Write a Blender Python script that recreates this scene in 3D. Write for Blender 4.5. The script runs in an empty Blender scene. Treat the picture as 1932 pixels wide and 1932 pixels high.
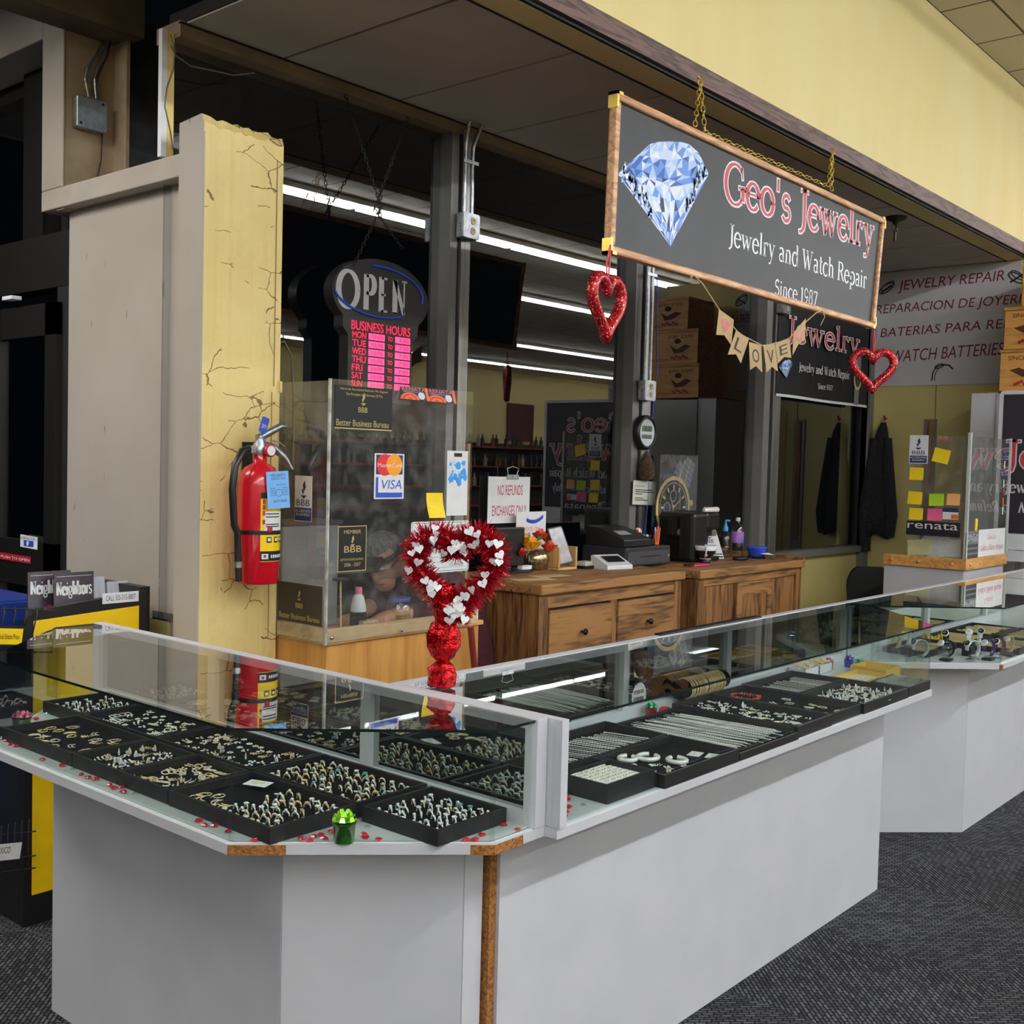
import bpy, math, random
from mathutils import Matrix, Vector
random.seed(7)
SC = bpy.context.scene
COL = SC.collection
# ------------------------------------------------------------------ camera
H = 1.55
F = 2112.11
RR = ((0.651090929, -0.758551487, 0.026081472), (-0.016439465, -0.048448791, -0.998690372), (0.758821683, 0.649809476, -0.044014749))
cam = bpy.data.cameras.new('camera'); cam.sensor_width = 36; cam.lens = 36 * F / 1932; cam.clip_start = .05; cam.clip_end = 200
camo = bpy.data.objects.new('camera', cam); COL.objects.link(camo)
r_, d_, f_ = [Vector(v) for v in RR]
camo.matrix_world = Matrix(((r_.x, -d_.x, -f_.x, 0), (r_.y, -d_.y, -f_.y, 0), (r_.z, -d_.z, -f_.z, H), (0, 0, 0, 1)))
SC.camera = camo
# ------------------------------------------------------------------ world and exposure
w = bpy.data.worlds.new('night'); SC.world = w; w.use_nodes = True
w.node_tree.nodes['Background'].inputs[0].default_value = (.05, .06, .08, 1)
w.node_tree.nodes['Background'].inputs[1].default_value = .02
SC.view_settings.view_transform = 'Standard'; SC.view_settings.look = 'None'
SC.view_settings.gamma = 1; SC.view_settings.use_curve_mapping = False
SC.view_settings.exposure = 0.45
SC.cycles.transparent_max_bounces = 40
SC.cycles.max_bounces = 10; SC.cycles.diffuse_bounces = 4; SC.cycles.glossy_bounces = 6
TUBE = 44.0       # strength of the fluorescent tubes

la = bpy.data.lights.new('lobby_fill', 'AREA'); la.shape = 'RECTANGLE'; la.size = 1.4; la.size_y = 3.0; la.energy = 75; la.color = (1, .98, .95)  # unseen area light without a fixture, added to brighten the left wall
lo_ = bpy.data.objects.new('lobby_fill', la); COL.objects.link(lo_); lo_.location = (.2, 4.4, 3.4)

def P(px, py, ax, val):
    """the point where the sight line through pixel (px, py) meets the plane ax = val"""
    x, y = px - 966, py - 966
    d = [x * RR[0][i] + y * RR[1][i] + F * RR[2][i] for i in range(3)]
    i = 'XYZ'.index(ax); o = (0, 0, H); t = (val - o[i]) / d[i]
    return Vector((d[0] * t, d[1] * t, H + d[2] * t))

# ------------------------------------------------------------------ materials
def lin(c):
    return tuple(((v / 255 / 12.92) if v / 255 <= .04045 else ((v / 255 + .055) / 1.055) ** 2.4) for v in c[:3])
MATS = {}
def mat(name, c, rough=.5, metal=0., c2=None, scale=20., bump=0., spec=.5, emit=None, es=0., detail=3., stretch=None, lo=.35, hi=.65, coat=0.):
    """principled surface with a little procedural mottling (c to c2) and optional bump"""
    if name in MATS: return MATS[name]
    m = bpy.data.materials.new(name); m.use_nodes = True
    nt = m.node_tree; b = nt.nodes['Principled BSDF']
    b.inputs['Roughness'].default_value = rough; b.inputs['Metallic'].default_value = metal
    b.inputs['Specular IOR Level'].default_value = spec
    if coat: b.inputs['Coat Weight'].default_value = coat; b.inputs['Coat Roughness'].default_value = .05
    tc = nt.nodes.new('ShaderNodeTexCoord'); n = nt.nodes.new('ShaderNodeTexNoise')
    n.inputs['Scale'].default_value = scale; n.inputs['Detail'].default_value = detail
    src = tc.outputs['Object']
    if stretch:
        mp = nt.nodes.new('ShaderNodeMapping'); mp.inputs['Scale'].default_value = stretch
        nt.links.new(src, mp.inputs[0]); src = mp.outputs[0]
    nt.links.new(src, n.inputs['Vector'])
    r = nt.nodes.new('ShaderNodeValToRGB')
    a = lin(c); z = lin(c2) if c2 else tuple(min(1, v * 1.06) for v in a)
    r.color_ramp.elements[0].color = (*a, 1); r.color_ramp.elements[1].color = (*z, 1)
    r.color_ramp.elements[0].position = lo; r.color_ramp.elements[1].position = hi
    nt.links.new(n.outputs[0], r.inputs[0]); nt.links.new(r.outputs[0], b.inputs['Base Color'])
    if bump:
        bp = nt.nodes.new('ShaderNodeBump'); bp.inputs['Strength'].default_value = bump; bp.inputs['Distance'].default_value = .01
        nt.links.new(n.outputs[0], bp.inputs['Height']); nt.links.new(bp.outputs[0], b.inputs['Normal'])
    if es:
        b.inputs['Emission Color'].default_value = (*lin(emit or c), 1); b.inputs['Emission Strength'].default_value = es
    MATS[name] = m
    return m

def glass(name, tint=(1, 1, 1), k=1.7, base=0., rough=0., dirt=0.):
    """thin pane: straight-through transparency mixed with a Fresnel reflection on the outward faces"""
    m = bpy.data.materials.new(name); m.use_nodes = True; nt = m.node_tree; nt.nodes.clear()
    o = nt.nodes.new('ShaderNodeOutputMaterial'); t = nt.nodes.new('ShaderNodeBsdfTransparent'); g = nt.nodes.new('ShaderNodeBsdfGlossy')
    t.inputs[0].default_value = (*tint, 1); g.inputs[0].default_value = (1, 1, 1, 1); g.inputs['Roughness'].default_value = rough
    fr = nt.nodes.new('ShaderNodeFresnel'); fr.inputs[0].default_value = 1.5
    ge = nt.nodes.new('ShaderNodeNewGeometry')
    mu = nt.nodes.new('ShaderNodeMath'); mu.operation = 'MULTIPLY_ADD'; mu.inputs[1].default_value = k; mu.inputs[2].default_value = base; mu.use_clamp = True
    nt.links.new(fr.outputs[0], mu.inputs[0])
    inv = nt.nodes.new('ShaderNodeMath'); inv.operation = 'SUBTRACT'; inv.inputs[0].default_value = 1
    nt.links.new(ge.outputs['Backfacing'], inv.inputs[1])
    m2 = nt.nodes.new('ShaderNodeMath'); m2.operation = 'MULTIPLY'
    nt.links.new(mu.outputs[0], m2.inputs[0]); nt.links.new(inv.outputs[0], m2.inputs[1])
    mx = nt.nodes.new('ShaderNodeMixShader')
    nt.links.new(m2.outputs[0], mx.inputs[0]); nt.links.new(t.outputs[0], mx.inputs[1]); nt.links.new(g.outputs[0], mx.inputs[2])
    out = mx.outputs[0]
    if dirt:
        tc = nt.nodes.new('ShaderNodeTexCoord'); n = nt.nodes.new('ShaderNodeTexNoise'); n.inputs['Scale'].default_value = 14; n.inputs['Detail'].default_value = 6
        nt.links.new(tc.outputs['Object'], n.inputs['Vector'])
        mr = nt.nodes.new('ShaderNodeMapRange'); mr.inputs[1].default_value = .45; mr.inputs[2].default_value = .8; mr.inputs[3].default_value = dirt * .4; mr.inputs[4].default_value = dirt * 2
        nt.links.new(n.outputs[0], mr.inputs[0])
        df = nt.nodes.new('ShaderNodeBsdfDiffuse'); df.inputs[0].default_value = (.8, .8, .78, 1)
        mx2 = nt.nodes.new('ShaderNodeMixShader'); nt.links.new(mr.outputs[0], mx2.inputs[0]); nt.links.new(out, mx2.inputs[1]); nt.links.new(df.outputs[0], mx2.inputs[2])
        out = mx2.outputs[0]
    nt.links.new(out, o.inputs[0]); MATS[name] = m
    return m

def wood(name, dark, light, scale=6., axis=0, rough=.55, dist=6., lo=.2, hi=.8):
    """grained timber, grain running along the given axis"""
    m = bpy.data.materials.new(name); m.use_nodes = True; nt = m.node_tree; b = nt.nodes['Principled BSDF']; b.inputs['Roughness'].default_value = rough
    tc = nt.nodes.new('ShaderNodeTexCoord'); mp = nt.nodes.new('ShaderNodeMapping')
    s = [scale * 1.6] * 3; s[axis] = scale * .16; mp.inputs['Scale'].default_value = s
    nt.links.new(tc.outputs['Object'], mp.inputs[0])
    n = nt.nodes.new('ShaderNodeTexNoise'); n.inputs['Scale'].default_value = 1.3; n.inputs['Detail'].default_value = 3; n.inputs['Distortion'].default_value = .6
    nt.links.new(mp.outputs[0], n.inputs['Vector'])
    ml = nt.nodes.new('ShaderNodeMath'); ml.operation = 'MULTIPLY'; ml.inputs[1].default_value = dist; nt.links.new(n.outputs[0], ml.inputs[0])
    fr = nt.nodes.new('ShaderNodeMath'); fr.operation = 'PINGPONG'; fr.inputs[1].default_value = .5; nt.links.new(ml.outputs[0], fr.inputs[0])
    n2 = nt.nodes.new('ShaderNodeTexNoise'); n2.inputs['Scale'].default_value = 9; n2.inputs['Detail'].default_value = 4; nt.links.new(mp.outputs[0], n2.inputs['Vector'])
    ad = nt.nodes.new('ShaderNodeMath'); ad.operation = 'MULTIPLY_ADD'; ad.inputs[1].default_value = 1.1; nt.links.new(fr.outputs[0], ad.inputs[0]); nt.links.new(n2.outputs[0], ad.inputs[2])
    r = nt.nodes.new('ShaderNodeValToRGB'); r.color_ramp.elements[0].position = lo + .2; r.color_ramp.elements[1].position = hi + .15
    r.color_ramp.elements[0].color = (*lin(dark), 1); r.color_ramp.elements[1].color = (*lin(light), 1)
    nt.links.new(ad.outputs[0], r.inputs[0]); nt.links.new(r.outputs[0], b.inputs['Base Color'])
    MATS[name] = m
    return m

# ------------------------------------------------------------------ mesh building
class MB:
    def __init__(s, M=None): s.v = []; s.f = []; s.m = []; s.s = []; s.M = M or Matrix()
    def add(s, vs, fs, mi=0, smooth=False):
        o = len(s.v)
        s.v += [tuple(s.M @ Vector(p)) for p in vs]
        for f in fs: s.f.append([o + i for i in f]); s.m.append(mi); s.s.append(smooth)
        return s
    def bx(s, x0, x1, y0, y1, z0, z1, mi=0):
        return s.add([(x0,y0,z0),(x1,y0,z0),(x1,y1,z0),(x0,y1,z0),(x0,y0,z1),(x1,y0,z1),(x1,y1,z1),(x0,y1,z1)],
                     [(3,2,1,0),(4,5,6,7),(0,1,5,4),(1,2,6,5),(2,3,7,6),(3,0,4,7)], mi)
    def prism(s, pts, z0, z1, mi=0, side=None, smooth=False):
        n = len(pts)
        a = sum(pts[i][0]*pts[(i+1)%n][1]-pts[(i+1)%n][0]*pts[i][1] for i in range(n))
        if a < 0: pts = pts[::-1]
        vs = [(p[0], p[1], z0) for p in pts] + [(p[0], p[1], z1) for p in pts]
        s.add(vs, [tuple(range(n-1,-1,-1)), tuple(range(n, 2*n))], mi)
        return s.add(vs, [(i,(i+1)%n,n+(i+1)%n,n+i) for i in range(n)], mi if side is None else side, smooth)
    def tube(s, path, r, n=8, closed=False, mi=0, smooth=True, caps=True):
        path = [Vector(p) for p in path]; k = len(path); rs = r if isinstance(r, (list, tuple)) else [r] * k
        vs = []; up = None
        for i, p in enumerate(path):
            if closed: t = path[(i+1) % k] - path[i-1]
            else: t = path[min(i+1, k-1)] - path[max(i-1, 0)]
            if t.length < 1e-9: t = Vector((0,0,1))
            t.normalize()
            if up is None:
                up = Vector((0,0,1)) if abs(t.z) < .9 else Vector((1,0,0))
            u = up - t * up.dot(t)
            if u.length < 1e-6: u = t.orthogonal()
            u.normalize(); up = u; w_ = t.cross(u)
            for j in range(n):
                a = 2*math.pi*j/n; vs.append(p + (u*math.cos(a) + w_*math.sin(a)) * rs[i])
        fs = []
        for i in range(k if closed else k-1):
            for j in range(n):
                a = i*n+j; b = i*n+(j+1) % n; c = ((i+1) % k)*n+(j+1) % n; d = ((i+1) % k)*n+j
                fs.append((a, b, c, d))
        s.add(vs, fs, mi, smooth)
        if caps and not closed:
            s.add(vs, [tuple(range(n-1,-1,-1)), tuple(range((k-1)*n, k*n))], mi)
        return s
    def lathe(s, prof, n=20, mi=0, c=(0,0,0), smooth=True, sx=1, sy=1):
        vs = [(c[0]+r*math.cos(2*math.pi*j/n)*sx, c[1]+r*math.sin(2*math.pi*j/n)*sy, c[2]+z) for r, z in prof for j in range(n)]
        fs = [(i*n+j, i*n+(j+1) % n, (i+1)*n+(j+1) % n, (i+1)*n+j) for i in range(len(prof)-1) for j in range(n)]
        s.add(vs, fs, mi, smooth)
        caps = []
        if prof[0][0] > 1e-6: caps.append(tuple(range(n-1,-1,-1)))
        if prof[-1][0] > 1e-6: caps.append(tuple(range((len(prof)-1)*n, len(prof)*n)))
        if caps: s.add(vs, caps, mi)
        return s
    def ball(s, c, r, n=10, k=7, mi=0, sc=(1,1,1)):
        pr = [(math.sin(math.pi*i/k)*r, -math.cos(math.pi*i/k)*r*sc[2]) for i in range(k+1)]
        return s.lathe(pr, n, mi, c, True, sc[0], sc[1])
    def poly(s, pts, z=0., mi=0):
        """flat filled outline in the local xy plane"""
        a = sum(pts[i][0]*pts[(i+1)%len(pts)][1]-pts[(i+1)%len(pts)][0]*pts[i][1] for i in range(len(pts)))
        if a < 0: pts = pts[::-1]
        return s.add([(p[0], p[1], z) for p in pts], [tuple(range(len(pts)))], mi)
    def text(s, t, x0, y0, x1, y1, z=0., mi=0, shear=0., ex=0.):
        """sans lettering fitted to the box x0..x1, y0..y1 of the local xy plane"""
        vs, fs = glyphs(t)
        xs = [v[0] for v in vs]; ys = [v[1] for v in vs]
        if not xs: return s
        a, b, c, d = min(xs), max(xs), min(ys), max(ys)
        kx = (x1-x0)/max(b-a, 1e-6); ky = (y1-y0)/max(d-c, 1e-6)
        return s.add([(x0+(v[0]-a)*kx+shear*(v[1]-c)*ky, y0+(v[1]-c)*ky, z) for v in vs], fs, mi)
    def serif(s, t, x0, y0, x1, cap, z=0., mi=0, extra=0., thick=.15, thin=.05, shear=0.):
        """roman lettering, baseline y0, capital height cap, stretched to x0..x1"""
        st, W = serif_strokes(t); kx = (x1-x0)/W
        for pts, wd in st:
            q = [Vector((p[0]*kx/cap, p[1])) for p in pts]
            for i in range(len(q)-1):
                a, b = q[i], q[i+1]; d = b-a
                if d.length < 1e-6: continue
                d.normalize()
                def wid(e):
                    return (wd if wd else thin + (thick-thin)*abs(e.y)**1.3)/2 + extra
                dp = (q[i]-q[i-1]).normalized() if i else d
                dn = (q[i+2]-q[i+1]).normalized() if i+2 < len(q) else d
                e0 = (dp+d); e1 = (dn+d)
                e0 = e0.normalized() if e0.length > .1 else d
                e1 = e1.normalized() if e1.length > .1 else d
                n0 = Vector((-e0.y, e0.x))*wid(e0); n1 = Vector((-e1.y, e1.x))*wid(e1)
                aa = a - (d*extra if i == 0 else d*0); bb = b + (d*extra if i+2 == len(q) else d*0)
                c = [aa-n0, bb-n1, bb+n1, aa+n0]
                s.add([(x0+(p.x+shear*p.y)*cap, y0+p.y*cap, z) for p in c], [(0,1,2,3)], mi)
        return s

_G = {}
def glyphs(t):
    if t in _G: return _G[t]
    cu = bpy.data.curves.new('lettering', 'FONT'); cu.body = t; cu.resolution_u = 3
    ob = bpy.data.objects.new('lettering', cu); COL.objects.link(ob)
    me = ob.to_mesh(); r = ([tuple(v.co) for v in me.vertices], [tuple(p.vertices) for p in me.polygons])
    ob.to_mesh_clear(); bpy.data.objects.remove(ob); bpy.data.curves.remove(cu)
    _G[t] = r
    return r

def arc(cx, cy, rx, ry, a0, a1, n=14):
    return [(cx+rx*math.cos(math.radians(a0+(a1-a0)*i/n)), cy+ry*math.sin(math.radians(a0+(a1-a0)*i/n))) for i in range(n+1)]
def _st(x, y0, y1, a=.12):      # stem with slab feet
    return [([(x, y0), (x, y1)], 0)]
def _sf(x0, x1, y): return [([(x0, y), (x1, y)], .055)]
def _ln(x0, y0, x1, y1, w_): return [([(x0, y0), (x1, y1)], w_)]
TK, TN = .14, .055
SER = {
 'G': (.9, [(arc(.46,.49,.4,.51,52,308), 0), ([(.79,.44),(.79,.12)], 0)] + _sf(.62,.95,.44) + _ln(.74,.92,.77,.68,.05)),
 'e': (.62, [(arc(.32,.33,.26,.345,5,322), 0)] + _ln(.1,.38,.56,.38,.05)),
 'o': (.68, [(arc(.34,.33,.27,.345,0,360,20), 0)]),
 "'": (.26, _ln(.13,1.03,.13,.72,.11)),
 's': (.52, [(arc(.26,.5,.16,.175,25,265)[:-1] + arc(.26,.165,.18,.175,80,-155), .1)]),
 'J': (.46, [([(.3,1),(.3,.15),(.26,-.05),(.16,-.16),(.04,-.18)], 0)] + _sf(.12,.48,.97)),
 'w': (.98, _ln(.12,.66,.3,0,TK)+_ln(.3,0,.48,.6,TN)+_ln(.46,.66,.66,0,TK)+_ln(.66,0,.85,.66,TN)+_sf(0,.24,.65)+_sf(.36,.56,.65)+_sf(.74,.96,.65)),
 'l': (.34, _st(.17,0,1.06)+_sf(.04,.3,.02)+_ln(.06,1.0,.17,1.05,.06)),
 'r': (.5, _st(.17,0,.66)+[(arc(.36,.42,.19,.24,180,60,8), .07)]+[([(.4,.6),(.47,.56)], .12)]+_sf(.04,.32,.02)),
 'y': (.66, _ln(.13,.66,.34,.04,TK)+_ln(.56,.66,.26,-.22,TN)+[([(.28,-.18),(.2,-.28),(.08,-.28)], .08)]+_sf(.02,.25,.65)+_sf(.45,.66,.65)),
 'a': (.6, [(arc(.26,.5,.18,.17,150,0,8)+[(.44,.4),(.44,.06),(.56,.02)], 0), (arc(.27,.19,.18,.185,70,345,12), .09)]),
 'n': (.7, _st(.16,0,.66)+[(arc(.34,.42,.18,.24,160,0,9)+[(.52,.3),(.52,0)], 0)]+_sf(.03,.3,.02)+_sf(.39,.66,.02)),
 'd': (.7, [(arc(.3,.33,.24,.345,20,340,16), 0)]+_st(.54,0,1.06)+_ln(.42,1.02,.54,1.05,.06)+_ln(.54,.03,.66,.03,.06)),
 'W': (1.2, _ln(.14,1,.38,0,TK)+_ln(.38,0,.6,.92,TN)+_ln(.54,1,.8,0,TK)+_ln(.8,0,1.04,1,TN)+_sf(0,.28,.98)+_sf(.42,.66,.98)+_sf(.92,1.18,.98)),
 't': (.44, [([(.2,.9),(.2,.12),(.28,.02),(.4,.06)], 0)]+_ln(.05,.66,.4,.66,.055)),
 'c': (.58, [(arc(.32,.33,.26,.345,45,315), 0)]),
 'h': (.7, _st(.16,0,1.06)+[(arc(.34,.42,.18,.24,160,0,9)+[(.52,.3),(.52,0)], 0)]+_sf(.03,.3,.02)+_sf(.39,.66,.02)+_ln(.05,1.02,.16,1.05,.06)),
 'R': (.82, _st(.2,0,1)+[([(.2,.97),(.4,.97)]+arc(.42,.745,.22,.225,90,-90,10)+[(.2,.52)], 0)]+_ln(.42,.52,.74,.02,TK)+_sf(.05,.36,.02)+_sf(.66,.84,.02)+_sf(.05,.2,.98)),
 'p': (.7, _st(.17,-.3,.66)+[(arc(.38,.33,.24,.345,160,-160,16), 0)]+_sf(.04,.32,-.28)+_ln(.05,.62,.17,.65,.06)),
 'i': (.34, _st(.17,0,.66)+_ln(.1,.9,.24,.9,.13)+_sf(.04,.3,.02)+_ln(.06,.62,.17,.65,.06)),
 'S': (.62, [(arc(.32,.74,.21,.24,30,265)[:-1]+arc(.32,.26,.23,.26,80,-155), .12)]),
 '1': (.5, _st(.27,0,1)+_sf(.1,.44,.02)+_ln(.1,.88,.27,.98,.06)),
 '9': (.62, [(arc(.31,.68,.22,.3,0,360,18), .09), ([(.53,.7),(.5,.35),(.38,.08),(.18,0)], .09)]),
 '8': (.62, [(arc(.31,.74,.18,.24,0,360,18), .09), (arc(.31,.26,.22,.26,0,360,18), .1)]),
 '7': (.6, _ln(.08,.95,.54,.95,.09)+_ln(.54,.95,.24,0,.12)+_ln(.08,.95,.08,.76,.05)),
 'N': (.92, _st(.2,0,1)+_ln(.2,.98,.74,.02,TK)+_ln(.74,0,.74,1,TN)+_sf(.04,.34,.02)+_sf(.6,.9,.98)+_sf(.04,.2,.98)),
 'g': (.62, [(arc(.3,.42,.2,.24,0,360,16), .09), (arc(.3,-.12,.24,.16,0,360,16), .08)]+_ln(.2,.2,.16,.08,.08)+_ln(.44,.58,.6,.64,.06)),
 'b': (.7, _st(.16,0,1.06)+[(arc(.38,.33,.24,.345,160,-160,16), 0)]+_ln(.04,1.02,.16,1.05,.06)),
 'f': (.44, [([(.2,0),(.2,.85)]+arc(.34,.85,.14,.18,180,50,6), 0)]+_ln(.05,.66,.4,.66,.055)+_sf(.06,.36,.02)),
 'u': (.7, [([(.16,.66),(.16,.25)]+arc(.33,.22,.17,.21,180,340,8), 0)]+_st(.52,0,.66)+_sf(.04,.18,.65)+_sf(.4,.54,.65)+_ln(.52,.03,.64,.03,.06)),
 'E': (.7, _st(.2,0,1)+_ln(.2,.97,.62,.97,.06)+_ln(.2,.5,.52,.5,.06)+_ln(.2,.03,.64,.03,.06)),
 'x': (.66, _ln(.1,.66,.56,0,TK)+_ln(.56,.66,.1,0,TN)),
 'O': (.95, [(arc(.47,.49,.4,.51,0,360,24), 0)]),
 'P': (.72, _st(.2,0,1)+[([(.2,.97),(.4,.97)]+arc(.42,.72,.22,.25,90,-90,10)+[(.2,.47)], 0)]),
 '-': (.4, _ln(.06,.34,.34,.34,.08)),
 'k': (.7, _st(.16,0,1.06)+_ln(.18,.3,.5,.64,TN)+_ln(.28,.4,.6,.02,TK)),
}
def serif_strokes(t):
    out = []; x = 0
    for ch in t:
        if ch == ' ': x += .34; continue
        wd, st = SER.get(ch, SER['o'])
        for pts, w_ in st: out.append(([(p[0]+x, p[1]) for p in pts], w_))
        x += wd + .02
    return out, x

def tag(o, label=None, cat=None, group=None, kind=None):
    if label: o['label'] = label
    if cat: o['category'] = cat
    if group: o['group'] = group
    if kind: o['kind'] = kind
    return o
def thing(name, label, cat, loc, group=None):
    o = bpy.data.objects.new(name, None); o.empty_display_size = .05; COL.objects.link(o); o.location = loc
    return tag(o, label, cat, group)
def wloc(o):
    p = Vector((0,0,0))
    while o is not None: p = p + o.location; o = o.parent
    return p
def build(mb, name, mats, parent=None, label=None, cat=None, group=None, kind=None, bevel=0., origin=None, seg=2):
    me = bpy.data.meshes.new(name)
    vs = mb.v
    if parent is not None: o = wloc(parent)
    elif origin is not None: o = Vector(origin)
    elif kind == 'structure': o = Vector((0,0,0))
    else:
        xs = [v[0] for v in vs]; ys = [v[1] for v in vs]; zs = [v[2] for v in vs]
        o = Vector(((min(xs)+max(xs))/2, (min(ys)+max(ys))/2, min(zs)))
    if o.length: vs = [(v[0]-o.x, v[1]-o.y, v[2]-o.z) for v in vs]
    me.from_pydata(vs, [], mb.f)
    if not isinstance(mats, (list, tuple)): mats = [mats]
    for m in mats: me.materials.append(m)
    me.polygons.foreach_set('material_index', mb.m); me.polygons.foreach_set('use_smooth', mb.s)
    me.update()
    ob = bpy.data.objects.new(name, me); COL.objects.link(ob)
    if parent is not None: ob.parent = parent
    else: ob.location = o
    if bevel:
        b = ob.modifiers.new('bevel', 'BEVEL'); b.width = bevel; b.segments = seg; b.limit_method = 'ANGLE'; b.angle_limit = math.radians(40)
    return tag(ob, label, cat, group, kind)
def struct(mb, name, mats, parent=None, bevel=0.):
    return build(mb, name, mats, parent, kind='structure', bevel=bevel)
def dup(o, loc=None, rot=None, label=None, group=None, parent=None):
    c = o.copy(); COL.objects.link(c); c.parent = parent if parent is not None else o.parent
    if loc is not None: c.location = loc
    if rot is not None: c.rotation_euler = rot
    if label: c['label'] = label
    if group: c['group'] = group
    for ch in list(o.children): dup(ch, parent=c)
    return c
def fr(o, u, v):
    """matrix whose local x runs along u, local y along v and local z out of the surface"""
    u = Vector(u).normalized(); v = Vector(v).normalized(); n = u.cross(v)
    return Matrix(((u.x, v.x, n.x, o[0]), (u.y, v.y, n.y, o[1]), (u.z, v.z, n.z, o[2]), (0,0,0,1)))
def FY(y, x=0., z=0.): return fr((x, y, z), (1,0,0), (0,0,1))       # surface facing -Y: local x = X, local y = Z
def FX(x, y=0., z=0.): return fr((x, y, z), (0,-1,0), (0,0,1))      # surface facing -X: local x = -Y, local y = Z
def heart(cx, cy, s, n=24):
    pts = []
    for i in range(n):
        t = 2*math.pi*i/n
        pts.append((cx + s*.0312*16*math.sin(t)**3, cy + s*.0312*(13*math.cos(t)-5*math.cos(2*t)-2*math.cos(3*t)-math.cos(4*t))))
    return pts
def rrect(x0, y0, x1, y1, r, n=5):
    return (arc(x1-r, y1-r, r, r, 0, 90, n) + arc(x0+r, y1-r, r, r, 90, 180, n) + arc(x0+r, y0+r, r, r, 180, 270, n) + arc(x1-r, y0+r, r, r, 270, 360, n))
# ------------------------------------------------------------------ shared materials
M_white = mat('white_laminate', (202,202,206), .38, c2=(196,197,201), scale=5)
M_whiteg = mat('white_gloss', (222,222,224), .3)
M_paper = mat('paper', (226,226,226), .75)
M_black = mat('black_plastic', (24,23,23), .38)
M_blackm = mat('black_matt', (17,17,17), .7)
M_velvet = mat('black_velvet', (13,13,17), .95, spec=.15, scale=300, bump=.1)
M_tray = mat('tray_leatherette', (27,26,26), .5, scale=400, bump=.08)
M_steel = mat('galvanised_steel', (186,188,190), .35, .9, c2=(150,153,156), scale=40)
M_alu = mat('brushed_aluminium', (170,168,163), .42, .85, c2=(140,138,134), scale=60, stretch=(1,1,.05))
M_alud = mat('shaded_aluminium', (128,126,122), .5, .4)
M_gold = mat('gold', (242,212,150), .32, .3, c2=(250,226,170), scale=60)
M_pale = mat('pale_gold', (244,232,200), .3, .25)
M_silver = mat('silver', (246,245,240), .3, .25)
M_brass = mat('brass', (240,208,96), .28, .6)
M_stone = mat('clear_stone', (236,240,244), .08, .0, spec=1., coat=1.)
M_teal = mat('turquoise_stone', (70,160,165), .3, c2=(120,200,200), scale=200)
M_red = mat('gloss_red', (196,20,40), .25, coat=.5)
M_redp = mat('red_print', (178,30,48), .5)
M_signred = mat('sign_red', (204,66,78), .5)
M_navy = mat('navy_print', (28,48,96), .5)
M_blue = mat('blue_print', (40,80,190), .5)
M_sky = mat('sky_blue_paper', (120,180,240), .6)
M_yellow = mat('yellow_print', (246,206,0), .45)
M_post = mat('sticky_yellow', (250,214,20), .6)
M_oran = mat('orange_print', (245,110,40), .5)
M_goldp = mat('gold_print', (196,172,104), .45)
M_print = mat('black_print', (20,20,22), .6)
M_grey = mat('grey_print', (120,120,124), .6)
M_ylw = mat('yellow_plaster', (240,216,146), .7, c2=(232,206,132), scale=3, bump=.0)
M_beige = mat('beige_paint', (184,174,160), .65, c2=(172,161,147), scale=4)
M_tan = mat('tan_paint', (190,170,140), .75, c2=(150,128,100), scale=7, lo=.3, hi=.75)
M_dkf = mat('dark_bronze_frame', (22,21,20), .45)
M_glass = glass('window_glass_sheet', (.80,.82,.82), 2.0, .02)
M_cglass = glass('case_glass', (.93,.96,.95), 1.7, 0)
M_acry = glass('clear_acrylic', (.93,.94,.93), 1.5, .01, .02, .05)
M_edge = mat('green_glass_edge', (16,30,28), .12, spec=.8)
M_mirror = mat('mirror_door', (178,186,182), .03, 1.)
M_chip = mat('raw_particle_board', (176,120,58), .9, c2=(120,72,30), scale=140, bump=.3)
M_oak = wood('oak_veneer', (196,132,62), (226,172,98), 5, 0, .4, 4)
M_oakv = wood('oak_veneer_upright', (188,124,54), (214,156,82), 3, 2, .4, 3)
M_ashf = wood('sign_frame_wood', (176,120,78), (226,176,128), 10, 0, .4, 4)
M_rust = wood('rustic_pine', (66,40,22), (168,120,68), 6, 0, .6, 3.6, .12, .72)
M_rustv = wood('rustic_pine_upright', (58,34,18), (160,110,60), 6, 2, .6, 3.6, .15, .75)
M_dkwd = wood('dark_trim_wood', (62,42,38), (120,92,84), 9, 0, .5, 6)

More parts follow.
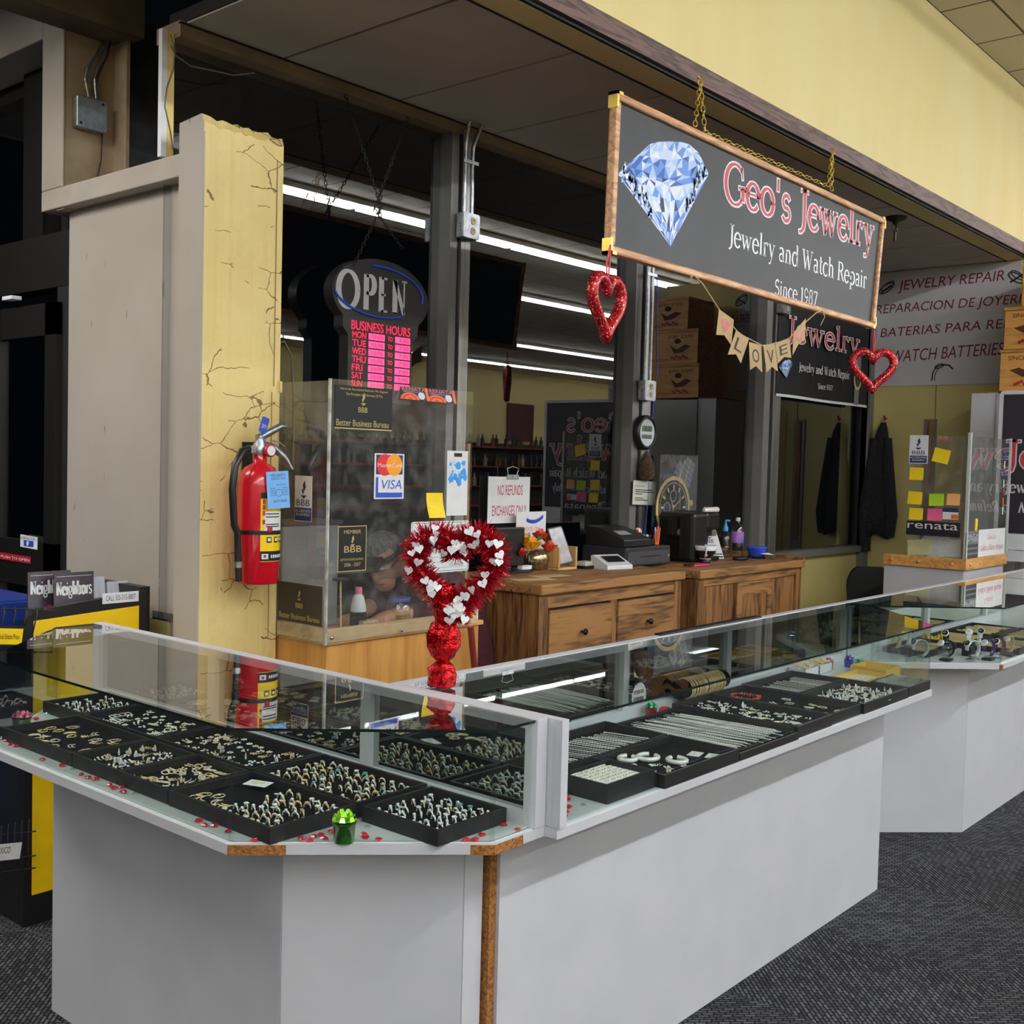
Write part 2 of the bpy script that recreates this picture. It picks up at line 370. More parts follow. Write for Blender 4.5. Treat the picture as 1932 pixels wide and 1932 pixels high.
def carpet():
    m = bpy.data.materials.new('carpet_tile'); m.use_nodes = True; nt = m.node_tree; b = nt.nodes['Principled BSDF']
    b.inputs['Roughness'].default_value = .95; b.inputs['Specular IOR Level'].default_value = .1
    tc = nt.nodes.new('ShaderNodeTexCoord'); L = nt.links.new
    mp = nt.nodes.new('ShaderNodeMapping'); mp.inputs['Location'].default_value = (.13, .2, .005); L(tc.outputs['Object'], mp.inputs[0])
    ck = nt.nodes.new('ShaderNodeTexChecker'); ck.inputs['Scale'].default_value = 1.64; L(mp.outputs[0], ck.inputs['Vector'])
    def brick(rot):
        q = nt.nodes.new('ShaderNodeMapping'); q.inputs['Rotation'].default_value = (0, 0, rot); L(tc.outputs['Object'], q.inputs[0])
        t = nt.nodes.new('ShaderNodeTexBrick'); t.inputs['Scale'].default_value = 1; t.inputs['Brick Width'].default_value = .034; t.inputs['Row Height'].default_value = .013
        t.inputs['Mortar Size'].default_value = .0032; t.inputs['Mortar Smooth'].default_value = .6; t.inputs['Bias'].default_value = -.1
        t.inputs['Color1'].default_value = (*lin((98,98,101)), 1); t.inputs['Color2'].default_value = (*lin((54,54,57)), 1); t.inputs['Mortar'].default_value = (*lin((20,20,22)), 1)
        L(q.outputs[0], t.inputs['Vector']); return t
    a, c = brick(math.radians(45)), brick(math.radians(-45))
    mx = nt.nodes.new('ShaderNodeMix'); mx.data_type = 'RGBA'
    L(ck.outputs['Fac'], mx.inputs[0]); L(a.outputs[0], mx.inputs[6]); L(c.outputs[0], mx.inputs[7])
    n = nt.nodes.new('ShaderNodeTexNoise'); n.inputs['Scale'].default_value = 220; n.inputs['Detail'].default_value = 2; L(tc.outputs['Object'], n.inputs['Vector'])
    n2 = nt.nodes.new('ShaderNodeTexNoise'); n2.inputs['Scale'].default_value = 2.2; L(tc.outputs['Object'], n2.inputs['Vector'])
    mr = nt.nodes.new('ShaderNodeMapRange'); mr.inputs[1].default_value = .3; mr.inputs[2].default_value = .7; mr.inputs[3].default_value = .45; mr.inputs[4].default_value = 1.5; L(n.outputs[0], mr.inputs[0])
    mr2 = nt.nodes.new('ShaderNodeMapRange'); mr2.inputs[1].default_value = .3; mr2.inputs[2].default_value = .7; mr2.inputs[3].default_value = .8; mr2.inputs[4].default_value = 1.1; L(n2.outputs[0], mr2.inputs[0])
    mm = nt.nodes.new('ShaderNodeMath'); mm.operation = 'MULTIPLY'; L(mr.outputs[0], mm.inputs[0]); L(mr2.outputs[0], mm.inputs[1])
    vm = nt.nodes.new('ShaderNodeVectorMath'); vm.operation = 'SCALE'; L(mx.outputs[2], vm.inputs[0]); L(mm.outputs[0], vm.inputs['Scale'])
    L(vm.outputs[0], b.inputs['Base Color'])
    # the seams between the square tiles
    return m
def tiled(name, c, line, w_, h_, rough=.8, gap=.01, off=(0,0,0)):
    m = bpy.data.materials.new(name); m.use_nodes = True; nt = m.node_tree; b = nt.nodes['Principled BSDF']; b.inputs['Roughness'].default_value = rough
    tc = nt.nodes.new('ShaderNodeTexCoord'); mp = nt.nodes.new('ShaderNodeMapping'); mp.inputs['Location'].default_value = off
    t = nt.nodes.new('ShaderNodeTexBrick'); t.offset = 0; t.inputs['Scale'].default_value = 1; t.inputs['Brick Width'].default_value = w_; t.inputs['Row Height'].default_value = h_; t.inputs['Mortar Size'].default_value = gap
    a = lin(c); t.inputs['Color1'].default_value = (*a, 1); t.inputs['Color2'].default_value = (*[v*.95 for v in a], 1); t.inputs['Mortar'].default_value = (*lin(line), 1)
    nt.links.new(tc.outputs['Object'], mp.inputs[0]); nt.links.new(mp.outputs[0], t.inputs['Vector']); nt.links.new(t.outputs[0], b.inputs['Base Color'])
    return m
def cracked(name, c, c2, dark, scale=5., th=.012, bump=.5):
    """painted plaster with hairline cracks and wrinkles"""
    m = bpy.data.materials.new(name); m.use_nodes = True; nt = m.node_tree; b = nt.nodes['Principled BSDF']; b.inputs['Roughness'].default_value = .6; L = nt.links.new
    tc = nt.nodes.new('ShaderNodeTexCoord'); n = nt.nodes.new('ShaderNodeTexNoise'); n.inputs['Scale'].default_value = 3; n.inputs['Detail'].default_value = 5; L(tc.outputs['Object'], n.inputs['Vector'])
    mp = nt.nodes.new('ShaderNodeMapping'); mp.inputs['Scale'].default_value = (1, 1, 2.2); L(tc.outputs['Object'], mp.inputs[0])
    mixv = nt.nodes.new('ShaderNodeVectorMath'); mixv.operation = 'MULTIPLY_ADD'; mixv.inputs[1].default_value = (.35, .35, .35); L(n.outputs[1], mixv.inputs[0]); L(mp.outputs[0], mixv.inputs[2])
    vo = nt.nodes.new('ShaderNodeTexVoronoi'); vo.feature = 'DISTANCE_TO_EDGE'; vo.inputs['Scale'].default_value = scale; L(mixv.outputs[0], vo.inputs['Vector'])
    mask = nt.nodes.new('ShaderNodeTexNoise'); mask.inputs['Scale'].default_value = 4.5; L(tc.outputs['Object'], mask.inputs['Vector'])
    lt = nt.nodes.new('ShaderNodeMath'); lt.operation = 'LESS_THAN'; lt.inputs[1].default_value = th; L(vo.outputs['Distance'], lt.inputs[0])
    gt = nt.nodes.new('ShaderNodeMath'); gt.operation = 'GREATER_THAN'; gt.inputs[1].default_value = .52; L(mask.outputs[0], gt.inputs[0])
    mu = nt.nodes.new('ShaderNodeMath'); mu.operation = 'MULTIPLY'; L(lt.outputs[0], mu.inputs[0]); L(gt.outputs[0], mu.inputs[1])
    r = nt.nodes.new('ShaderNodeValToRGB'); r.color_ramp.elements[0].color = (*lin(c), 1); r.color_ramp.elements[1].color = (*lin(c2), 1); r.color_ramp.elements[0].position = .35; r.color_ramp.elements[1].position = .65; L(n.outputs[0], r.inputs[0])
    mx = nt.nodes.new('ShaderNodeMix'); mx.data_type = 'RGBA'; L(mu.outputs[0], mx.inputs[0]); L(r.outputs[0], mx.inputs[6]); mx.inputs[7].default_value = (*lin(dark), 1); L(mx.outputs[2], b.inputs['Base Color'])
    n3 = nt.nodes.new('ShaderNodeTexNoise'); n3.inputs['Scale'].default_value = 28; n3.inputs['Detail'].default_value = 4; L(tc.outputs['Object'], n3.inputs['Vector'])
    bp = nt.nodes.new('ShaderNodeBump'); bp.inputs['Strength'].default_value = bump; bp.inputs['Distance'].default_value = .01; L(n3.outputs[0], bp.inputs['Height']); L(bp.outputs[0], b.inputs['Normal'])
    return m
def scuffed(name, c, c2, dark, scale=9., th=.70):
    """flat paint with short dark scuff marks"""
    m = bpy.data.materials.new(name); m.use_nodes = True; nt = m.node_tree; b = nt.nodes['Principled BSDF']; b.inputs['Roughness'].default_value = .6; L = nt.links.new
    tc = nt.nodes.new('ShaderNodeTexCoord'); n = nt.nodes.new('ShaderNodeTexNoise'); n.inputs['Scale'].default_value = 2; L(tc.outputs['Object'], n.inputs['Vector'])
    r = nt.nodes.new('ShaderNodeValToRGB'); r.color_ramp.elements[0].color = (*lin(c), 1); r.color_ramp.elements[1].color = (*lin(c2), 1); r.color_ramp.elements[0].position = .3; r.color_ramp.elements[1].position = .7; L(n.outputs[0], r.inputs[0])
    mp = nt.nodes.new('ShaderNodeMapping'); mp.inputs['Scale'].default_value = (3, 3, .9); L(tc.outputs['Object'], mp.inputs[0])
    s = nt.nodes.new('ShaderNodeTexNoise'); s.inputs['Scale'].default_value = scale; s.inputs['Detail'].default_value = 2; L(mp.outputs[0], s.inputs['Vector'])
    rr = nt.nodes.new('ShaderNodeMapRange'); rr.inputs[1].default_value = th; rr.inputs[2].default_value = th + .05; rr.inputs[3].default_value = 0; rr.inputs[4].default_value = .55; L(s.outputs[0], rr.inputs[0])
    mx = nt.nodes.new('ShaderNodeMix'); mx.data_type = 'RGBA'; L(rr.outputs[0], mx.inputs[0]); L(r.outputs[0], mx.inputs[6]); mx.inputs[7].default_value = (*lin(dark), 1); L(mx.outputs[2], b.inputs['Base Color'])
    return m
M_carpet = carpet()
M_ceil = tiled('ceiling_tile', (228,221,204), (104,94,82), .61, .61, .9, .008, (.2, .28, 0))
M_crack = cracked('cracked_yellow_plaster', (240,216,146), (232,206,134), (140,112,62))
M_scuff = scuffed('scuffed_beige_wall', (180,171,158), (170,160,146), (90,86,80))
M_soffit = mat('soffit_panel', (206,197,185), .85, c2=(198,188,176), scale=3)
M_fascia = mat('yellow_wall_paint', (238,220,156), .6, c2=(235,215,147), scale=1.3, stretch=(3,3,.7))
M_alcy = mat('mustard_wall_paint', (206,190,124), .55, c2=(198,180,112), scale=2)
M_groove = mat('dark_groove', (40,34,30), .8)

# ------------------------------------------------------------------ the room
YW = 3.55          # window wall
ZS = 3.06          # alcove soffit
struct(MB().bx(-10, 32, -14.5, 7, -.05, 0), 'floor', M_carpet)
struct(MB().bx(-10, 32, -14.5, 2.44, 4.19, 4.25), 'ceiling', M_ceil)
# fascia above the alcove opening
struct(MB().bx(-10, 8.42, 2.445, 2.565, ZS, 4.19), 'wall_fascia', M_fascia)
struct(MB().bx(-10, 8.42, 2.412, 2.445, 3.074, 3.15).bx(-10, 8.42, 2.43, 2.446, 3.062, 3.074, 1), 'trim_1', [M_dkwd, M_blackm])
mb = MB(); gx = [2.26, 2.692, 3.295, 3.89, 4.48, 5.08, 5.67, 6.262, 6.846, 7.44, 8.04, 8.28]
for a, b in zip(gx[:-1], gx[1:]): mb.bx(a+.007, b-.007, 2.565, 3.60, ZS, ZS+.03)
mb.bx(2.26, 8.28, 2.565, 3.60, ZS+.006, ZS+.05, 1).bx(2.26, 8.28, 2.565, 2.575, ZS-.003, ZS+.01, 1)
struct(mb, 'ceiling_alcove', [M_soffit, M_groove])
# back wall of the alcove (perpendicular to the window wall)
struct(MB().bx(8.28, 8.42, 1.75, 3.75, 0, ZS+.05), 'wall_right', M_alcy)
struct(MB().bx(8.42, 32, 2.44, 2.6, 0, 4.19), 'wall_back', M_fascia)
struct(MB().bx(-10, 32, -14.7, -14.5, 0, 4.25), 'wall_far', M_fascia)
struct(MB().bx(31.9, 32.1, -14.5, 2.5, 0, 4.25), 'wall_east', M_fascia)
struct(MB().bx(-10.1, -9.9, -14.5, 7, 0, 4.25), 'wall_west', M_beige)
# low wall under the glazing, head rail, sills
struct(MB().bx(2.25, 8.28, YW, YW+.12, 0, .95), 'wall_front', M_alcy)
M_rail = mat('head_rail_paint', (150,130,104), .6, c2=(128,110,86), scale=5)
struct(MB().bx(2.24, 8.28, YW-.05, YW+.1, 3.008, ZS+.004).bx(2.24, 8.28, YW-.052, YW-.04, ZS-.008, ZS-.001, 1), 'trim_2', [M_rail, M_groove])
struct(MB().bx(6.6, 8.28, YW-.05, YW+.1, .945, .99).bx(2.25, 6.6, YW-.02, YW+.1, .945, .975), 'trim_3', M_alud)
ml = lambda px, py=700: P(px, py, 'Y', YW-.05).x
mull = [(2.19, 2.26), (ml(845), ml(880)), (ml(1197), ml(1228)), (ml(1445), ml(1470, 800)), (8.2, 8.28)]
for i in range(4):
    a, b = mull[i][1], mull[i+1][0]
    wn = struct(MB().bx(a-.03, b+.03, YW+.02, YW+.028, .95, 3.03), 'window_%d' % (i+1), M_glass)
    x0, x1 = mull[i+1]; t = (x1-x0)
    f = MB()
    if i < 3:
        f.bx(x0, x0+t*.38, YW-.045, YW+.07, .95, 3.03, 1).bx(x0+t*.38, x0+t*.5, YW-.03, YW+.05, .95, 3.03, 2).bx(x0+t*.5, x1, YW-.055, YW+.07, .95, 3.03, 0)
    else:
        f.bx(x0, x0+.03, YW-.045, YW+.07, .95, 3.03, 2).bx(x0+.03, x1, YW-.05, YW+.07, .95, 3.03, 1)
    if i == 0: f.bx(2.193, 2.214, YW-.012, YW+.01, 2.59, 3.03, 3).bx(2.214, 2.243, YW-.01, YW+.01, 2.59, 3.03, 4)
    struct(f, 'window_frame', [M_alu, M_alud, M_blackm, M_whiteg, M_ylw], wn)

# ------------------------------------------------------------------ side wall with pillar, ledge and entrance door
struct(MB().bx(2.26, 2.34, 3.31, 4.30, 0, 2.52), 'wall_left', M_scuff)
# pillar with a crumbling top
mb = MB(); n = 16; X0, X1, Y0, Y1 = 2.19, 2.52, 3.27, 3.42
tops = []
for i in range(n+1):
    t = i/n; z = 2.682 - .0*t + random.uniform(-.008, .008) + (.012 if t < .12 else 0) + .008*math.sin(t*3.1)
    tops.append((X0 + (X1-X0)*t, z))
vs = []; fs = []
for (x, z) in tops: vs += [(x, Y0+random.uniform(0,.004), 0), (x, Y0+random.uniform(0,.004), z-.03), (x+random.uniform(-.004,.004), Y0+.018, z), (x, Y1, z-.01), (x, Y1, 0)]
fm = []
for i in range(n):
    a = i*5; b = a+5
    for k in range(4): fs.append((a+k, b+k, b+k+1, a+k+1)); fm.append(0 if k == 0 else 2 if k in (1,2) else 0)
o = len(mb.v)
for f, m_ in zip(fs, fm): mb.add([vs[i] for i in f], [(0,1,2,3)], m_)
mb.add(vs[:5], [(0,1,2,3,4)], 1); mb.add(vs[-5:], [(4,3,2,1,0)], 0)
mb.bx(2.186, 2.1935, 3.272, 3.345, 0, 2.63, 1)
struct(mb, 'wall_pillar', [M_crack, M_scuff, cracked('crumbled_yellow_plaster', (228,206,136), (204,180,112), (110,90,56), 14, .05, 1.)])
struct(MB().bx(2.515, 2.525, 3.265, 3.3, 1.78, 1.82).bx(2.49, 2.492, 3.2685, 3.27, 1.8, 2.6, 1).bx(2.482, 2.484, 3.2685, 3.27, .9, 1.78, 1), 'trim_4', [M_crack, mat('crack_line', (130,104,60), .9)])
# ledge and upright of the drywall frame
struct(MB().bx(2.2, 2.40, 3.345, 4.415, 2.505, 2.585).bx(2.2, 2.21, 4.245, 4.415, 2.585, 3.30).bx(2.2, 2.4, 4.415, 7, 3.19, 3.46), 'trim_5', M_beige, bevel=.008)
struct(MB().bx(2.21, 2.5, 4.25, 4.31, 2.5, 3.4).bx(2.415, 2.43, 4.15, 4.25, 2.5, 3.4), 'wall_recess', M_tan)
struct(MB().bx(2.432, 3.0, 4.20, 4.23, 2.4, 3.3), 'wall_dark', mat('dark_painted_panel', (44,44,50), .5, c2=(60,60,66), scale=14))
struct(MB().bx(1.2, 2.45, 4.08, 4.25, 3.19, 3.5), 'trim_6', mat('bulkhead_paint', (120,100,78), .8, c2=(96,80,62), scale=5))
struct(MB().bx(-10, 2.6, 2.56, 7, 3.48, 3.56), 'ceiling_lobby', M_soffit)
# entrance door
d = struct(MB().bx(2.262, 2.36, 4.305, 5.6, 2.215, 2.435, 0).bx(2.264, 2.34, 4.305, 4.40, 0, 2.214, 1).bx(2.264, 2.34, 5.5, 5.6, 0, 2.214, 1), 'door_1', [M_dkf, M_blackm])
y0, y1 = 4.36, 4.93
lf = struct(MB().bx(2.235, 2.275, y0, y0+.085, .05, 2.15).bx(2.235, 2.275, y1-.09, y1, .05, 2.15).bx(2.235, 2.275, y0, y1, 2.02, 2.15).bx(2.235, 2.275, y0, y1, .98, 1.17).bx(2.235, 2.275, y0, y1, .05, .3), 'door_leaf', M_dkf, d)
struct(MB().bx(2.252, 2.26, y0+.08, y1-.08, 1.16, 2.03).bx(2.252, 2.26, y0+.08, y1-.08, .3, .99), 'door_glass', M_glass, d)
tl = struct(MB().bx(2.40, 2.408, 4.32, 5.6, 2.4, 3.4), 'window_5', M_glass)
struct(MB().bx(2.36, 2.46, 4.32, 4.36, 2.4, 3.4, 0).bx(2.36, 2.46, 4.50, 4.56, 2.4, 3.4, 0).bx(2.4, 2.5, 4.32, 5.6, 3.12, 3.3, 1).bx(2.36, 2.46, 4.72, 4.9, 2.4, 3.4, 0), 'window_frame', [M_dkf, M_groove], tl)
# small fittings and notices on the door
q = MB(FX(2.232)); a = P(37, 1008, 'X', 2.23); b = P(69, 1036, 'X', 2.23)
q.M = FX(2.2335); q.add([(-a.y, b.z, 0), (-b.y, b.z-.003, 0), (-b.y, a.z-.003, 0), (-a.y, a.z, 0)], [(0,1,2,3)], 0)
W_, H_ = a.y-b.y, a.z-b.z
q.M = FX(2.2330); q.bx(-a.y+W_*.22, -b.y-W_*.22, b.z+H_*.12, b.z+H_*.58, .0006, .0012, 1)
q.M = FX(2.2310); q.lathe([(H_*.2, 0), (H_*.2, .0012)], 16, 2, (-(a.y+b.y)/2, b.z+H_*.36, .0018)); q.text('AUTOMATIC DOOR', -a.y+.006, b.z+H_*.68, -b.y-.006, b.z+H_*.9, .0045, 3)
build(q, 'door_notice', [M_paper, M_blue, M_whiteg, M_navy], None, 'small white and blue notice on the dark door glass above the red bar', 'sticker')
a = P(0, 1041, 'X', 2.23); b = P(57, 1064, 'X', 2.23)
q = MB(FX(2.2325)); q.bx(-a.y-.30, -b.y, b.z, a.z-.002, 0, .0015, 0).text('IN EMERGENCY PUSH TO OPEN', -a.y-.26, b.z+.008, -b.y-.008, a.z-.012, .003, 1)
build(q, 'push_notice', [M_redp, M_paper], None, 'red strip notice with white capitals across the dark entrance door', 'sticker')
a = P(8, 562, 'X', 2.2); q = MB(); q.bx(2.19, 2.2345, a.y-.085, a.y, a.z-.012, a.z+.004)
build(q, 'door_sensor', M_paper, None, 'small white plastic contact at the top of the dark door', 'sensor', bevel=.002)
# ------------------------------------------------------------------ fluorescent strips over the shop floor
M_tube = mat('lit_tube', (250,252,255), .5, emit=(246,250,255), es=TUBE)
M_tube2 = mat('lit_tube_dimmer', (250,252,255), .5, emit=(246,250,255), es=TUBE*.6)
M_house = mat('light_housing', (214,214,210), .5)
names = ['strip light run nearest the jewellery counter', 'second strip light run from the counter', 'third strip light run from the counter',
         'strip light run along the far shelf wall']
for k, yt in enumerate((-1.6, -4.2, -8.75, -12.2)):
    t = thing('strip_light', 'long white fluorescent ' + names[k] + ', mirrored in the windows', 'ceiling light', (11, yt, 4.07), 'fluorescent strip lights of the shop')
    build(MB().bx(-9.5, 31.5, yt-.06, yt+.06, 4.125, 4.16).bx(-9.5, 31.5, yt-.05, yt+.05, 4.16, 4.175), 'housing', M_house, t)
    mb = MB(); x = -9.4; hw = .05 if k == 0 else .024
    while x < 31: mb.bx(x, x+2.36, yt-hw, yt+hw, 4.075, 4.115); x += 2.44
    build(mb, 'tube_run', M_tube if k == 0 else M_tube2, t)
    x = -8
    while x < 31: build(MB().bx(x, x+.01, yt-.005, yt+.005, 4.175, 4.19), 'hanger', M_house, t); x += 5

# ------------------------------------------------------------------ liquor shelves along the far wall (seen in the window reflections)
M_shelf = mat('red_shelf_edge', (150,60,50), .5); M_shb = mat('shelf_back', (70,64,58), .7)
t = thing('liquor_shelf', 'long dark wall shelf of bottles along the far yellow wall', 'shelf', (18, -14.2, 0))
build(MB().bx(4, 31, -14.48, -14.44, 0, 2.1), 'back_board', M_shb, t)
for z in (.3, .85, 1.4, 1.95): build(MB().bx(4, 31, -14.46, -13.95, z, z+.04), 'shelf_board', M_shelf, t)
BT = []
for i, c in enumerate(((60,30,14), (30,60,34), (170,160,140), (120,80,20), (30,30,40))):
    o = build(MB().lathe([(.06, 0), (.06, .2), (.02, .27), (.02, .35)], 8), 'bottle', mat('bottle_glass_%s' % ('brown','green','clear','amber','dark')[i], c, .15), origin=(0, 0, 0)); BT.append(o)
used = set(); n = 0
for zi, z in enumerate((.89, 1.44, 1.99)):
    x = 10.0
    while x < 30.5:
        b = random.randrange(5)
        if b in used: o = dup(BT[b], (x, -14.1+random.uniform(-.1, .1), z+.002))
        else: o = BT[b]; used.add(b); o.location = (x, -14.1, z+.002)
        tag(o, 'small liquor bottle on the %s board of the far wall shelf' % ('lower', 'middle', 'top')[zi], 'bottle', 'bottles on the %s far board' % ('lower', 'middle', 'top')[zi])
        x += random.uniform(.2, .34)
M_dec = mat('mission_panel', (150,128,104), .8, c2=(120,98,78), scale=3)
m_ = MB(FY(-14.47)); m_ = MB(fr((20, -14.46, 2.2), (-1,0,0), (0,0,1)))
m_.prism([(-2.6, 0), (2.6, 0), (2.6, .8), (1.4, .9), (1.0, 1.3)] + arc(0, 1.1, .8, .5, 20, 160, 10) + [(-1.0, 1.3), (-1.4, .9), (-2.6, .8)], 0, .03)
build(m_, 'wall_plaque', M_dec, None, 'large tan mission shaped wall panel above the bottle shelf', 'wall panel')
for i, x in enumerate((13.6, 25.5)):
    build(MB().bx(x-.6, x+.6, -14.48, -14.44, 2.2, 3.3), 'wall_plaque', mat('maroon_panel', (96,52,50), .7), None, 'maroon wall panel %s of the mission shaped panel' % ('left', 'right')[i], 'wall panel')
# ------------------------------------------------------------------ counters: pedestals and glass cases
ZB, ZD, ZT = .745, .768, 1.003
def offset_note(): pass
c1 = [(1.327, 1.87), (1.71, 1.487), (1.872, 1.487), (1.872, 3.325), (1.712, 3.325), (1.327, 2.94)]
c2 = [(1.872, 1.452), (4.065, 1.452), (4.44, 1.827), (4.44, 1.985), (1.872, 1.985)]
c3 = [(4.45, 1.985), (4.45, 1.84), (4.845, 1.445), (8.0, 1.445), (8.0, 1.985)]
def shrink(poly, idx, d):
    return poly
def edgepane(mb, a, b, z0, z1, t, mi=0, inset=.012):
    """upright glass sheet along the plan segment a-b, thickness inwards (left of a->b)"""
    a = Vector(a); b = Vector(b); d = (b-a).normalized(); n = Vector((-d.y, d.x))
    q = [a+n*inset, b+n*inset, b+n*(inset+t), a+n*(inset+t)]
    mb.prism([(p.x, p.y) for p in q], z0, z1, mi)
def case(name, label, poly, glazed, backy=None, backx=None, posts=(), endpost=None):
    n = len(poly); cx = sum(p[0] for p in poly)/n; cy = sum(p[1] for p in poly)/n
    t = thing(name, label, 'display case', (cx, cy, ZB), 'glass jewellery cases')
    build(MB().prism(poly, ZB, ZD-.001, 0).prism([(p[0]+(cx-p[0])*.012, p[1]+(cy-p[1])*.012) for p in poly], ZD-.001, ZD, 1), 'deck', [M_white, mat('case_floor', (206,214,212), .25)], t, bevel=.0015)
    for i in glazed:
        m_ = MB(); edgepane(m_, poly[i], poly[(i+1) % n], ZD, ZT-.007, .006)
        build(m_, 'side_glass', M_cglass, t)
    tp = MB(); tp.prism([(p[0]+(cx-p[0])*.006, p[1]+(cy-p[1])*.006) for p in poly], ZT-.0065, ZT-.0005, 0, 1)
    build(tp, 'top_glass', [M_cglass, M_edge], t)
    return t
base_lab = 'white laminate counter pedestal'
# pedestals
t = thing('counter_pedestal', 'white laminate counter pedestal with angled corner under the left glass case', 'counter', (1.69, 2.4, 0), 'white counter pedestals')
b1 = [(1.503, 1.915), (1.778, 1.632), (1.84, 1.632), (1.84, 3.2), (1.80, 3.2), (1.503, 2.922)]
mb = MB()
def board(mb, a, b, z0, z1, t=.018, mi=0, g=.0015):
    a = Vector(a); b = Vector(b); d = (b-a).normalized(); n = Vector((-d.y, d.x)); a = a+d*g; b = b-d*g
    q = [a, b, b+n*t, a+n*t]; mb.prism([(p.x, p.y) for p in q], z0, z1, mi)
for i, nm in ((5, 'side_panel'), (0, 'corner_panel'), (1, 'end_panel'), (4, 'rear_corner_panel'), (3, 'far_panel')):
    m_ = MB(); board(m_, b1[i], b1[(i+1) % 6], 0, ZB-.0015); build(m_, nm, M_white, t)
m_ = MB(); board(m_, b1[2], b1[3], 0, ZB-.0015); build(m_, 'back_panel', M_blackm, t)
build(MB().prism([(p[0]+(1.69-p[0])*.03, p[1]+(2.4-p[1])*.03) for p in b1], .02, ZB-.004), 'core', M_blackm, t)
t = thing('counter_pedestal', 'long white laminate counter pedestal in the middle, shaded by the case lip', 'counter', (3., 1.8, 0), 'white counter pedestals')
m_ = MB(); board(m_, (1.868, 1.608), (4.024, 1.608), 0, ZB-.0015); build(m_, 'front_panel', M_white, t)
m_ = MB(); board(m_, (4.024, 1.608), (4.4, 1.984), 0, ZB-.0015); build(m_, 'end_panel', M_white, t)
build(MB().bx(1.846, 1.868, 1.617, 1.64, 0, ZB), 'raw_edge', M_chip, t, 'brown raw board edge')
build(MB().prism([(1.87, 1.63), (4.02, 1.63), (4.38, 1.98), (1.87, 1.98)], .01, ZB-.004), 'core', M_blackm, t)
t = thing('counter_pedestal', 'white laminate counter pedestal farthest right beside the dark carpet', 'counter', (6., 1.8, 0), 'white counter pedestals')
m_ = MB(); board(m_, (4.545, 1.995), (4.932, 1.608), 0, ZB-.0015); build(m_, 'corner_panel', M_white, t)
m_ = MB(); board(m_, (4.932, 1.608), (8.0, 1.608), 0, ZB-.0015); build(m_, 'front_panel', M_white, t)
build(MB().prism([(4.6, 1.98), (4.95, 1.63), (8.0, 1.63), (8.0, 1.98)], .01, ZB-.004), 'core', M_blackm, t)
# left case
K1 = case('display_case', 'glass jewellery case with chipped corner edges at the left', c1, (5, 0, 1, 3, 4))
xr = 1.872
build(MB().bx(xr-.03, xr, 1.487, 3.325, ZT-.024, ZT+.001), 'top_rail', M_white, K1)
build(MB().bx(xr-.035, xr, 1.505, 3.32, ZD, ZD+.03), 'bottom_rail', M_white, K1)
build(MB().bx(xr-.034, xr-.0005, 1.486, 1.52, ZD-.0, ZT), 'end_post', M_white, K1)
build(MB().bx(xr-.034, xr, 3.29, 3.325, ZD, ZT), 'far_post', M_white, K1)
for yy, w_ in ((2.015, .03), (2.66, .03)): build(MB().bx(xr-.036, xr-.004, yy, yy+w_, ZD+.02, ZT-.02), 'mullion', M_white, K1)
for a, b in ((1.52, 2.02), (2.04, 2.66), (2.69, 3.29)): build(MB().bx(xr-.018, xr-.012, a, b, ZD+.03, ZT-.024), 'mirror_door', M_mirror, K1)
dd = .383/math.hypot(.383, .383)
ch = MB(); s0 = Vector((1.327, 1.87)); e0 = Vector((1.71, 1.487)); d0 = (e0-s0).normalized(); nn = Vector((-d0.y, d0.x))
for a, b in ((.0, .118),):
    p, q = s0+d0*(a+.001)-nn*.0006, s0+d0*b-nn*.0006
    ch.prism([(p.x, p.y), (q.x, q.y), (q.x+nn.x*.003, q.y+nn.y*.003), (p.x+nn.x*.003, p.y+nn.y*.003)], ZB-.001, ZD-.003)
build(ch, 'chipped_edge', M_chip, K1, 'bare brown board where the white edging broke off')
ch = MB(); p, q = e0-d0*.05-nn*.0006, e0-nn*.0006
ch.prism([(p.x, p.y), (q.x, q.y), (q.x+nn.x*.003, q.y+nn.y*.003), (p.x+nn.x*.003, p.y+nn.y*.003)], ZB-.001, ZD-.003)
ch.bx(1.71, 1.80, 1.4864, 1.489, ZB-.001, ZD-.003)
build(ch, 'chipped_edge', M_chip, K1, 'bare brown board at the corner nearest the long case')
# middle case
K2 = case('display_case', 'long glass jewellery case holding silver chains in the middle', c2, (0, 1, 2))
yr = 1.985
build(MB().bx(1.876, 4.44, yr-.03, yr, ZT-.024, ZT+.001), 'top_rail', M_white, K2)
build(MB().bx(1.90, 4.43, yr-.04, yr, ZD, ZD+.03), 'bottom_rail', M_white, K2)
build(MB().bx(1.8735, 1.897, 1.447, 1.985, ZD, ZT), 'end_board', M_white, K2)
for xx in (2.82, 3.45, 4.405): build(MB().bx(xx, xx+.03, yr-.038, yr-.004, ZD+.03, ZT-.024), 'mullion', M_white, K2)
for a, b in ((1.90, 2.82), (2.85, 3.45), (3.48, 4.405)): build(MB().bx(a, b, yr-.022, yr-.016, ZD+.03, ZT-.024), 'mirror_door', M_mirror, K2)
build(MB().bx(3.05, 3.72, yr-.022, yr+.004, ZT+.001, ZT+.007), 'black_strip', M_black, K2, 'black strip on the white rail')
build(MB().tube([(1.93, 1.47, ZT-.012), (1.93, 1.60, ZT-.012)], .004, 6), 'bracket', M_edge, K2)
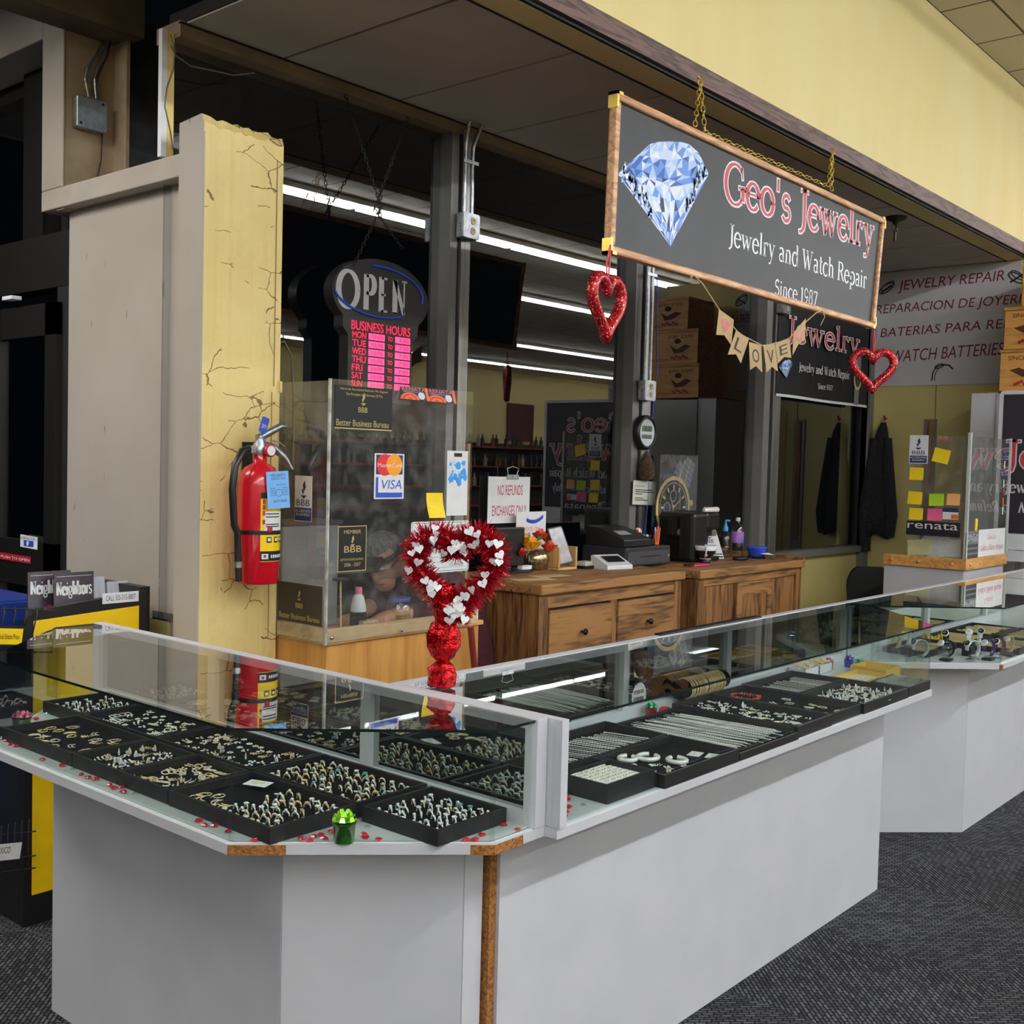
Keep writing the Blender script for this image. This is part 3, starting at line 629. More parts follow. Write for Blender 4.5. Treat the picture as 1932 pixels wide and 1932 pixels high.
# right case
K3 = case('display_case', 'glass jewellery case full of watches and gold chains at the right', c3, (0, 1, 2))
build(MB().bx(4.45, 8., yr-.03, yr, ZT-.024, ZT+.001), 'top_rail', M_white, K3)
build(MB().bx(4.45, 8., yr-.04, yr, ZD, ZD+.03), 'bottom_rail', M_white, K3)
for xx in (4.452, 5.35, 6.2, 7.1): build(MB().bx(xx, xx+.03, yr-.038, yr-.004, ZD+.03, ZT-.024), 'mullion', M_white, K3)
for a, b in ((4.482, 5.35), (5.38, 6.2), (6.23, 7.1), (7.13, 8.)): build(MB().bx(a, b, yr-.022, yr-.016, ZD+.03, ZT-.024), 'mirror_door', M_mirror, K3)
build(MB().bx(4.835, 4.852, 1.4435, 1.455, ZB-.001, ZD-.003), 'chipped_edge', M_chip, K3, 'small bare brown patch at the corner')
# ------------------------------------------------------------------ trays and jewellery
ZP = ZD + .014
def tray(x0, x1, y0, y1, label, h=.034, name='display_tray', group='black jewellery trays', mats=None, pad=None, div=None):
    t = thing(name, label, 'tray', ((x0+x1)/2, (y0+y1)/2, ZD), group)
    r = .008; z0 = ZD+.0003
    m_ = MB().bx(x0, x1, y0, y0+r, z0, ZD+h).bx(x0, x1, y1-r, y1, z0, ZD+h).bx(x0, x0+r, y0+r, y1-r, z0, ZD+h).bx(x1-r, x1, y0+r, y1-r, z0, ZD+h).bx(x0+r, x1-r, y0+r, y1-r, z0, ZD+.006)
    build(m_, 'rim', mats or M_tray, t)
    build(MB().bx(x0+r, x1-r, y0+r, y1-r, ZD+.006, ZP), 'pad', pad or M_velvet, t)
    if div: build(MB().bx(x0+r, x1-r, div-.003, div+.003, ZP, ZD+h-.004), 'divider', M_tray, t)
    return t
def ring_mesh(kind, n):
    met = {0: M_gold, 1: M_pale, 2: M_silver}[kind % 3]
    m_ = MB(); R = .0092
    pts = [(R*math.cos(a), 0, R*math.sin(a)*1.0 + .003) for a in [2*math.pi*i/14 for i in range(14)]]
    m_.tube(pts, [.0015+.0012*max(0, math.sin(2*math.pi*i/14))**2 for i in range(14)], 5, True)
    if n == 0: m_.ball((0, 0, R+.0052), .0042, 6, 4, 1, (1, 1, .8))
    elif n == 1:
        for a in range(6): m_.ball((.0042*math.cos(a*1.047), .0042*math.sin(a*1.047), R+.0046), .0025, 5, 3, 1)
        m_.ball((0, 0, R+.0055), .0024, 6, 4, 1)
    elif n == 2: m_.lathe([(.001, 0), (.007, .0008), (.0074, .002), (.005, .003)], 10, 0, (0, 0, R+.0028), True, 1.2, .8)
    elif n == 3: m_.bx(-.0062, .0062, -.0026, .0026, R+.0026, R+.0052).ball((0, 0, R+.0056), .0022, 6, 4, 1)
    elif n == 4:
        for a in (-.006, -.002, .002, .006): m_.ball((a, 0, R+.0035-abs(a)*.25), .0017, 5, 3, 1)
    elif n == 5: m_.ball((0, 0, R+.005), .0034, 6, 4, 1, (1, .8, .7)).lathe([(.0055, 0), (.0055, .0006)], 10, 2, (.009, .003, R+.002), False, 1, .75)
    return m_, [met, M_teal if kind > 5 else M_stone, M_paper]
RING = {}
def ring(kind, n, loc, rz, label, group):
    k = (kind, n)
    if k not in RING:
        m_, ms = ring_mesh(kind, n); o = build(m_, 'finger_ring', ms, origin=(0, 0, 0)); RING[k] = o
        o.location = loc; o.rotation_euler = (0, 0, rz); return tag(o, label, 'ring', group)
    o = dup(RING[k], loc, (0, 0, rz), label, group); return tag(o, None, 'ring')
def rings(x0, x1, y0, y1, nx, ny, kinds, label, group, rz=0.):
    for i in range(nx):
        for j in range(ny):
            x = x0+(x1-x0)*(i+.5)/nx+random.uniform(-.006, .006); y = y0+(y1-y0)*(j+.5)/ny+random.uniform(-.006, .006)
            if random.random() < .07: continue
            ring(random.choice(kinds), random.choice((0,0,1,2,3,4,5)), (x, y, ZP-.0022), rz+random.uniform(-.35, .35), label, group)
tray(1.382, 1.612, 1.803, 2.168, 'black tray nearest the glass corner, gold rings in rows and a white card')
rings(1.395, 1.60, 1.815, 2.01, 7, 8, (0,0,1,1,2,6), 'gold ring in the black tray nearest the angled glass corner', 'rings in the corner tray', 1.57)
tray(1.617, 1.832, 1.806, 2.175, 'black tray against the mirror, packed with rows of gold rings')
rings(1.632, 1.82, 1.82, 2.16, 7, 11, (0,0,0,1,1,7), 'gold ring in the packed tray against the mirror of the left case', 'rings in the mirror side tray', 1.57)
tray(1.612, 1.825, 1.556, 1.785, 'small black tray of silver rings nearest the white end post')
rings(1.627, 1.81, 1.57, 1.77, 7, 8, (2,2,2,2,8,1), 'silver ring in the small tray beside the white end post', 'rings in the end post tray', 1.2)
tray(1.617, 1.83, 2.985, 3.21, 'black ring tray at the far end of the left case')
rings(1.63, 1.815, 3.0, 3.195, 6, 6, (2,2,1,0), 'ring in the tray at the far end of the left case', 'rings in the far tray', 1.4)

def small_mesh(n, met):
    """a piece of jewellery lying flat on the pad, about 3 cm long"""
    m_ = MB()
    if n == 0:      # pair of hoops
        for dx in (-.008, .008):
            m_.tube([(dx+.009*math.cos(a), .009*math.sin(a)*1.1, .0022+.002*math.sin(a)) for a in [2*math.pi*i/14 for i in range(14)]], .0017, 5, True)
    elif n == 1:    # drop earrings
        for dx in (-.006, .005):
            for q in range(4): m_.ball((dx+.001*q, -.012+.007*q, .002), .0016+.0006*q, 6, 4, 0, (1, 1.3, .7))
            m_.tube([(dx, -.014, .002), (dx, -.019, .004), (dx+.003, -.021, .002)], .0006, 4)
    elif n == 2:    # leaf shaped pendant
        m_.lathe([(.0005, -.014), (.005, -.006), (.006, .002), (.003, .01), (.0005, .014)], 8, 0, (0, 0, .0025), True, 1, .35)
        m_.M = Matrix.Rotation(math.radians(90), 4, 'X'); m_.lathe([(.0045, 0), (.0045, .0006)], 8, 2, (.008, .003, .002), False)
    elif n == 3:    # tagged studs
        for dx in (-.006, .006): m_.ball((dx, 0, .0022), .0032, 7, 5, 0, (1, 1.2, .7)).ball((dx, 0, .0038), .0017, 6, 4, 1)
        m_.lathe([(.006, 0), (.006, .0007)], 10, 2, (.002, .011, .002), False, 1, .8)
    elif n == 4:    # flower
        for q in range(6): m_.ball((.006*math.cos(q*1.047), .006*math.sin(q*1.047), .002), .0033, 6, 4, 0, (1, 1, .5))
        m_.ball((0, 0, .0034), .0026, 6, 4, 1)
    elif n == 5:    # two thin crescents
        for dy in (-.005, .004): m_.tube([(.016*math.cos(a), dy+.009*math.sin(a), .002) for a in [math.pi*i/8 for i in range(9)]], [.0006+.0014*math.sin(math.pi*i/8) for i in range(9)], 5)
    elif n == 6:    # small link bracelet, curled
        m_.tube([((.008+.0006*i)*math.cos(i*.42), (.012)*math.sin(i*.42), .002) for i in range(22)], [.0016 if i % 2 else .0008 for i in range(22)], 5)
    return m_, [met, M_stone, M_paper]
SM = {}
def small(n, met, loc, rz, label, group, name, cat):
    k = (n, met.name, name)
    if k not in SM:
        m_, ms = small_mesh(n, met); o = build(m_, name, ms, origin=(0, 0, 0)); SM[k] = o; o.location = loc; o.rotation_euler = (0, 0, rz); return tag(o, label, cat, group)
    o = dup(SM[k], loc, (0, 0, rz), label, group); return tag(o, None, cat)
def smalls(x0, x1, y0, y1, n, kinds, mets, label, group, name='earring_pair', cat='earrings', gap=.021):
    done = []; tries = 0
    while len(done) < n and tries < n*60:
        tries += 1; x = random.uniform(x0, x1); y = random.uniform(y0, y1)
        if any((x-a)**2+(y-b)**2 < gap*gap for a, b in done): continue
        done.append((x, y)); small(random.choice(kinds), random.choice(mets), (x, y, ZP+.0006), random.uniform(-.6, .6)+1.57*random.choice((0, 1)), label, group, name, cat)
tray(1.385, 1.602, 2.602, 2.975, 'large black tray of bracelets at the far left of the left case')
smalls(1.405, 1.585, 2.63, 2.95, 24, (1, 5, 6, 6), (M_pale, M_gold), 'tangled gold piece in the large tray at the far left end', 'gold pieces in the far left tray', 'gold_bracelet', 'bracelet', .03)
tray(1.385, 1.602, 2.388, 2.598, 'black tray of tagged earrings on the front edge, third from the glass corner')
smalls(1.402, 1.588, 2.405, 2.58, 42, (1, 2, 3, 3), (M_pale, M_silver, M_gold), 'tagged earrings in the third front tray from the glass corner', 'earrings in the third front tray')
tray(1.384, 1.606, 2.176, 2.384, 'black tray of gold hoops, second from the glass corner along the front')
smalls(1.402, 1.59, 2.195, 2.365, 34, (0, 0, 1, 2, 5, 3), (M_gold, M_pale), 'gold hoops in the second front tray from the glass corner', 'hoops in the second front tray')
tray(1.616, 1.832, 2.61, 2.978, 'black tray of silvery earrings behind the far left bracelet tray')
smalls(1.635, 1.815, 2.63, 2.96, 46, (0, 1, 3, 4, 5), (M_pale, M_silver), 'silvery earrings in the rear tray beside the far ring tray', 'earrings in the rear far tray')
tray(1.616, 1.832, 2.182, 2.602, 'long black earring tray behind the hoop trays')
smalls(1.635, 1.815, 2.2, 2.585, 58, (1, 2, 3, 4), (M_pale, M_silver, M_gold), 'small earrings in the long rear tray of the left case', 'earrings in the long rear tray')
smalls(1.40, 1.47, 2.03, 2.15, 7, (6, 1, 5), (M_gold, M_pale), 'gold chain piece beside the white card in the corner tray', 'gold pieces beside the white card', 'gold_bracelet', 'bracelet')
c = P(487, 1480, 'Z', ZP+.01); q = MB(fr((c.x, c.y, ZP+.012), (.35, -1, .0), (1, .3, .06))); q.bx(-.03, .03, -.018, .018, 0, .0008).tube([(.008*math.cos(a)-.008, .006*math.sin(a), .002) for a in [.5*i for i in range(13)]], .0008, 4, True, 1).tube([(.004, 0, .002), (.016, .004, .002)], .001, 4, mi=1)
build(q, 'jewellery_card', [M_paper, M_gold], None, 'white card with a gold pendant at the back of the corner ring tray', 'card')

# middle case
tray(2.09, 2.285, 1.478, 1.617, 'shallow tray with white foam rows of earrings beside the white end board', .045, pad=M_velvet)
build(MB().bx(2.10, 2.275, 1.488, 1.607, ZP, ZP+.018), 'foam_pad', M_paper, None, 'white foam pad slotted with earrings in the end tray', 'pad')
for i in range(6):
    for j in range(7):
        x = 2.112+.025*i+random.uniform(-.003, .003); y = 1.497+.0163*j
        k = ('card',)
        if k not in SM:
            m_ = MB(); m_.add([(-.012, -.005, 0), (.012, -.005, 0), (.012, .006, .008), (-.012, .006, .008)], [(0,1,2,3)], 0).add([(-.012, -.0055, -.0008), (.012, -.0055, -.0008), (.012, .0055, .0072), (-.012, .0055, .0072)], [(3,2,1,0)], 0)
            m_.ball((-.004, 0, .006), .0022, 6, 4, 1).ball((.005, 0, .006), .0022, 6, 4, 1)
            o = build(m_, 'stud_card', [M_paper, M_gold], origin=(0, 0, 0)); SM[k] = o; o.location = (x, y, ZP+.0195)
        else: o = dup(SM[k], (x, y, ZP+.0195), (0, 0, random.uniform(-.15, .15)))
        tag(o, 'white card of gold studs in the foam rows of the end tray', 'earrings', 'stud cards in the foam tray')
tray(2.292, 2.655, 1.452, 1.672, 'black tray of loose silver bangles and brooches at the front of the middle case')
smalls(2.31, 2.46, 1.47, 1.655, 15, (1, 2, 3, 4), (M_silver, M_pale), 'silver piece in the front tray of loose bangles', 'silver pieces in the loose bangle tray', 'silver_brooch', 'brooch', .033)
for x, y, r, rz in ((2.44, 1.60, .026, .2), (2.47, 1.53, .024, .9), (2.39, 1.63, .022, .4)):
    m_ = MB(); m_.tube([(r*math.cos(a)*1.1, r*math.sin(a), .009) for a in [.35+.29*i for i in range(20)]], .0065, 6)
    o = build(m_, 'silver_cuff', M_silver, origin=(0, 0, 0)); o.location = (x, y, ZP+.0005); o.rotation_euler = (0, 0, rz)
    tag(o, 'broad silver cuff bangle in the front tray of loose pieces', 'bracelet', 'broad silver cuffs')
for x, y, rz in ((2.6, 1.50, .3), (2.585, 1.545, .25)):
    q = MB(Matrix.Translation((x, y, ZP+.001)) @ Matrix.Rotation(rz, 4, 'Z')); q.bx(-.025, .025, -.017, .017, 0, .0009).ball((0, 0, .002), .003, 6, 4, 1)
    build(q, 'jewellery_card', [M_paper, M_gold], None, 'white display card lying at the right end of the loose bangle tray', 'card', 'white display cards')
def chain(L, r, n, met, name='chain'):
    m_ = MB(); k = max(12, int(L/.004))
    m_.tube([(math.sin(i*.19+n)*.0016, -L/2+L*i/k, .0025) for i in range(k+1)], [r*(1.0 if i % 2 else .45) for i in range(k+1)], 5)
    m_.tube([(.003*math.cos(a), -L/2-.003+.003*math.sin(a), .0025) for a in [2*math.pi*i/8 for i in range(8)]], .0006, 4, True)
    return m_
def chains(x0, x1, yc, L, n, met, label, group, rz=0., name='silver_chain', cat='chain', rr=(.0012, .0028), protos=4):
    pr = []
    for i in range(n):
        x = x0+(x1-x0)*(i+.5)/n+random.uniform(-.002, .002); y = yc+random.uniform(-.012, .012)
        if len(pr) < protos:
            o = build(chain(L*(1-.06*len(pr)), rr[0]+(rr[1]-rr[0])*len(pr)/max(1, protos-1), len(pr), met), name, met, origin=(0, 0, 0)); pr.append(o); o.location = (x, y, ZP+.0008); o.rotation_euler = (0, 0, rz)
        else: o = dup(random.choice(pr), (x, y, ZP+.0008), (0, 0, rz+random.uniform(-.04, .04)))
        tag(o, label, cat, group)
tray(2.12, 2.655, 1.678, 1.895, 'black tray of short silver bracelets at the back left of the middle case')
chains(2.20, 2.62, 1.785, .165, 22, M_silver, 'silver link bracelet in the back left tray of the middle case', 'bracelets in the back left tray', .25, 'silver_bracelet', 'bracelet')
tray(2.66, 3.005, 1.452, 1.89, 'wide flat black tray of long silver chains', .02)
chains(2.68, 2.985, 1.672, .375, 28, M_silver, 'long silver chain stretched across the wide flat tray', 'chains in the wide tray', .08)
tray(3.01, 3.24, 1.458, 1.89, 'black tray of silver charms right of the long chains')
smalls(3.03, 3.22, 1.475, 1.87, 66, (1, 2, 4, 5, 3), (M_silver, M_pale, M_silver), 'silver charm in the tray right of the long chains', 'charms right of the long chains', 'silver_charm', 'charm', .019)
tray(3.244, 3.462, 1.462, 1.89, 'black tray with an amber bead necklace and string bracelets')
smalls(3.27, 3.43, 1.5, 1.72, 12, (6, 6, 5, 1), (M_silver, M_pale), 'thin silver bracelet below the amber beads', 'thin bracelets below the amber beads', 'silver_bracelet', 'bracelet', .035)
M_amber = mat('amber_bead', (176, 62, 24), .15, coat=.6)
m_ = MB()
for i in range(46):
    a = i*.41; m_.ball((3.345+(.03+.0006*i)*math.cos(a), 1.815+(.048)*math.sin(a), ZP+.005+.001*(i % 3)), .0044, 6, 4)
build(m_, 'bead_necklace', M_amber, None, 'coiled necklace of amber brown beads in the black tray', 'necklace')
m_ = MB(); m_.tube([(3.41+.022*math.cos(a), 1.49+.016*math.sin(a), ZP+.0028) for a in [.3*i for i in range(21)]], .0022, 5, True)
build(m_, 'cord_bracelet', M_red, None, 'red cord bracelet at the front of the amber bead tray', 'bracelet')
tray(3.472, 3.845, 1.455, 1.675, 'black tray crowded with silver pendants near the right end of the middle case')
smalls(3.49, 3.83, 1.47, 1.66, 86, (1, 2, 2, 4, 3), (M_silver, M_pale, M_silver), 'silver pendant in the crowded tray near the right end', 'pendants in the crowded tray', 'silver_pendant', 'pendant', .0185)
tray(3.472, 3.845, 1.682, 1.9, 'black tray of thin bracelets behind the crowded pendant tray')
chains(3.50, 3.82, 1.79, .16, 17, M_silver, 'thin silver bracelet behind the crowded pendant tray', 'bracelets behind the pendant tray', .1, 'silver_bracelet', 'bracelet', (.001, .002))
t = tray(3.86, 4.06, 1.458, 1.60, 'small dark tray under a sheet of glass at the right end of the middle case', pad=mat('pale_teal_pad', (120, 150, 150), .6))
build(MB().bx(3.862, 4.058, 1.46, 1.598, ZD+.0342, ZD+.037), 'glass_lid', M_cglass, t)
# red and clear acrylic gems scattered on the case floors
M_gem = mat('red_acrylic', (206, 16, 40), .12, c2=(236, 40, 60), scale=120, coat=1.)
M_clr = glass('clear_acrylic_gem', (.94, .95, .97), 2.5, .08)
GEM = []
def gem(px, py, kind=0, rz=0., s=1., z=ZD, label=None, group=None):
    p = P(px, py, 'Z', z)
    m_ = MB()
    if kind < 2:
        pts = heart(0, 0, .02*s, 14)
        top = [(x*.55, y*.55, .0062*s) for x, y in pts]; mid = [(x, y, .0032*s) for x, y in pts]; bot = [(x*.4, y*.4, .0003) for x, y in pts]; n = len(pts)
        m_.add(bot+mid+top, [(i, (i+1) % n, n+(i+1) % n, n+i) for i in range(n)]+[(n+i, n+(i+1) % n, 2*n+(i+1) % n, 2*n+i) for i in range(n)]+[tuple(range(2*n, 3*n)), tuple(range(n-1, -1, -1))])
    else:
        m_.lathe([(.0005, .0003), (.008*s, .006*s), (.0085*s, .0075*s), (.005*s, .011*s)], 8, 0, (0, 0, 0), False)
    o = build(m_, 'acrylic_gem', M_clr if kind == 2 else M_gem, origin=(0, 0, 0)); o.location = (p.x, p.y, z+.0004); o.rotation_euler = (0, 0, rz)
    return tag(o, label or ('clear acrylic gem on the floor of the left case' if kind == 2 else 'red heart gem on the white floor of the left case'), 'gem', group or ('clear gems in the left case' if kind == 2 else 'red gems in the left case'))
for i, (x, y) in enumerate(((10,1399),(18,1406),(30,1409),(80,1435),(117,1446),(153,1463),(166,1469),(180,1472),(207,1483),(215,1489),(230,1487),(233,1496),(374,1551),(386,1559),(404,1560),(430,1571),(481,1588),(569,1585),(584,1588),(592,1581),(605,1577),(612,1584),(626,1572),(686,1576),(690,1582),(714,1586),(880,1587),(897,1587),(909,1577),(951,1558),(977,1567),(180,1336),(68,1358),(243,1333))):
    gem(x, y, 0, i*1.3, .9+.2*((i*7) % 5)/5)
for x, y in ((44,1417),(138,1457),(256,1503),(693,1567),(90,1350),(100,1347)): gem(x, y, 2, 0, .9)
for x, y, k in ((1066,1503,0),(1070,1511,0),(1073,1525,0),(1066,1534,0),(1064,1543,0)): gem(x, y, k, x*.7, 1.1, label='red heart gem beside the white end board of the middle case', group='red gems in the middle case')
for x, y in ((1063,1494),(1100,1525)): gem(x, y, 2, 0, .9, label='clear acrylic gem at the left end of the middle case', group='clear gems in the middle case')
# little gift tubs topped by ribbon bows
def bow(m_, c, r, mi):
    for ring_, rr, zz in ((7, r, 0.), (5, r*.6, r*.35)):
        for i in range(ring_):
            a = 2*math.pi*i/ring_+rr*9; d = Vector((math.cos(a), math.sin(a), 0)); p = Vector(c)+Vector((0, 0, zz))
            sd = Vector((-d.y, d.x, 0))*r*.32
            A = p; B = p+d*rr+Vector((0, 0, r*.25)); Cc = p+d*rr*.85+Vector((0, 0, r*.62))
            m_.add([A-sd, A+sd, B+sd*.8, B-sd*.8, Cc+sd*.5, Cc-sd*.5], [(0,1,2,3), (3,2,4,5), (5,4,1,0)], mi)
def gift(px, py, r, h, cup, bw, label, z=ZD, xy=None):
    p = P(px, py, 'Z', z) if xy is None else Vector((xy[0], xy[1], z))
    t = thing('gift_tub', label, 'gift tub', (p.x, p.y, z+.0005), 'gift tubs with bows')
    build(MB().lathe([(r*.86, 0), (r*.9, h*.1), (r, h*.92), (r*1.05, h*.93), (r*1.05, h)], 18, 0, (p.x, p.y, z+.0005)), 'tub', cup, t)
    m_ = MB(); bow(m_, (p.x, p.y, z+h), r*1.05, 0); build(m_, 'bow', bw, t)
M_lime = mat('lime_ribbon', (150, 236, 20), .25, c2=(200, 250, 70), scale=70, coat=.5)
M_dgrn = mat('green_glass_tub', (24, 74, 14), .12, c2=(40, 110, 20), scale=30, coat=1.)
M_pink = mat('pink_ribbon', (236, 128, 160), .3, coat=.4); M_green = mat('green_ribbon', (40, 190, 110), .25, coat=.5); M_viol = mat('violet_ribbon', (96, 62, 190), .25, coat=.5); M_magr = mat('magenta_ribbon', (190, 40, 110), .3, coat=.4)
gift(649, 1588, .024, .040, M_dgrn, M_lime, 'small green glass tub with lime ribbon bow at the angled glass corner')
gift(46, 1372, .019, .026, M_dgrn, M_pink, 'small green tub with pink star bow at the far left')
gift(1197, 1345, .019, .026, M_red, M_green, 'small red tub with green bow behind the silver bracelets', xy=(2.93, 1.915))
gift(0, 0, .019, .026, M_red, M_green, 'red tub with green bow at the right end of the middle case', xy=(4.235, 1.80))
gift(0, 0, .019, .028, M_blue, M_viol, 'blue tub with violet bow at the right end of the middle case', xy=(4.27, 1.86))
gift(0, 0, .017, .03, M_red, M_magr, 'tub with magenta bow behind the clear boxes', xy=(4.15, 1.89))
# bangle roll
t = thing('bangle_roll', 'black velvet roll holding a row of gold bangles', 'jewellery stand', (3.22, 1.92, ZD))
zc = ZD+.06
build(MB(fr((3.09, 1.925, zc), (0, 1, 0), (0, 0, 1))).lathe([(.026, 0), (.03, .004), (.03, .296), (.026, .3)], 20), 'roll', M_velvet, t)
build(MB().bx(3.13, 3.14, 1.918, 1.932, ZD+.0005, zc-.02).bx(3.34, 3.35, 1.918, 1.932, ZD+.0005, zc-.02).bx(3.12, 3.36, 1.90, 1.95, ZD+.0005, ZD+.004), 'stand', M_black, t)
pr = None
for i in range(24):
    x = 3.135+.0092*i
    if pr is None:
        pr = build(MB().tube([(0, .0345*math.cos(a), .0345*math.sin(a)) for a in [2*math.pi*k/22 for k in range(22)]], [.0024 if k % 2 else .0018 for k in range(22)], 5, True), 'bangle', M_gold, origin=(0, 0, 0)); o = pr
    else: o = dup(pr)
    o.location = (x, 1.925+random.uniform(-.001, .001), zc-.003); o.rotation_euler = (0, 0, random.uniform(-.06, .06))
    tag(o, 'gold bangle threaded on the black velvet roll', 'bangle', 'bangles on the black roll')
m_ = MB(); m_.tube([(3.0+.016*math.cos(a), 1.91+.011*math.sin(a), ZD+.012) for a in [.4*i for i in range(16)]], .008, 6)
build(m_, 'red_scrunchie', M_red, None, 'small coiled red ribbon beside the bangle roll', 'ribbon')
# clear boxes of bangles and gold rimmed trays at the right end
for i, (x, y) in enumerate(((3.95, 1.90), (4.07, 1.90))):
    t = thing('clear_box', ('left' if i == 0 else 'right') + ' clear plastic box of tangled bangles before the mirror', 'box', (x, y, ZD), 'clear plastic boxes')
    a, b, c_, d_ = x-.055, x+.055, y-.035, y+.035
    build(MB().bx(a, b, c_, c_+.002, ZD+.001, ZD+.035).bx(a, b, d_-.002, d_, ZD+.001, ZD+.035).bx(a, a+.002, c_, d_, ZD+.001, ZD+.035).bx(b-.002, b, c_, d_, ZD+.001, ZD+.035).bx(a, b, c_, d_, ZD+.0005, ZD+.0025), 'tub', mat('cloudy_plastic', (214, 216, 222), .3), t)
    for k in range(7):
        m_ = MB(Matrix.Translation((x+random.uniform(-.03, .03), y+random.uniform(-.004, .004), ZD+.03+.003*k)) @ Matrix.Rotation(random.uniform(-.5, .5), 4, 'X') @ Matrix.Rotation(random.uniform(-.6, .6), 4, 'Y'))
        m_.tube([(.03*math.cos(q), .026*math.sin(q), 0) for q in [2*math.pi*j/20 for j in range(20)]], .0018, 5, True)
        build(m_, 'bangle', M_silver if i == 0 and k < 3 else M_gold, None, 'tangled bangle in the ' + ('left' if i == 0 else 'right') + ' clear plastic box', 'bangle', 'bangles in the %s clear box' % ('left' if i == 0 else 'right'))
M_yrim = mat('gold_card_rim', (224, 186, 76), .35, .3); M_cream = mat('cream_card', (226, 222, 200), .6)
tray(3.87, 4.09, 1.615, 1.75, 'gold rimmed cream tray of loose pieces near the clear boxes', .03, 'gold_rimmed_tray', 'gold rimmed trays', M_yrim, M_cream)
tray(4.1, 4.24, 1.64, 1.78, 'smaller gold rimmed cream tray closest to the angled end glass', .04, 'gold_rimmed_tray', 'gold rimmed trays', M_yrim, M_cream)
smalls(3.89, 4.07, 1.635, 1.735, 9, (1, 4, 6), (M_gold, M_silver), 'loose charm in the gold rimmed tray', 'charms in the gold rimmed tray', 'gold_charm', 'charm', .03)
# right case: watches on clear cuffs, trays of gold chains, yellow bows
M_cuff = glass('clear_cuff', (.85, .87, .88), 2.5, .08)
straps = [(M_black, 'black strapped'), (M_silver, 'steel banded'), (M_gold, 'gold banded'), (mat('maroon_strap', (120, 30, 40), .5), 'maroon strapped'), (mat('white_strap', (222, 220, 214), .4), 'white strapped'), (mat('purple_strap', (90, 60, 130), .5), 'purple strapped')]
wp = [(4.66, 1.72, 1), (4.74, 1.64, 0), (4.82, 1.56, 4), (4.9, 1.52, 5), (4.98, 1.50, 3), (5.08, 1.49, 2), (4.6, 1.80, 2), (4.72, 1.80, 1), (4.84, 1.68, 0), (4.95, 1.62, 1), (5.03, 1.60, 4)]
for i, (x, y, k) in enumerate(wp):
    t = thing('wrist_watch', '%s wrist watch on a clear cuff, number %s along the right case corner' % (straps[k][1], ('one','two','three','four','five','six','seven','eight','nine','ten','eleven')[i]), 'watch', (x, y, ZD), 'watches in the right case')
    zz = ZD+.052+(.03 if i > 5 else 0); R = .03; ang = -.6+.1*i
    Q = Matrix.Translation((x, y, zz)) @ Matrix.Rotation(ang, 4, 'Z')
    build(MB(Q).tube([(R*math.cos(a), 0, R*math.sin(a)) for a in [-1.1+.29*j for j in range(15)]], [.004]*15, 6).bx(-.012, .012, -.012, .012, -R-.014, -R+.002), 'cuff', M_cuff, t)
    m_ = MB(Q)
    for j in range(16):
        a0, a1 = -1.3+.2875*j, -1.3+.2875*(j+1)
        for (r0, r1) in ((R+.003, R+.007),):
            m_.add([(r0*math.cos(a0), -.008, r0*math.sin(a0)), (r0*math.cos(a0), .008, r0*math.sin(a0)), (r0*math.cos(a1), .008, r0*math.sin(a1)), (r0*math.cos(a1), -.008, r0*math.sin(a1)),
                    (r1*math.cos(a0), -.008, r1*math.sin(a0)), (r1*math.cos(a0), .008, r1*math.sin(a0)), (r1*math.cos(a1), .008, r1*math.sin(a1)), (r1*math.cos(a1), -.008, r1*math.sin(a1))],
                   [(4,5,6,7), (3,2,1,0), (0,4,7,3), (1,2,6,5), (0,1,5,4), (2,3,7,6)])
    build(m_, 'strap', straps[k][0], t)
    ca = 2.5
    q = MB(Q @ Matrix.Translation(((R+.006)*math.cos(ca), 0, (R+.006)*math.sin(ca))) @ Matrix.Rotation(math.pi/2-ca, 4, 'Y'))
    q.lathe([(.014, 0), (.0155, .002), (.0155, .006), (.013, .0075)], 18, 0).lathe([(.0125, .0076), (.0001, .0078)], 18, 1).bx(-.0008, .0008, 0, .009, .0079, .0083, 2).bx(0, .006, -.0008, .0008, .0079, .0083, 2)
    build(q, 'watch_case', [M_silver if k != 2 else M_gold, mat('watch_dial', (232, 232, 228), .3) if i % 2 else M_black, M_black if i % 2 else M_paper], t)
    build(MB().bx(x-.026, x+.026, y-.02, y+.02, ZD+.0005, zz-R-.012), 'plinth', M_black if i % 2 else M_cuff, t)
for i, (a, b, c_, d_, lab) in enumerate(((5.13, 5.50, 1.462, 1.69, 'black tray of gold chains at the front of the right case'), (5.13, 5.50, 1.70, 1.92, 'black tray of gold chains against the mirror of the right case'), (5.52, 5.90, 1.462, 1.69, 'front black tray of gold chains at the right picture edge'), (5.52, 5.90, 1.70, 1.92, 'rear black tray of gold chains at the right picture edge'), (4.75, 5.1, 1.72, 1.92, 'black tray of gold chains behind the watches'))):
    tray(a, b, c_, d_, lab, .024)
    chains(a+.02, b-.02, (c_+d_)/2, (d_-c_)-.05, 15, M_gold, 'gold chain in the ' + ('front tray beside the watches', 'mirror side tray beside the watches', 'front tray at the right picture edge', 'rear tray at the right picture edge', 'tray behind the watches')[i], 'gold chains, tray ' + ('one', 'two', 'three', 'four', 'five')[i], .1, 'gold_chain', 'chain', (.0014, .003), 3)
for i, (x, y) in enumerate(((5.11, 1.86), (5.13, 1.80))):
    m_ = MB(); bow(m_, (x, y, ZD+.026), .028, 0)
    build(m_, 'ribbon_bow', M_yellow, None, ('left' if i == 0 else 'right') + ' yellow ribbon bow at the back of the right case', 'bow', 'yellow bows')
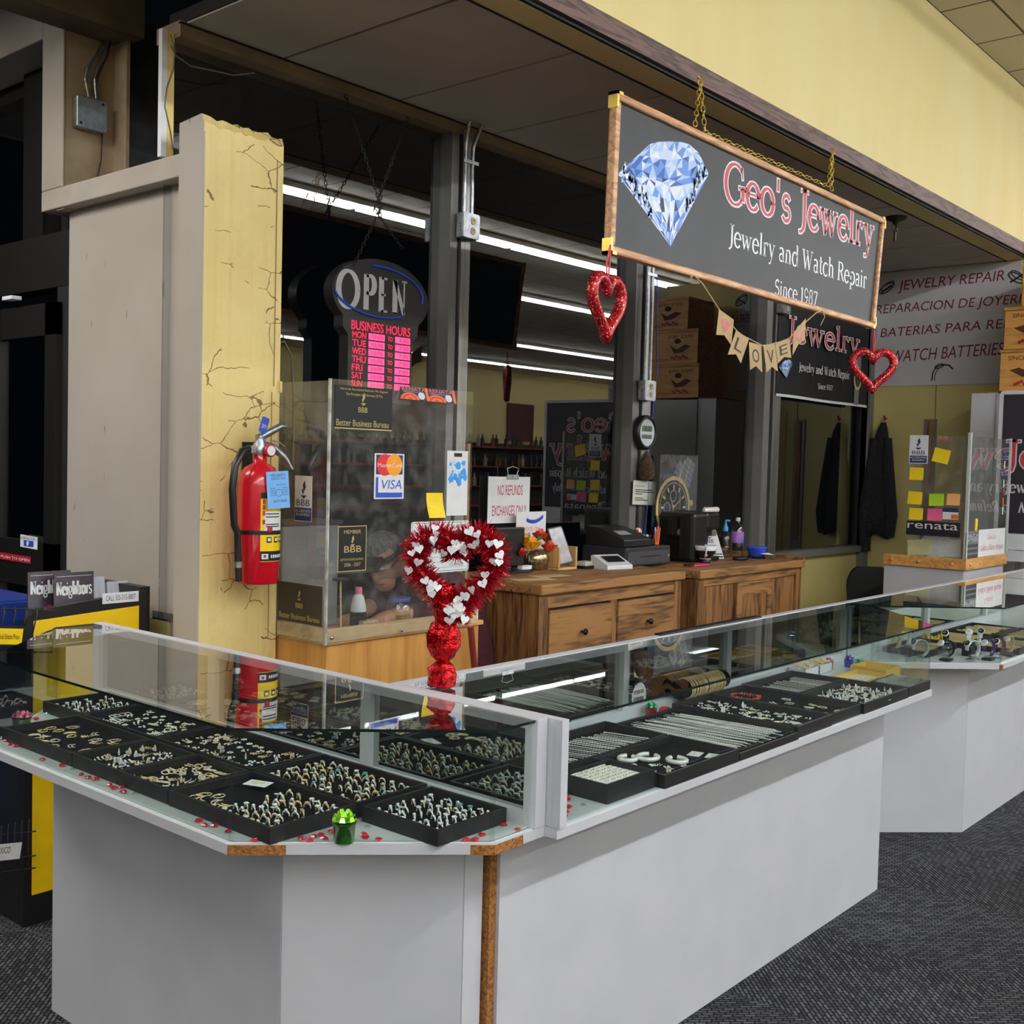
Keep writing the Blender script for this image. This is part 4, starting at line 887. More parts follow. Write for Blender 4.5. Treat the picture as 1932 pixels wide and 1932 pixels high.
# ------------------------------------------------------------------ hanging shop sign
M_board = mat('sign_black', (44,44,47), .5, c2=(52,52,56), scale=3)
YS = 2.36
def xz(px, py, y=YS): p = P(px, py, 'Y', y); return p.x, p.z
tl, tr, bl, br = xz(1160,172), xz(1667,412), xz(1147,478), xz(1648,620)
S = thing('hanging_sign', 'large black framed sign with red Geo\'s Jewelry lettering and a blue diamond', 'sign', ((tl[0]+tr[0])/2, YS, bl[1]))
def quad(mb, a, b, c, d, y0, y1, mi=0):   # a..d are (x, z) round the outline
    vs = [(p[0], y0, p[1]) for p in (a, b, c, d)] + [(p[0], y1, p[1]) for p in (a, b, c, d)]
    mb.add(vs, [(0,1,2,3), (7,6,5,4), (0,4,5,1), (1,5,6,2), (2,6,7,3), (3,7,4,0)], mi)
ins = .034
def lerp(a, b, t): return (a[0]+(b[0]-a[0])*t, a[1]+(b[1]-a[1])*t)
Ww = tr[0]-tl[0]
build((lambda m_: (quad(m_, (bl[0]+.01, bl[1]+.01), (br[0]-.01, br[1]+.01), (tr[0]-.01, tr[1]-.01), (tl[0]+.01, tl[1]-.01), YS+.004, YS+.014), m_)[1])(MB()), 'panel', M_board, S)
m_ = MB(); fh = .03
quad(m_, (tl[0], tl[1]-fh), (tr[0], tr[1]-fh), tr, tl, YS-.012, YS+.024); build(m_, 'frame_rail', M_ashf, S, bevel=.008)
m_ = MB(); quad(m_, bl, br, (br[0], br[1]+fh), (bl[0], bl[1]+fh), YS-.012, YS+.024); build(m_, 'frame_rail', M_ashf, S, bevel=.008)
m_ = MB(); quad(m_, (bl[0], bl[1]+fh), (bl[0]+fh, bl[1]+fh), (tl[0]+fh, tl[1]-fh), (tl[0], tl[1]-fh), YS-.012, YS+.024); build(m_, 'frame_stile', M_ashf, S, bevel=.008)
m_ = MB(); quad(m_, (br[0]-fh, br[1]+fh), (br[0], br[1]+fh), (tr[0], tr[1]-fh), (tr[0]-fh, tr[1]-fh), YS-.012, YS+.024); build(m_, 'frame_stile', M_ashf, S, bevel=.008)
for (x, z), sx, sz in ((tl, 1, -1), (tr, -1, -1), (bl, 1, 1), (br, -1, 1)):
    m_ = MB(); y0, y1 = YS-.014, YS+.026
    m_.bx(min(x-sx*.002, x+sx*.034), max(x-sx*.002, x+sx*.034), y0, y1, min(z-sz*.002, z+sz*.01), max(z-sz*.002, z+sz*.01))
    m_.bx(min(x-sx*.002, x+sx*.01), max(x-sx*.002, x+sx*.01), y0, y1, min(z-sz*.002, z+sz*.055), max(z-sz*.002, z+sz*.055))
    build(m_, 'corner_bracket', M_brass, S)
# the printed diamond
fy = YS+.0036
fy1 = fy; dpx = lambda px, py: xz(px, py, fy1)
rng = random.Random(3)
shades = [mat('diamond_shade_%s' % n, c, .5) for n, c in (('white', (232,240,250)), ('pale', (176,204,244)), ('mid', (96,150,226)), ('deep', (44,96,186)), ('navy', (26,44,92)), ('ice', (206,224,250)))]
m_ = MB(FY(fy))
top = [dpx(1216,281), dpx(1254,268), dpx(1298,270), dpx(1318,288)]
gir = [dpx(1167,331), dpx(1185,341), dpx(1210,348), dpx(1236,352), dpx(1262,353), dpx(1290,349), dpx(1318,342), dpx(1336,331)]
gup = [dpx(1167,327), dpx(1188,316), dpx(1212,322), dpx(1238,334), dpx(1262,338), dpx(1288,330), dpx(1315,312), dpx(1336,325)]
cul = dpx(1265,465)
mid = [lerp(g, cul, .42) for g in gir]; low = [lerp(g, cul, .75) for g in gir]
def facets(a, b, wts, jit=True):
    n = max(len(a), len(b)) - 1
    for i in range(n):
        ia, ia1 = a[min(len(a)-1, round(i*(len(a)-1)/n))], a[min(len(a)-1, round((i+1)*(len(a)-1)/n))]
        ib, ib1 = b[min(len(b)-1, round(i*(len(b)-1)/n))], b[min(len(b)-1, round((i+1)*(len(b)-1)/n))]
        t = rng.uniform(.35, .65); c = lerp(lerp(ia, ia1, t), lerp(ib, ib1, 1-t), rng.uniform(.35, .65))
        for p, q in ((ia, ia1), (ia1, ib1), (ib1, ib), (ib, ia)):
            if (p[0]-q[0])**2+(p[1]-q[1])**2 < 1e-8: continue
            u = rng.uniform(.3, .7); e = lerp(p, q, u)
            for tri in ((p, e, c), (e, q, c)):
                k = rng.choices(range(6), wts)[0]
                ar = (tri[1][0]-tri[0][0])*(tri[2][1]-tri[0][1])-(tri[2][0]-tri[0][0])*(tri[1][1]-tri[0][1])
                if ar < 0: tri = tri[::-1]
                m_.add([(x, z, 0) for x, z in tri], [(0,1,2)], k)
t4 = [dpx(1216,281), dpx(1226,272), dpx(1240,268), dpx(1254,267), dpx(1272,267), dpx(1286,268), dpx(1300,272), dpx(1318,288)]
ring1 = [lerp(t4[i], gup[i], .5) for i in range(8)]
facets(t4, ring1, (5,6,4,1,0,8)); facets(ring1, gup, (4,4,6,5,1,5)); facets(gup, gir, (3,4,6,5,4,3)); facets(gir, mid, (8,6,4,2,2,8)); facets(mid, low, (6,5,6,4,2,5)); facets(low, [cul, cul], (3,3,6,5,1,3))
for i in range(5):
    c = lerp(mid[2+i % 4], gir[2+i % 4], .4+.1*i); m_.add([(c[0]-.012, c[1]-.02, .0003), (c[0]+.014, c[1]-.012, .0003), (c[0]+.004, c[1]+.03, .0003)], [(0,1,2)], 0)
for s_ in (0, 1):
    for i in range(60):
        k = rng.uniform(0, 1); a = gir[0] if s_ == 0 else gir[7]
        c = lerp(a, cul, rng.uniform(0, .55)); c = (c[0]+(1 if s_ == 0 else -1)*rng.uniform(.01, .05), c[1]+rng.uniform(-.01, .05)); r = rng.uniform(.005, .014)
        m_.add([(c[0]+r*math.cos(q+k*6), c[1]+r*math.sin(q+k*6)*1.4, .0004) for q in (0, 2.1, 4.2)], [(0,1,2)], rng.choice((0,0,1,2,4,4)))
build(m_, 'diamond_print', shades, S)
m_ = MB(FY(fy-.0002))
def ser(t, a, b, capz, base_dz=0., **k):
    """serif line from pixel a (left baseline) to pixel b (right baseline), running level with the sign"""
    (x0, z0), (x1, z1) = xz(*a, fy), xz(*b, fy)
    ang = math.atan2(z1-z0, x1-x0); M0 = m_.M
    m_.M = M0 @ Matrix.Translation((x0, z0, 0)) @ Matrix.Rotation(ang, 4, 'Z')
    m_.serif(t, 0, 0, math.hypot(x1-x0, z1-z0), capz, **k); m_.M = M0
cap = xz(1386,305,fy)[1]-xz(1386,382,fy)[1]
ser("Geo's Jewelry", (1366,378), (1648,470), cap*.98, mi=0, extra=.045, z=0, thick=.16, thin=.06)
ser("Geo's Jewelry", (1366,378), (1648,470), cap*.98, mi=1, extra=.0, z=.0004, thick=.16, thin=.06)
cap2 = xz(1375,420,fy)[1]-xz(1375,462,fy)[1]
ser("Jewelry and Watch Repair", (1374,461), (1635,545), cap2*.98, mi=0, thick=.15, thin=.07)
cap3 = xz(1466,530,fy)[1]-xz(1466,559,fy)[1]
ser("Since 1987", (1461,555), (1542,578), cap3, mi=0, thick=.15, thin=.07)
build(m_, 'lettering', [M_whiteg, M_signred], S)
# chains from the timber trim to the sign
def links(a, b, L=.032, r=.0022, mb=None):
    mb = mb or MB(); a = Vector(a); b = Vector(b); n = max(1, int((b-a).length/(L*.8))); d = (b-a)/n; t = d.normalized(); s1 = t.orthogonal().normalized(); s2 = t.cross(s1)
    for i in range(n):
        c = a+d*(i+.5); s_ = s1 if i % 2 else s2
        mb.tube([c+t*(math.cos(q)*L*.5)+s_*(math.sin(q)*L*.26) for q in [2*math.pi*k/10 for k in range(10)]], r, 4, True)
    return mb
for nm, hk, l1, l2 in (('left', (1321,151), (1311,238), (1330,248)), ('right', (1571,283), (1562,352), (1569,360))):
    a = P(*hk, 'Y', 2.408); b = P(*l1, 'Y', YS+.006); c = P(*l2, 'Y', YS+.006)
    t = thing('sign_chain', nm + ' brass chain holding up the framed sign from the timber trim', 'chain', (a.x, a.y, b.z), 'brass sign chains')
    build(links(a, b), 'chain_run', M_brass, t); build(links(a, c), 'chain_run', M_brass, t)
    build(MB().tube([(a.x-.015, 2.412, a.z+.012), (a.x, 2.40, a.z), (a.x+.015, 2.412, a.z+.02)], .0025, 5), 'hook', M_brass, t)
a = P(1330,250,'Y',YS); b = P(1560,352,'Y',YS); m_ = MB()
for i in range(12):
    t0, t1 = i/12, (i+1)/12
    f = lambda t: Vector((a.x+(b.x-a.x)*t, YS+.006, a.z+(b.z-a.z)*t + .006 - .0*math.sin(t*3.14)))
    links(f(t0), f(t1), .03, .0018, m_)
build(m_, 'slack_chain', M_brass, None, 'slack brass chain lying along the top edge of the framed sign', 'chain')
# second, smaller shop banner on the fourth window
fy = YW-.06
a, b = P(1469, 600, 'Y', fy), P(1634, 757, 'Y', fy)
zt, zb = P(1469,570,'Y',fy).z, P(1469,742,'Y',fy).z
S2 = thing('window_banner', 'black banner reading Jewelry and Watch Repair hung inside the far window', 'banner', ((a.x+b.x)/2, fy, zb))
m_ = MB(FY(fy)); n = 10
for i in range(n):
    x0, x1 = a.x+(b.x-a.x)*i/n, a.x+(b.x-a.x)*(i+1)/n
    w0, w1 = .012*math.sin(i*.9), .012*math.sin((i+1)*.9)
    m_.add([(x0, zb-.012, w0), (x1, zb-.012, w1), (x1, zt, w1*.3), (x0, zt, w0*.3), (x0, zb-.012, w0-.002), (x1, zb-.012, w1-.002), (x1, zt, w1*.3-.002), (x0, zt, w0*.3-.002)], [(0,1,2,3), (7,6,5,4), (0,4,5,1)], 0)
build(m_, 'cloth', M_print, S2)
m_ = MB(FY(fy))
for i in range(n):
    x0, x1 = a.x+(b.x-a.x)*i/n, a.x+(b.x-a.x)*(i+1)/n; w0, w1 = .012*math.sin(i*.9), .012*math.sin((i+1)*.9)
    m_.add([(x0, zb-.02, w0+.001), (x1, zb-.02, w1+.001), (x1, zb-.002, w1+.001), (x0, zb-.002, w0+.001)], [(0,1,2,3)], 0)
build(m_, 'white_hem', M_whiteg, S2, 'white hem')
ff = fy-.014; m_ = MB(FY(ff))
def ser2(t, a_, b_, capz, **k):
    (x0, z0), (x1, z1) = xz(*a_, ff), xz(*b_, ff); z1 = z0
    m_.serif(t, x0, z0, x1, capz, **k)
cp = xz(1492,597,ff)[1]-xz(1492,642,ff)[1]
ser2('Jewelry', (1484,640), (1622,660), cp, mi=0, extra=.05, thick=.17, thin=.07); ser2('Jewelry', (1484,640), (1622,660), cp, mi=1, z=.0005, thick=.17, thin=.07)
cp = xz(1510,685,ff)[1]-xz(1510,701,ff)[1]
ser2('Jewelry and Watch Repair', (1507,699), (1603,710), cp, mi=0, thick=.17, thin=.09)
cp = xz(1546,724,ff)[1]-xz(1546,734,ff)[1]; ser2('Since 1987', (1543,733), (1571,737), cp, mi=0, thick=.17, thin=.09)
build(m_, 'lettering', [M_whiteg, M_signred], S2)
c0 = xz(1482,694,ff); sc = .30; m_ = MB(FY(ff)); o = dpx(1252,350)
src = [ob for ob in bpy.data.objects if ob.name.startswith('diamond_print')][0]; sl = wloc(src)
vs = [(c0[0]+(v.co.x+sl.x-o[0])*sc, c0[1]+(v.co.z+sl.z-o[1])*sc, 0) for v in src.data.vertices]
for p in src.data.polygons: m_.add([vs[i] for i in p.vertices], [tuple(range(len(p.vertices)))], p.material_index)
build(m_, 'diamond_print', shades, S2)
m_ = MB(FY(ff)); c0 = xz(1618,715,ff)
m_.lathe([(.085, 0), (.07, .0005)], 20, 0, (c0[0], c0[1], .001), False, .8, 1).lathe([(.06, .0006), (.001, .0007)], 16, 1, (c0[0], c0[1], .001), False, .8, 1)
m_.bx(c0[0]-.03, c0[0]+.05, c0[1]+.07, c0[1]+.2, 0, .0008, 2).bx(c0[0]-.05, c0[0]+.03, c0[1]-.19, c0[1]-.07, 0, .0008, 2).bx(c0[0]-.004, c0[0]+.004, c0[1], c0[1]+.04, .0018, .002, 0)
build(m_, 'watch_print', [M_goldp, M_board, M_grey], S2)
# glitter hearts
def glitter():
    m = bpy.data.materials.new('red_glitter'); m.use_nodes = True; nt = m.node_tree; b = nt.nodes['Principled BSDF']; L = nt.links.new
    tc = nt.nodes.new('ShaderNodeTexCoord'); v = nt.nodes.new('ShaderNodeTexVoronoi'); v.inputs['Scale'].default_value = 230; L(tc.outputs['Object'], v.inputs['Vector'])
    sp = nt.nodes.new('ShaderNodeSeparateColor'); L(v.outputs['Color'], sp.inputs[0])
    r = nt.nodes.new('ShaderNodeValToRGB'); e = r.color_ramp.elements; e[0].color = (*lin((70,0,8)), 1); e[1].color = (*lin((255,220,210)), 1); e[1].position = 1.  # pale and dark cells put the sparkle into the colour
    for p_, c in ((.45, (170,8,22)), (.8, (226,24,36)), (.92, (250,90,90))):
        x = e.new(p_); x.color = (*lin(c), 1)
    L(sp.outputs[0], r.inputs[0]); L(r.outputs[0], b.inputs['Base Color']); b.inputs['Roughness'].default_value = .35; b.inputs['Metallic'].default_value = .35
    bp = nt.nodes.new('ShaderNodeBump'); bp.inputs['Strength'].default_value = .9; bp.inputs['Distance'].default_value = .004; L(sp.outputs[1], bp.inputs['Height']); L(bp.outputs[0], b.inputs['Normal'])
    return m
M_glit = glitter(); M_ribr = mat('red_ribbon', (206, 40, 52), .4)
for nm, cpx, top_, rot, w_, y in (('left', (1145,572), (1152,462), math.radians(8), .26, YS-.02), ('right', (1647,694), (1649,622), math.radians(-46), .26, YS-.02)):
    c = P(*cpx, 'Y', y); hk = P(*top_, 'Y', y)
    t = thing('glitter_heart', 'red glitter heart hanging from the %s lower corner of the framed sign' % nm, 'heart', (c.x, y, c.z-.14), 'hanging glitter hearts')
    m_ = MB(Matrix.Translation((c.x, y, c.z)) @ Matrix.Rotation(rot, 4, 'Z'))
    pts = heart(0, 0, .215 if nm == 'right' else .23, 36); m_.tube([(p[0]*(1. if nm == 'right' else .95), 0, p[1]) for p in pts], .0215, 10, True); build(m_, 'heart_ring', M_glit, t)
    m_ = MB(); zz = c.z+.075
    for s_ in (-1, 1): m_.tube([(hk.x, y, hk.z), (c.x+s_*.01, y, (hk.z+zz)/2), (c.x, y, zz-.02)], .004, 4)
    build(m_, 'ribbon', M_ribr, t)
# burlap LOVE garland
M_burl = mat('burlap', (206, 178, 134), .9, c2=(180, 150, 108), scale=420, bump=.3); M_twine = mat('jute_twine', (190, 164, 118), .9)
yl = YS-.022
G = thing('love_garland', 'burlap pennant garland spelling LOVE strung under the framed sign', 'garland', (P(1435,650,'Y',yl).x, yl, P(1435,700,'Y',yl).z))
pth = [(1310,520), (1325,535), (1362,592), (1395,630), (1440,653), (1485,642), (1515,612), (1540,590), (1552,586)]
build(MB().tube([P(x, y, 'Y', yl) for x, y in pth], .003, 5).tube([P(1310,520,'Y',yl), P(1303,522,'Y',yl-.01), P(1306,532,'Y',yl-.01)], .0025, 4).tube([P(1552,586,'Y',yl), P(1556,598,'Y',yl-.01), P(1548,614,'Y',yl-.01)], .0025, 4), 'twine', M_twine, G)
for c0, c1, dn, tx in (((1356,586),(1384,606),(-5,46),'<3'), ((1388,625),(1412,642),(-15,44),'L'), ((1413,648),(1436,654),(2,50),'O'), ((1440,653),(1462,652),(6,50),'V'), ((1463,650),(1489,640),(4,36),'E'), ((1497,630),(1520,603),(-2,40),'<3')):
    A, B = P(*c0, 'Y', yl-.002), P(*c1, 'Y', yl-.002)
    u = (B-A); u.y = 0; Wd = u.length; u.normalize(); D_ = P(c0[0]+dn[0], c0[1]+dn[1], 'Y', yl-.002)-A; D_.y = 0; Hh = D_.length; v = -D_.normalized()
    n = u.cross(v); Mx = Matrix(((u.x, v.x, 0, A.x), (0, 0, -1, yl-.003), (u.z, v.z, 0, A.z), (0,0,0,1)))
    q = MB(Mx); pts = [(0, .006), (Wd, .006), (Wd, -Hh), (Wd/2, -Hh*.80), (0, -Hh)]
    q.prism(pts, -.0012, 0); fl = build(q, 'pennant', M_burl, G)
    q = MB(Mx)
    if tx == '<3': q.poly([(p[0], p[1]) for p in heart(Wd*.5, -Hh*.4, min(Wd, Hh)*.62)], .0008)
    else: q.text(tx, Wd*.22, -Hh*.66, Wd*.78, -Hh*.16, .0008)
    build(q, 'heart_motif' if tx == '<3' else 'letter', M_red if tx == '<3' else M_print, fl)
# OPEN sign with opening hours
M_osign = mat('sign_housing', (52,50,50), .45); M_led = mat('lit_red_print', (255,40,80), .5, emit=(255,20,60), es=1.3); M_ledw = mat('lit_pink_window', (255,110,150), .5, emit=(255,40,100), es=1.8)
yo = 3.43
O = thing('open_sign', 'dark window sign reading OPEN with glowing red business hours', 'sign', (P(712,600,'Y',yo).x, yo, P(712,725,'Y',yo).z))
l, r, t_, b_ = P(627,565,'Y',yo), P(808,560,'Y',yo), P(715,489,'Y',yo), P(720,760,'Y',yo)
cx, cz = (l.x+r.x)/2, P(716,560,'Y',yo).z; rx, rz = (r.x-l.x)/2, t_.z-cz
x0, x1 = P(656,690,'Y',yo).x, P(776,700,'Y',yo).x
out = [(cx+rx*math.cos(a), cz+rz*math.sin(a)) for a in [math.radians(-38+256*i/40) for i in range(41)]]
neck = [(x0+.0-.03, cz-rz*.92), (x0, cz-rz*1.12), (x0, b_.z), (x1, b_.z), (x1, cz-rz*1.12), (x1+.03, cz-rz*.92)]
q = MB(FY(yo)); q.prism(out+neck, -.055, 0); build(q, 'housing', M_osign, O, bevel=.006)
q = MB(FY(yo-.001))
for i, ch in enumerate('OPEN'):
    pa, pb = (P(646,0,'Y',yo-.001).x, P(781,0,'Y',yo-.001).x); tt = [(0,.315), (.35,.54), (.575,.72), (.765,1)][i]
    big = ch == 'O'
    xa, xb = pa+(pb-pa)*tt[0], pa+(pb-pa)*tt[1]; za = P(715,588,'Y',yo).z; zb_ = P(715,522,'Y',yo).z
    q.serif(ch, xa, za, xb, (zb_-za)*1.0, mi=0, thick=.2, thin=.1, extra=.0)
build(q, 'lettering', mat('unlit_letter', (190,190,192), .4), O)
q = MB(FY(yo))
scx, scz = P(716,551,'Y',yo).x, P(716,551,'Y',yo).z; srx = P(797,551,'Y',yo).x-scx; srz = P(716,503,'Y',yo).z-scz
for a0, a1, th in ((20, 100, 1), (-12, 22, 1), (192, 300, 1)):
    q.tube([(scx+srx*math.cos(math.radians(a0+(a1-a0)*i/16)), scz+srz*math.sin(math.radians(a0+(a1-a0)*i/16)), .003) for i in range(17)], .005, 5)
build(q, 'blue_swoosh', M_blue, O)
q = MB(FY(yo-.001)); hz = lambda py: P(715, py, 'Y', yo-.001).z
hx = lambda px: P(px, 680, 'Y', yo-.001).x
q.text('BUSINESS HOURS', hx(662), hz(628), hx(773), hz(611), 0, 0)
for i, dname in enumerate(('MON', 'TUE', 'WED', 'THU', 'FRI', 'SAT', 'SUN')):
    z1 = hz(631+15.1*i); z0 = hz(643+15.1*i)
    q.text(dname, hx(664), z0, hx(664+(26 if dname in ('MON','WED','TUE','THU') else 20)), z1, 0, 0).text('TO', hx(731), z0+.004, hx(740), z1-.004, 0, 0)
    q.bx(hx(695), hx(725), z0, z1, -.0005, 0, 1).bx(hx(745), hx(773), z0, z1, -.0005, 0, 1)
    q.text('10:00', hx(700), z0+.005, hx(722), z1-.005, .0008, 2).text('7:00' if i < 5 else '5:00', hx(752), z0+.005, hx(770), z1-.005, .0008, 2)
build(q, 'hours_print', [M_led, M_ledw, mat('dark_red_print', (120,10,40), .5)], O)
m_ = MB()
for top_, bot in (((652,178), (719,390)), ((770,222), (706,395)), ((719,390), (668,500)), ((706,395), (760,470))):
    links(P(*top_, 'Y', yo+.05 if top_[1] < 300 else yo-.02), P(*bot, 'Y', yo-.02), .022, .0022, m_)
links(P(719,352,'Y',yo-.02), P(717,410,'Y',yo-.02), .022, .0022, m_)
build(m_, 'hanging_chain', M_blackm, O)
# ------------------------------------------------------------------ repair bench behind the left case
YK, XK0, XK1 = 3.005, 2.533, 3.32
B = thing('repair_bench', 'oak repair bench with a scratched acrylic shield beside the yellow pillar', 'workbench', (2.9, 3.2, 0))
build(MB().bx(XK0, XK1, YK, YK+.02, 0, .895), 'front_panel', M_oakv, B)
build(MB().bx(XK0, XK0+.02, YK+.021, 3.40, 0, .895), 'side_panel', M_oakv, B)
build(MB().bx(XK1-.16, XK1-.14, YK+.021, 3.30, 0, .89), 'divider', M_oakv, B)
build(MB().bx(XK0-.005, XK1+.02, YK-.01, 3.42, .896, .915), 'bench_top', M_oak, B, bevel=.003)
M_trim = wood('worn_maple_trim', (186,150,104), (220,190,146), 6, 0, .5, 3)
build(MB().bx(XK0-.012, XK1-.02, YK-.014, YK+.002, .906, .955), 'front_trim', M_trim, B, bevel=.002)
build(MB().bx(XK0-.014, XK0, YK+.003, 3.265, .906, .955), 'side_trim', M_trim, B, bevel=.002)
build(MB().bx(XK0-.016, XK1-.085, YK-.0205, YK-.0155, .90, 1.822), 'front_shield', M_acry, B)
build(MB().bx(XK0-.022, XK0-.017, YK-.010, 3.264, .90, 1.815), 'side_shield', M_acry, B)
build(MB().bx(XK0-.023, XK0-.016, YK-.022, YK-.012, .90, 1.822), 'corner_strip', mat('cloudy_corner', (206,204,196), .35, c2=(150,148,140), scale=25), B, 'cloudy glued corner')
build(MB().bx(XK1-.10, XK1-.088, YK-.014, YK-.002, .955, 1.62), 'gold_strip', mat('worn_gold_strip', (196,160,92), .5, c2=(150,112,58), scale=30, stretch=(1,1,.3)), B, 'worn gold upright strip')
for px, py in ((888, 1686), (1312, 1640)): 
    p = P(350+px*.3106, 680+py*.3106, 'Y', YK-.02); build(MB(FY(YK-.0215)).lathe([(.006, 0), (.005, .003), (.001, .004)], 10, 0, (p.x, p.z, 0)), 'screw', M_steel, B)
ys = YK-.0215
def rectpx(x0, y0, x1, y1, y): a = P(x0, y0, 'Y', y); b = P(x1, y1, 'Y', y); return min(a.x,b.x), min(a.z,b.z), max(a.x,b.x), max(a.z,b.z)
# printed plaque across the top
x0, z0, x1, z1 = rectpx(632, 735, 739, 800, ys); a = P(632,725,'Y',ys); z1 = a.z; z0 = P(632,808,'Y',ys).z
q = MB(FY(ys)); q.bx(x0, x1, z0, z1, 0, .0006, 0)
w_, h_ = x1-x0, z1-z0
q.bx(x0, x1, z0, z0+.004, .0006, .0009, 1)
q.text("We're An Accredited Business We Support", x0+w_*.08, z1-h_*.12, x1-w_*.08, z1-h_*.05, .0009, 1).text('The Principles And Services Of The', x0+w_*.18, z1-h_*.24, x1-w_*.18, z1-h_*.16, .0009, 1)
q.text('Better Business Bureau', x0+w_*.03, z0+h_*.07, x1-w_*.06, z0+h_*.22, .0009, 1).text('BBB', x0+w_*.40, z0+h_*.40, x0+w_*.56, z0+h_*.52, .0009, 1)
def torch(q, cx, cy, s, mi, z=.0009):
    q.poly([(cx-.02*s, cy+.30*s), (cx+.16*s, cy+.55*s), (cx+.04*s, cy+.98*s), (cx-.14*s, cy+.68*s)], z, mi)
    q.poly([(cx-.10*s, cy+.12*s), (cx-.02*s, cy+.26*s), (cx-.12*s, cy+.52*s), (cx-.22*s, cy+.34*s)], z, mi)
    q.poly([(cx-.3*s, cy), (cx-.28*s, cy+.06*s), (cx+.22*s, cy+.06*s), (cx+.24*s, cy), (cx+.08*s, cy-.04*s), (cx+.06*s, cy-.12*s), (cx-.12*s, cy-.12*s), (cx-.14*s, cy-.04*s)], z, mi)
torch(q, x0+w_*.49, z0+h_*.60, h_*.27, 1)
build(q, 'bureau_plaque', [M_print, M_goldp], B, 'dark gold lettered plaque at the top')
# card brand decals
x0, z0, x1, z1 = rectpx(707, 855, 761, 941, ys)
q = MB(FY(ys)); q.bx(x0, x1, z0, z1, 0, .0006, 0); w_, h_ = x1-x0, z1-z0
q.bx(x0+w_*.05, x1-w_*.05, z0+h_*.54, z1-h_*.03, .0006, .0009, 1)
for k, (cx, mi) in enumerate(((.34, 2), (.66, 3))): q.lathe([(w_*.27, 0), (w_*.27, .0003)], 24, mi, (x0+w_*cx, z0+h_*.75, .0009+.0002*k), False)
q.text('MasterCard', x0+w_*.10, z0+h_*.70, x1-w_*.08, z0+h_*.79, .0016, 0)
q.bx(x0+w_*.05, x1-w_*.05, z0+h_*.03, z0+h_*.14, .0006, .0009, 4).bx(x0+w_*.05, x0+w_*.13, z0+h_*.14, z0+h_*.48, .0006, .0009, 4)
q.text('VISA', x0+w_*.2, z0+h_*.22, x1-w_*.08, z0+h_*.42, .0012, 4, shear=.2)
build(q, 'card_decal', [M_paper, M_navy, mat('decal_red', (226,40,50), .5), mat('decal_amber', (250,160,30), .5), M_blue], B, 'white card payment decal')
# member plaque
x0, z0, x1, z1 = rectpx(638, 993, 690, 1076, ys)
q = MB(FY(ys)); q.bx(x0, x1, z0, z1, 0, .0006, 1).bx(x0+.003, x1-.003, z0+.003, z1-.003, .0006, .0009, 0); w_, h_ = x1-x0, z1-z0
q.text('MEMBER', x0+w_*.2, z0+h_*.83, x1-w_*.2, z0+h_*.91, .0012, 1); torch(q, x0+w_*.52, z0+h_*.58, h_*.22, 1, .0012)
q.text('BBB', x0+w_*.22, z0+h_*.42, x1-w_*.18, z0+h_*.56, .0012, 1).text('BETTER BUSINESS BUREAU', x0+w_*.1, z0+h_*.24, x1-w_*.1, z0+h_*.29, .0012, 1).text('2006 - 2007', x0+w_*.22, z0+h_*.11, x1-w_*.2, z0+h_*.19, .0012, 1)
build(q, 'member_plaque', [M_print, M_goldp], B, 'small dark framed member plaque')
# accredited sticker on the side shield
xs = XK0-.0232
def recty(x0, y0, x1, y1, x): a = P(x0, y0, 'X', x); b = P(x1, y1, 'X', x); return -max(a.y,b.y), min(a.z,b.z), -min(a.y,b.y), max(a.z,b.z)
x0, z0, x1, z1 = recty(557, 897, 588, 985, xs)
q = MB(FX(xs)); w_, h_ = x1-x0, z1-z0
q.bx(x0, x1, z0, z1, 0, .0006, 0); q.bx(x0+.002, x1-.002, z0+.002, z0+h_*.30, .0006, .0009, 1); torch(q, x0+w_*.55, z0+h_*.55, h_*.36, 1, .0012)
q.text('BBB', x0+w_*.12, z0+h_*.34, x1-w_*.12, z0+h_*.48, .0012, 1).text('ACCREDITED', x0+w_*.06, z0+h_*.20, x1-w_*.06, z0+h_*.26, .0012, 0).text('BUSINESS', x0+w_*.12, z0+h_*.12, x1-w_*.12, z0+h_*.18, .0012, 0)
M_stk = mat('sticker_cream', (206,200,184), .5)
build(q, 'accredited_sticker', [M_stk, M_navy], B, 'pale accredited business sticker')
x0, z0, x1, z1 = recty(524, 1110, 607, 1183, xs); z0 = P(607, 1183, 'X', xs).z; z1 = P(607, 1107, 'X', xs).z
q = MB(FX(xs)); w_, h_ = x1-x0, z1-z0; q.bx(x0, x1, z0, z1, 0, .0006, 0)
q.text('Better Business Bureau', x0+w_*.05, z0+h_*.08, x1-w_*.05, z0+h_*.22, .0009, 1).text('BBB', x0+w_*.42, z0+h_*.38, x1-w_*.42, z0+h_*.5, .0009, 1); torch(q, x0+w_*.5, z0+h_*.6, h_*.25, 1)
build(q, 'bureau_plaque', [mat('faded_dark_print', (56,52,44), .5), M_goldp], B, 'faded dark gold lettered plaque low on the side')
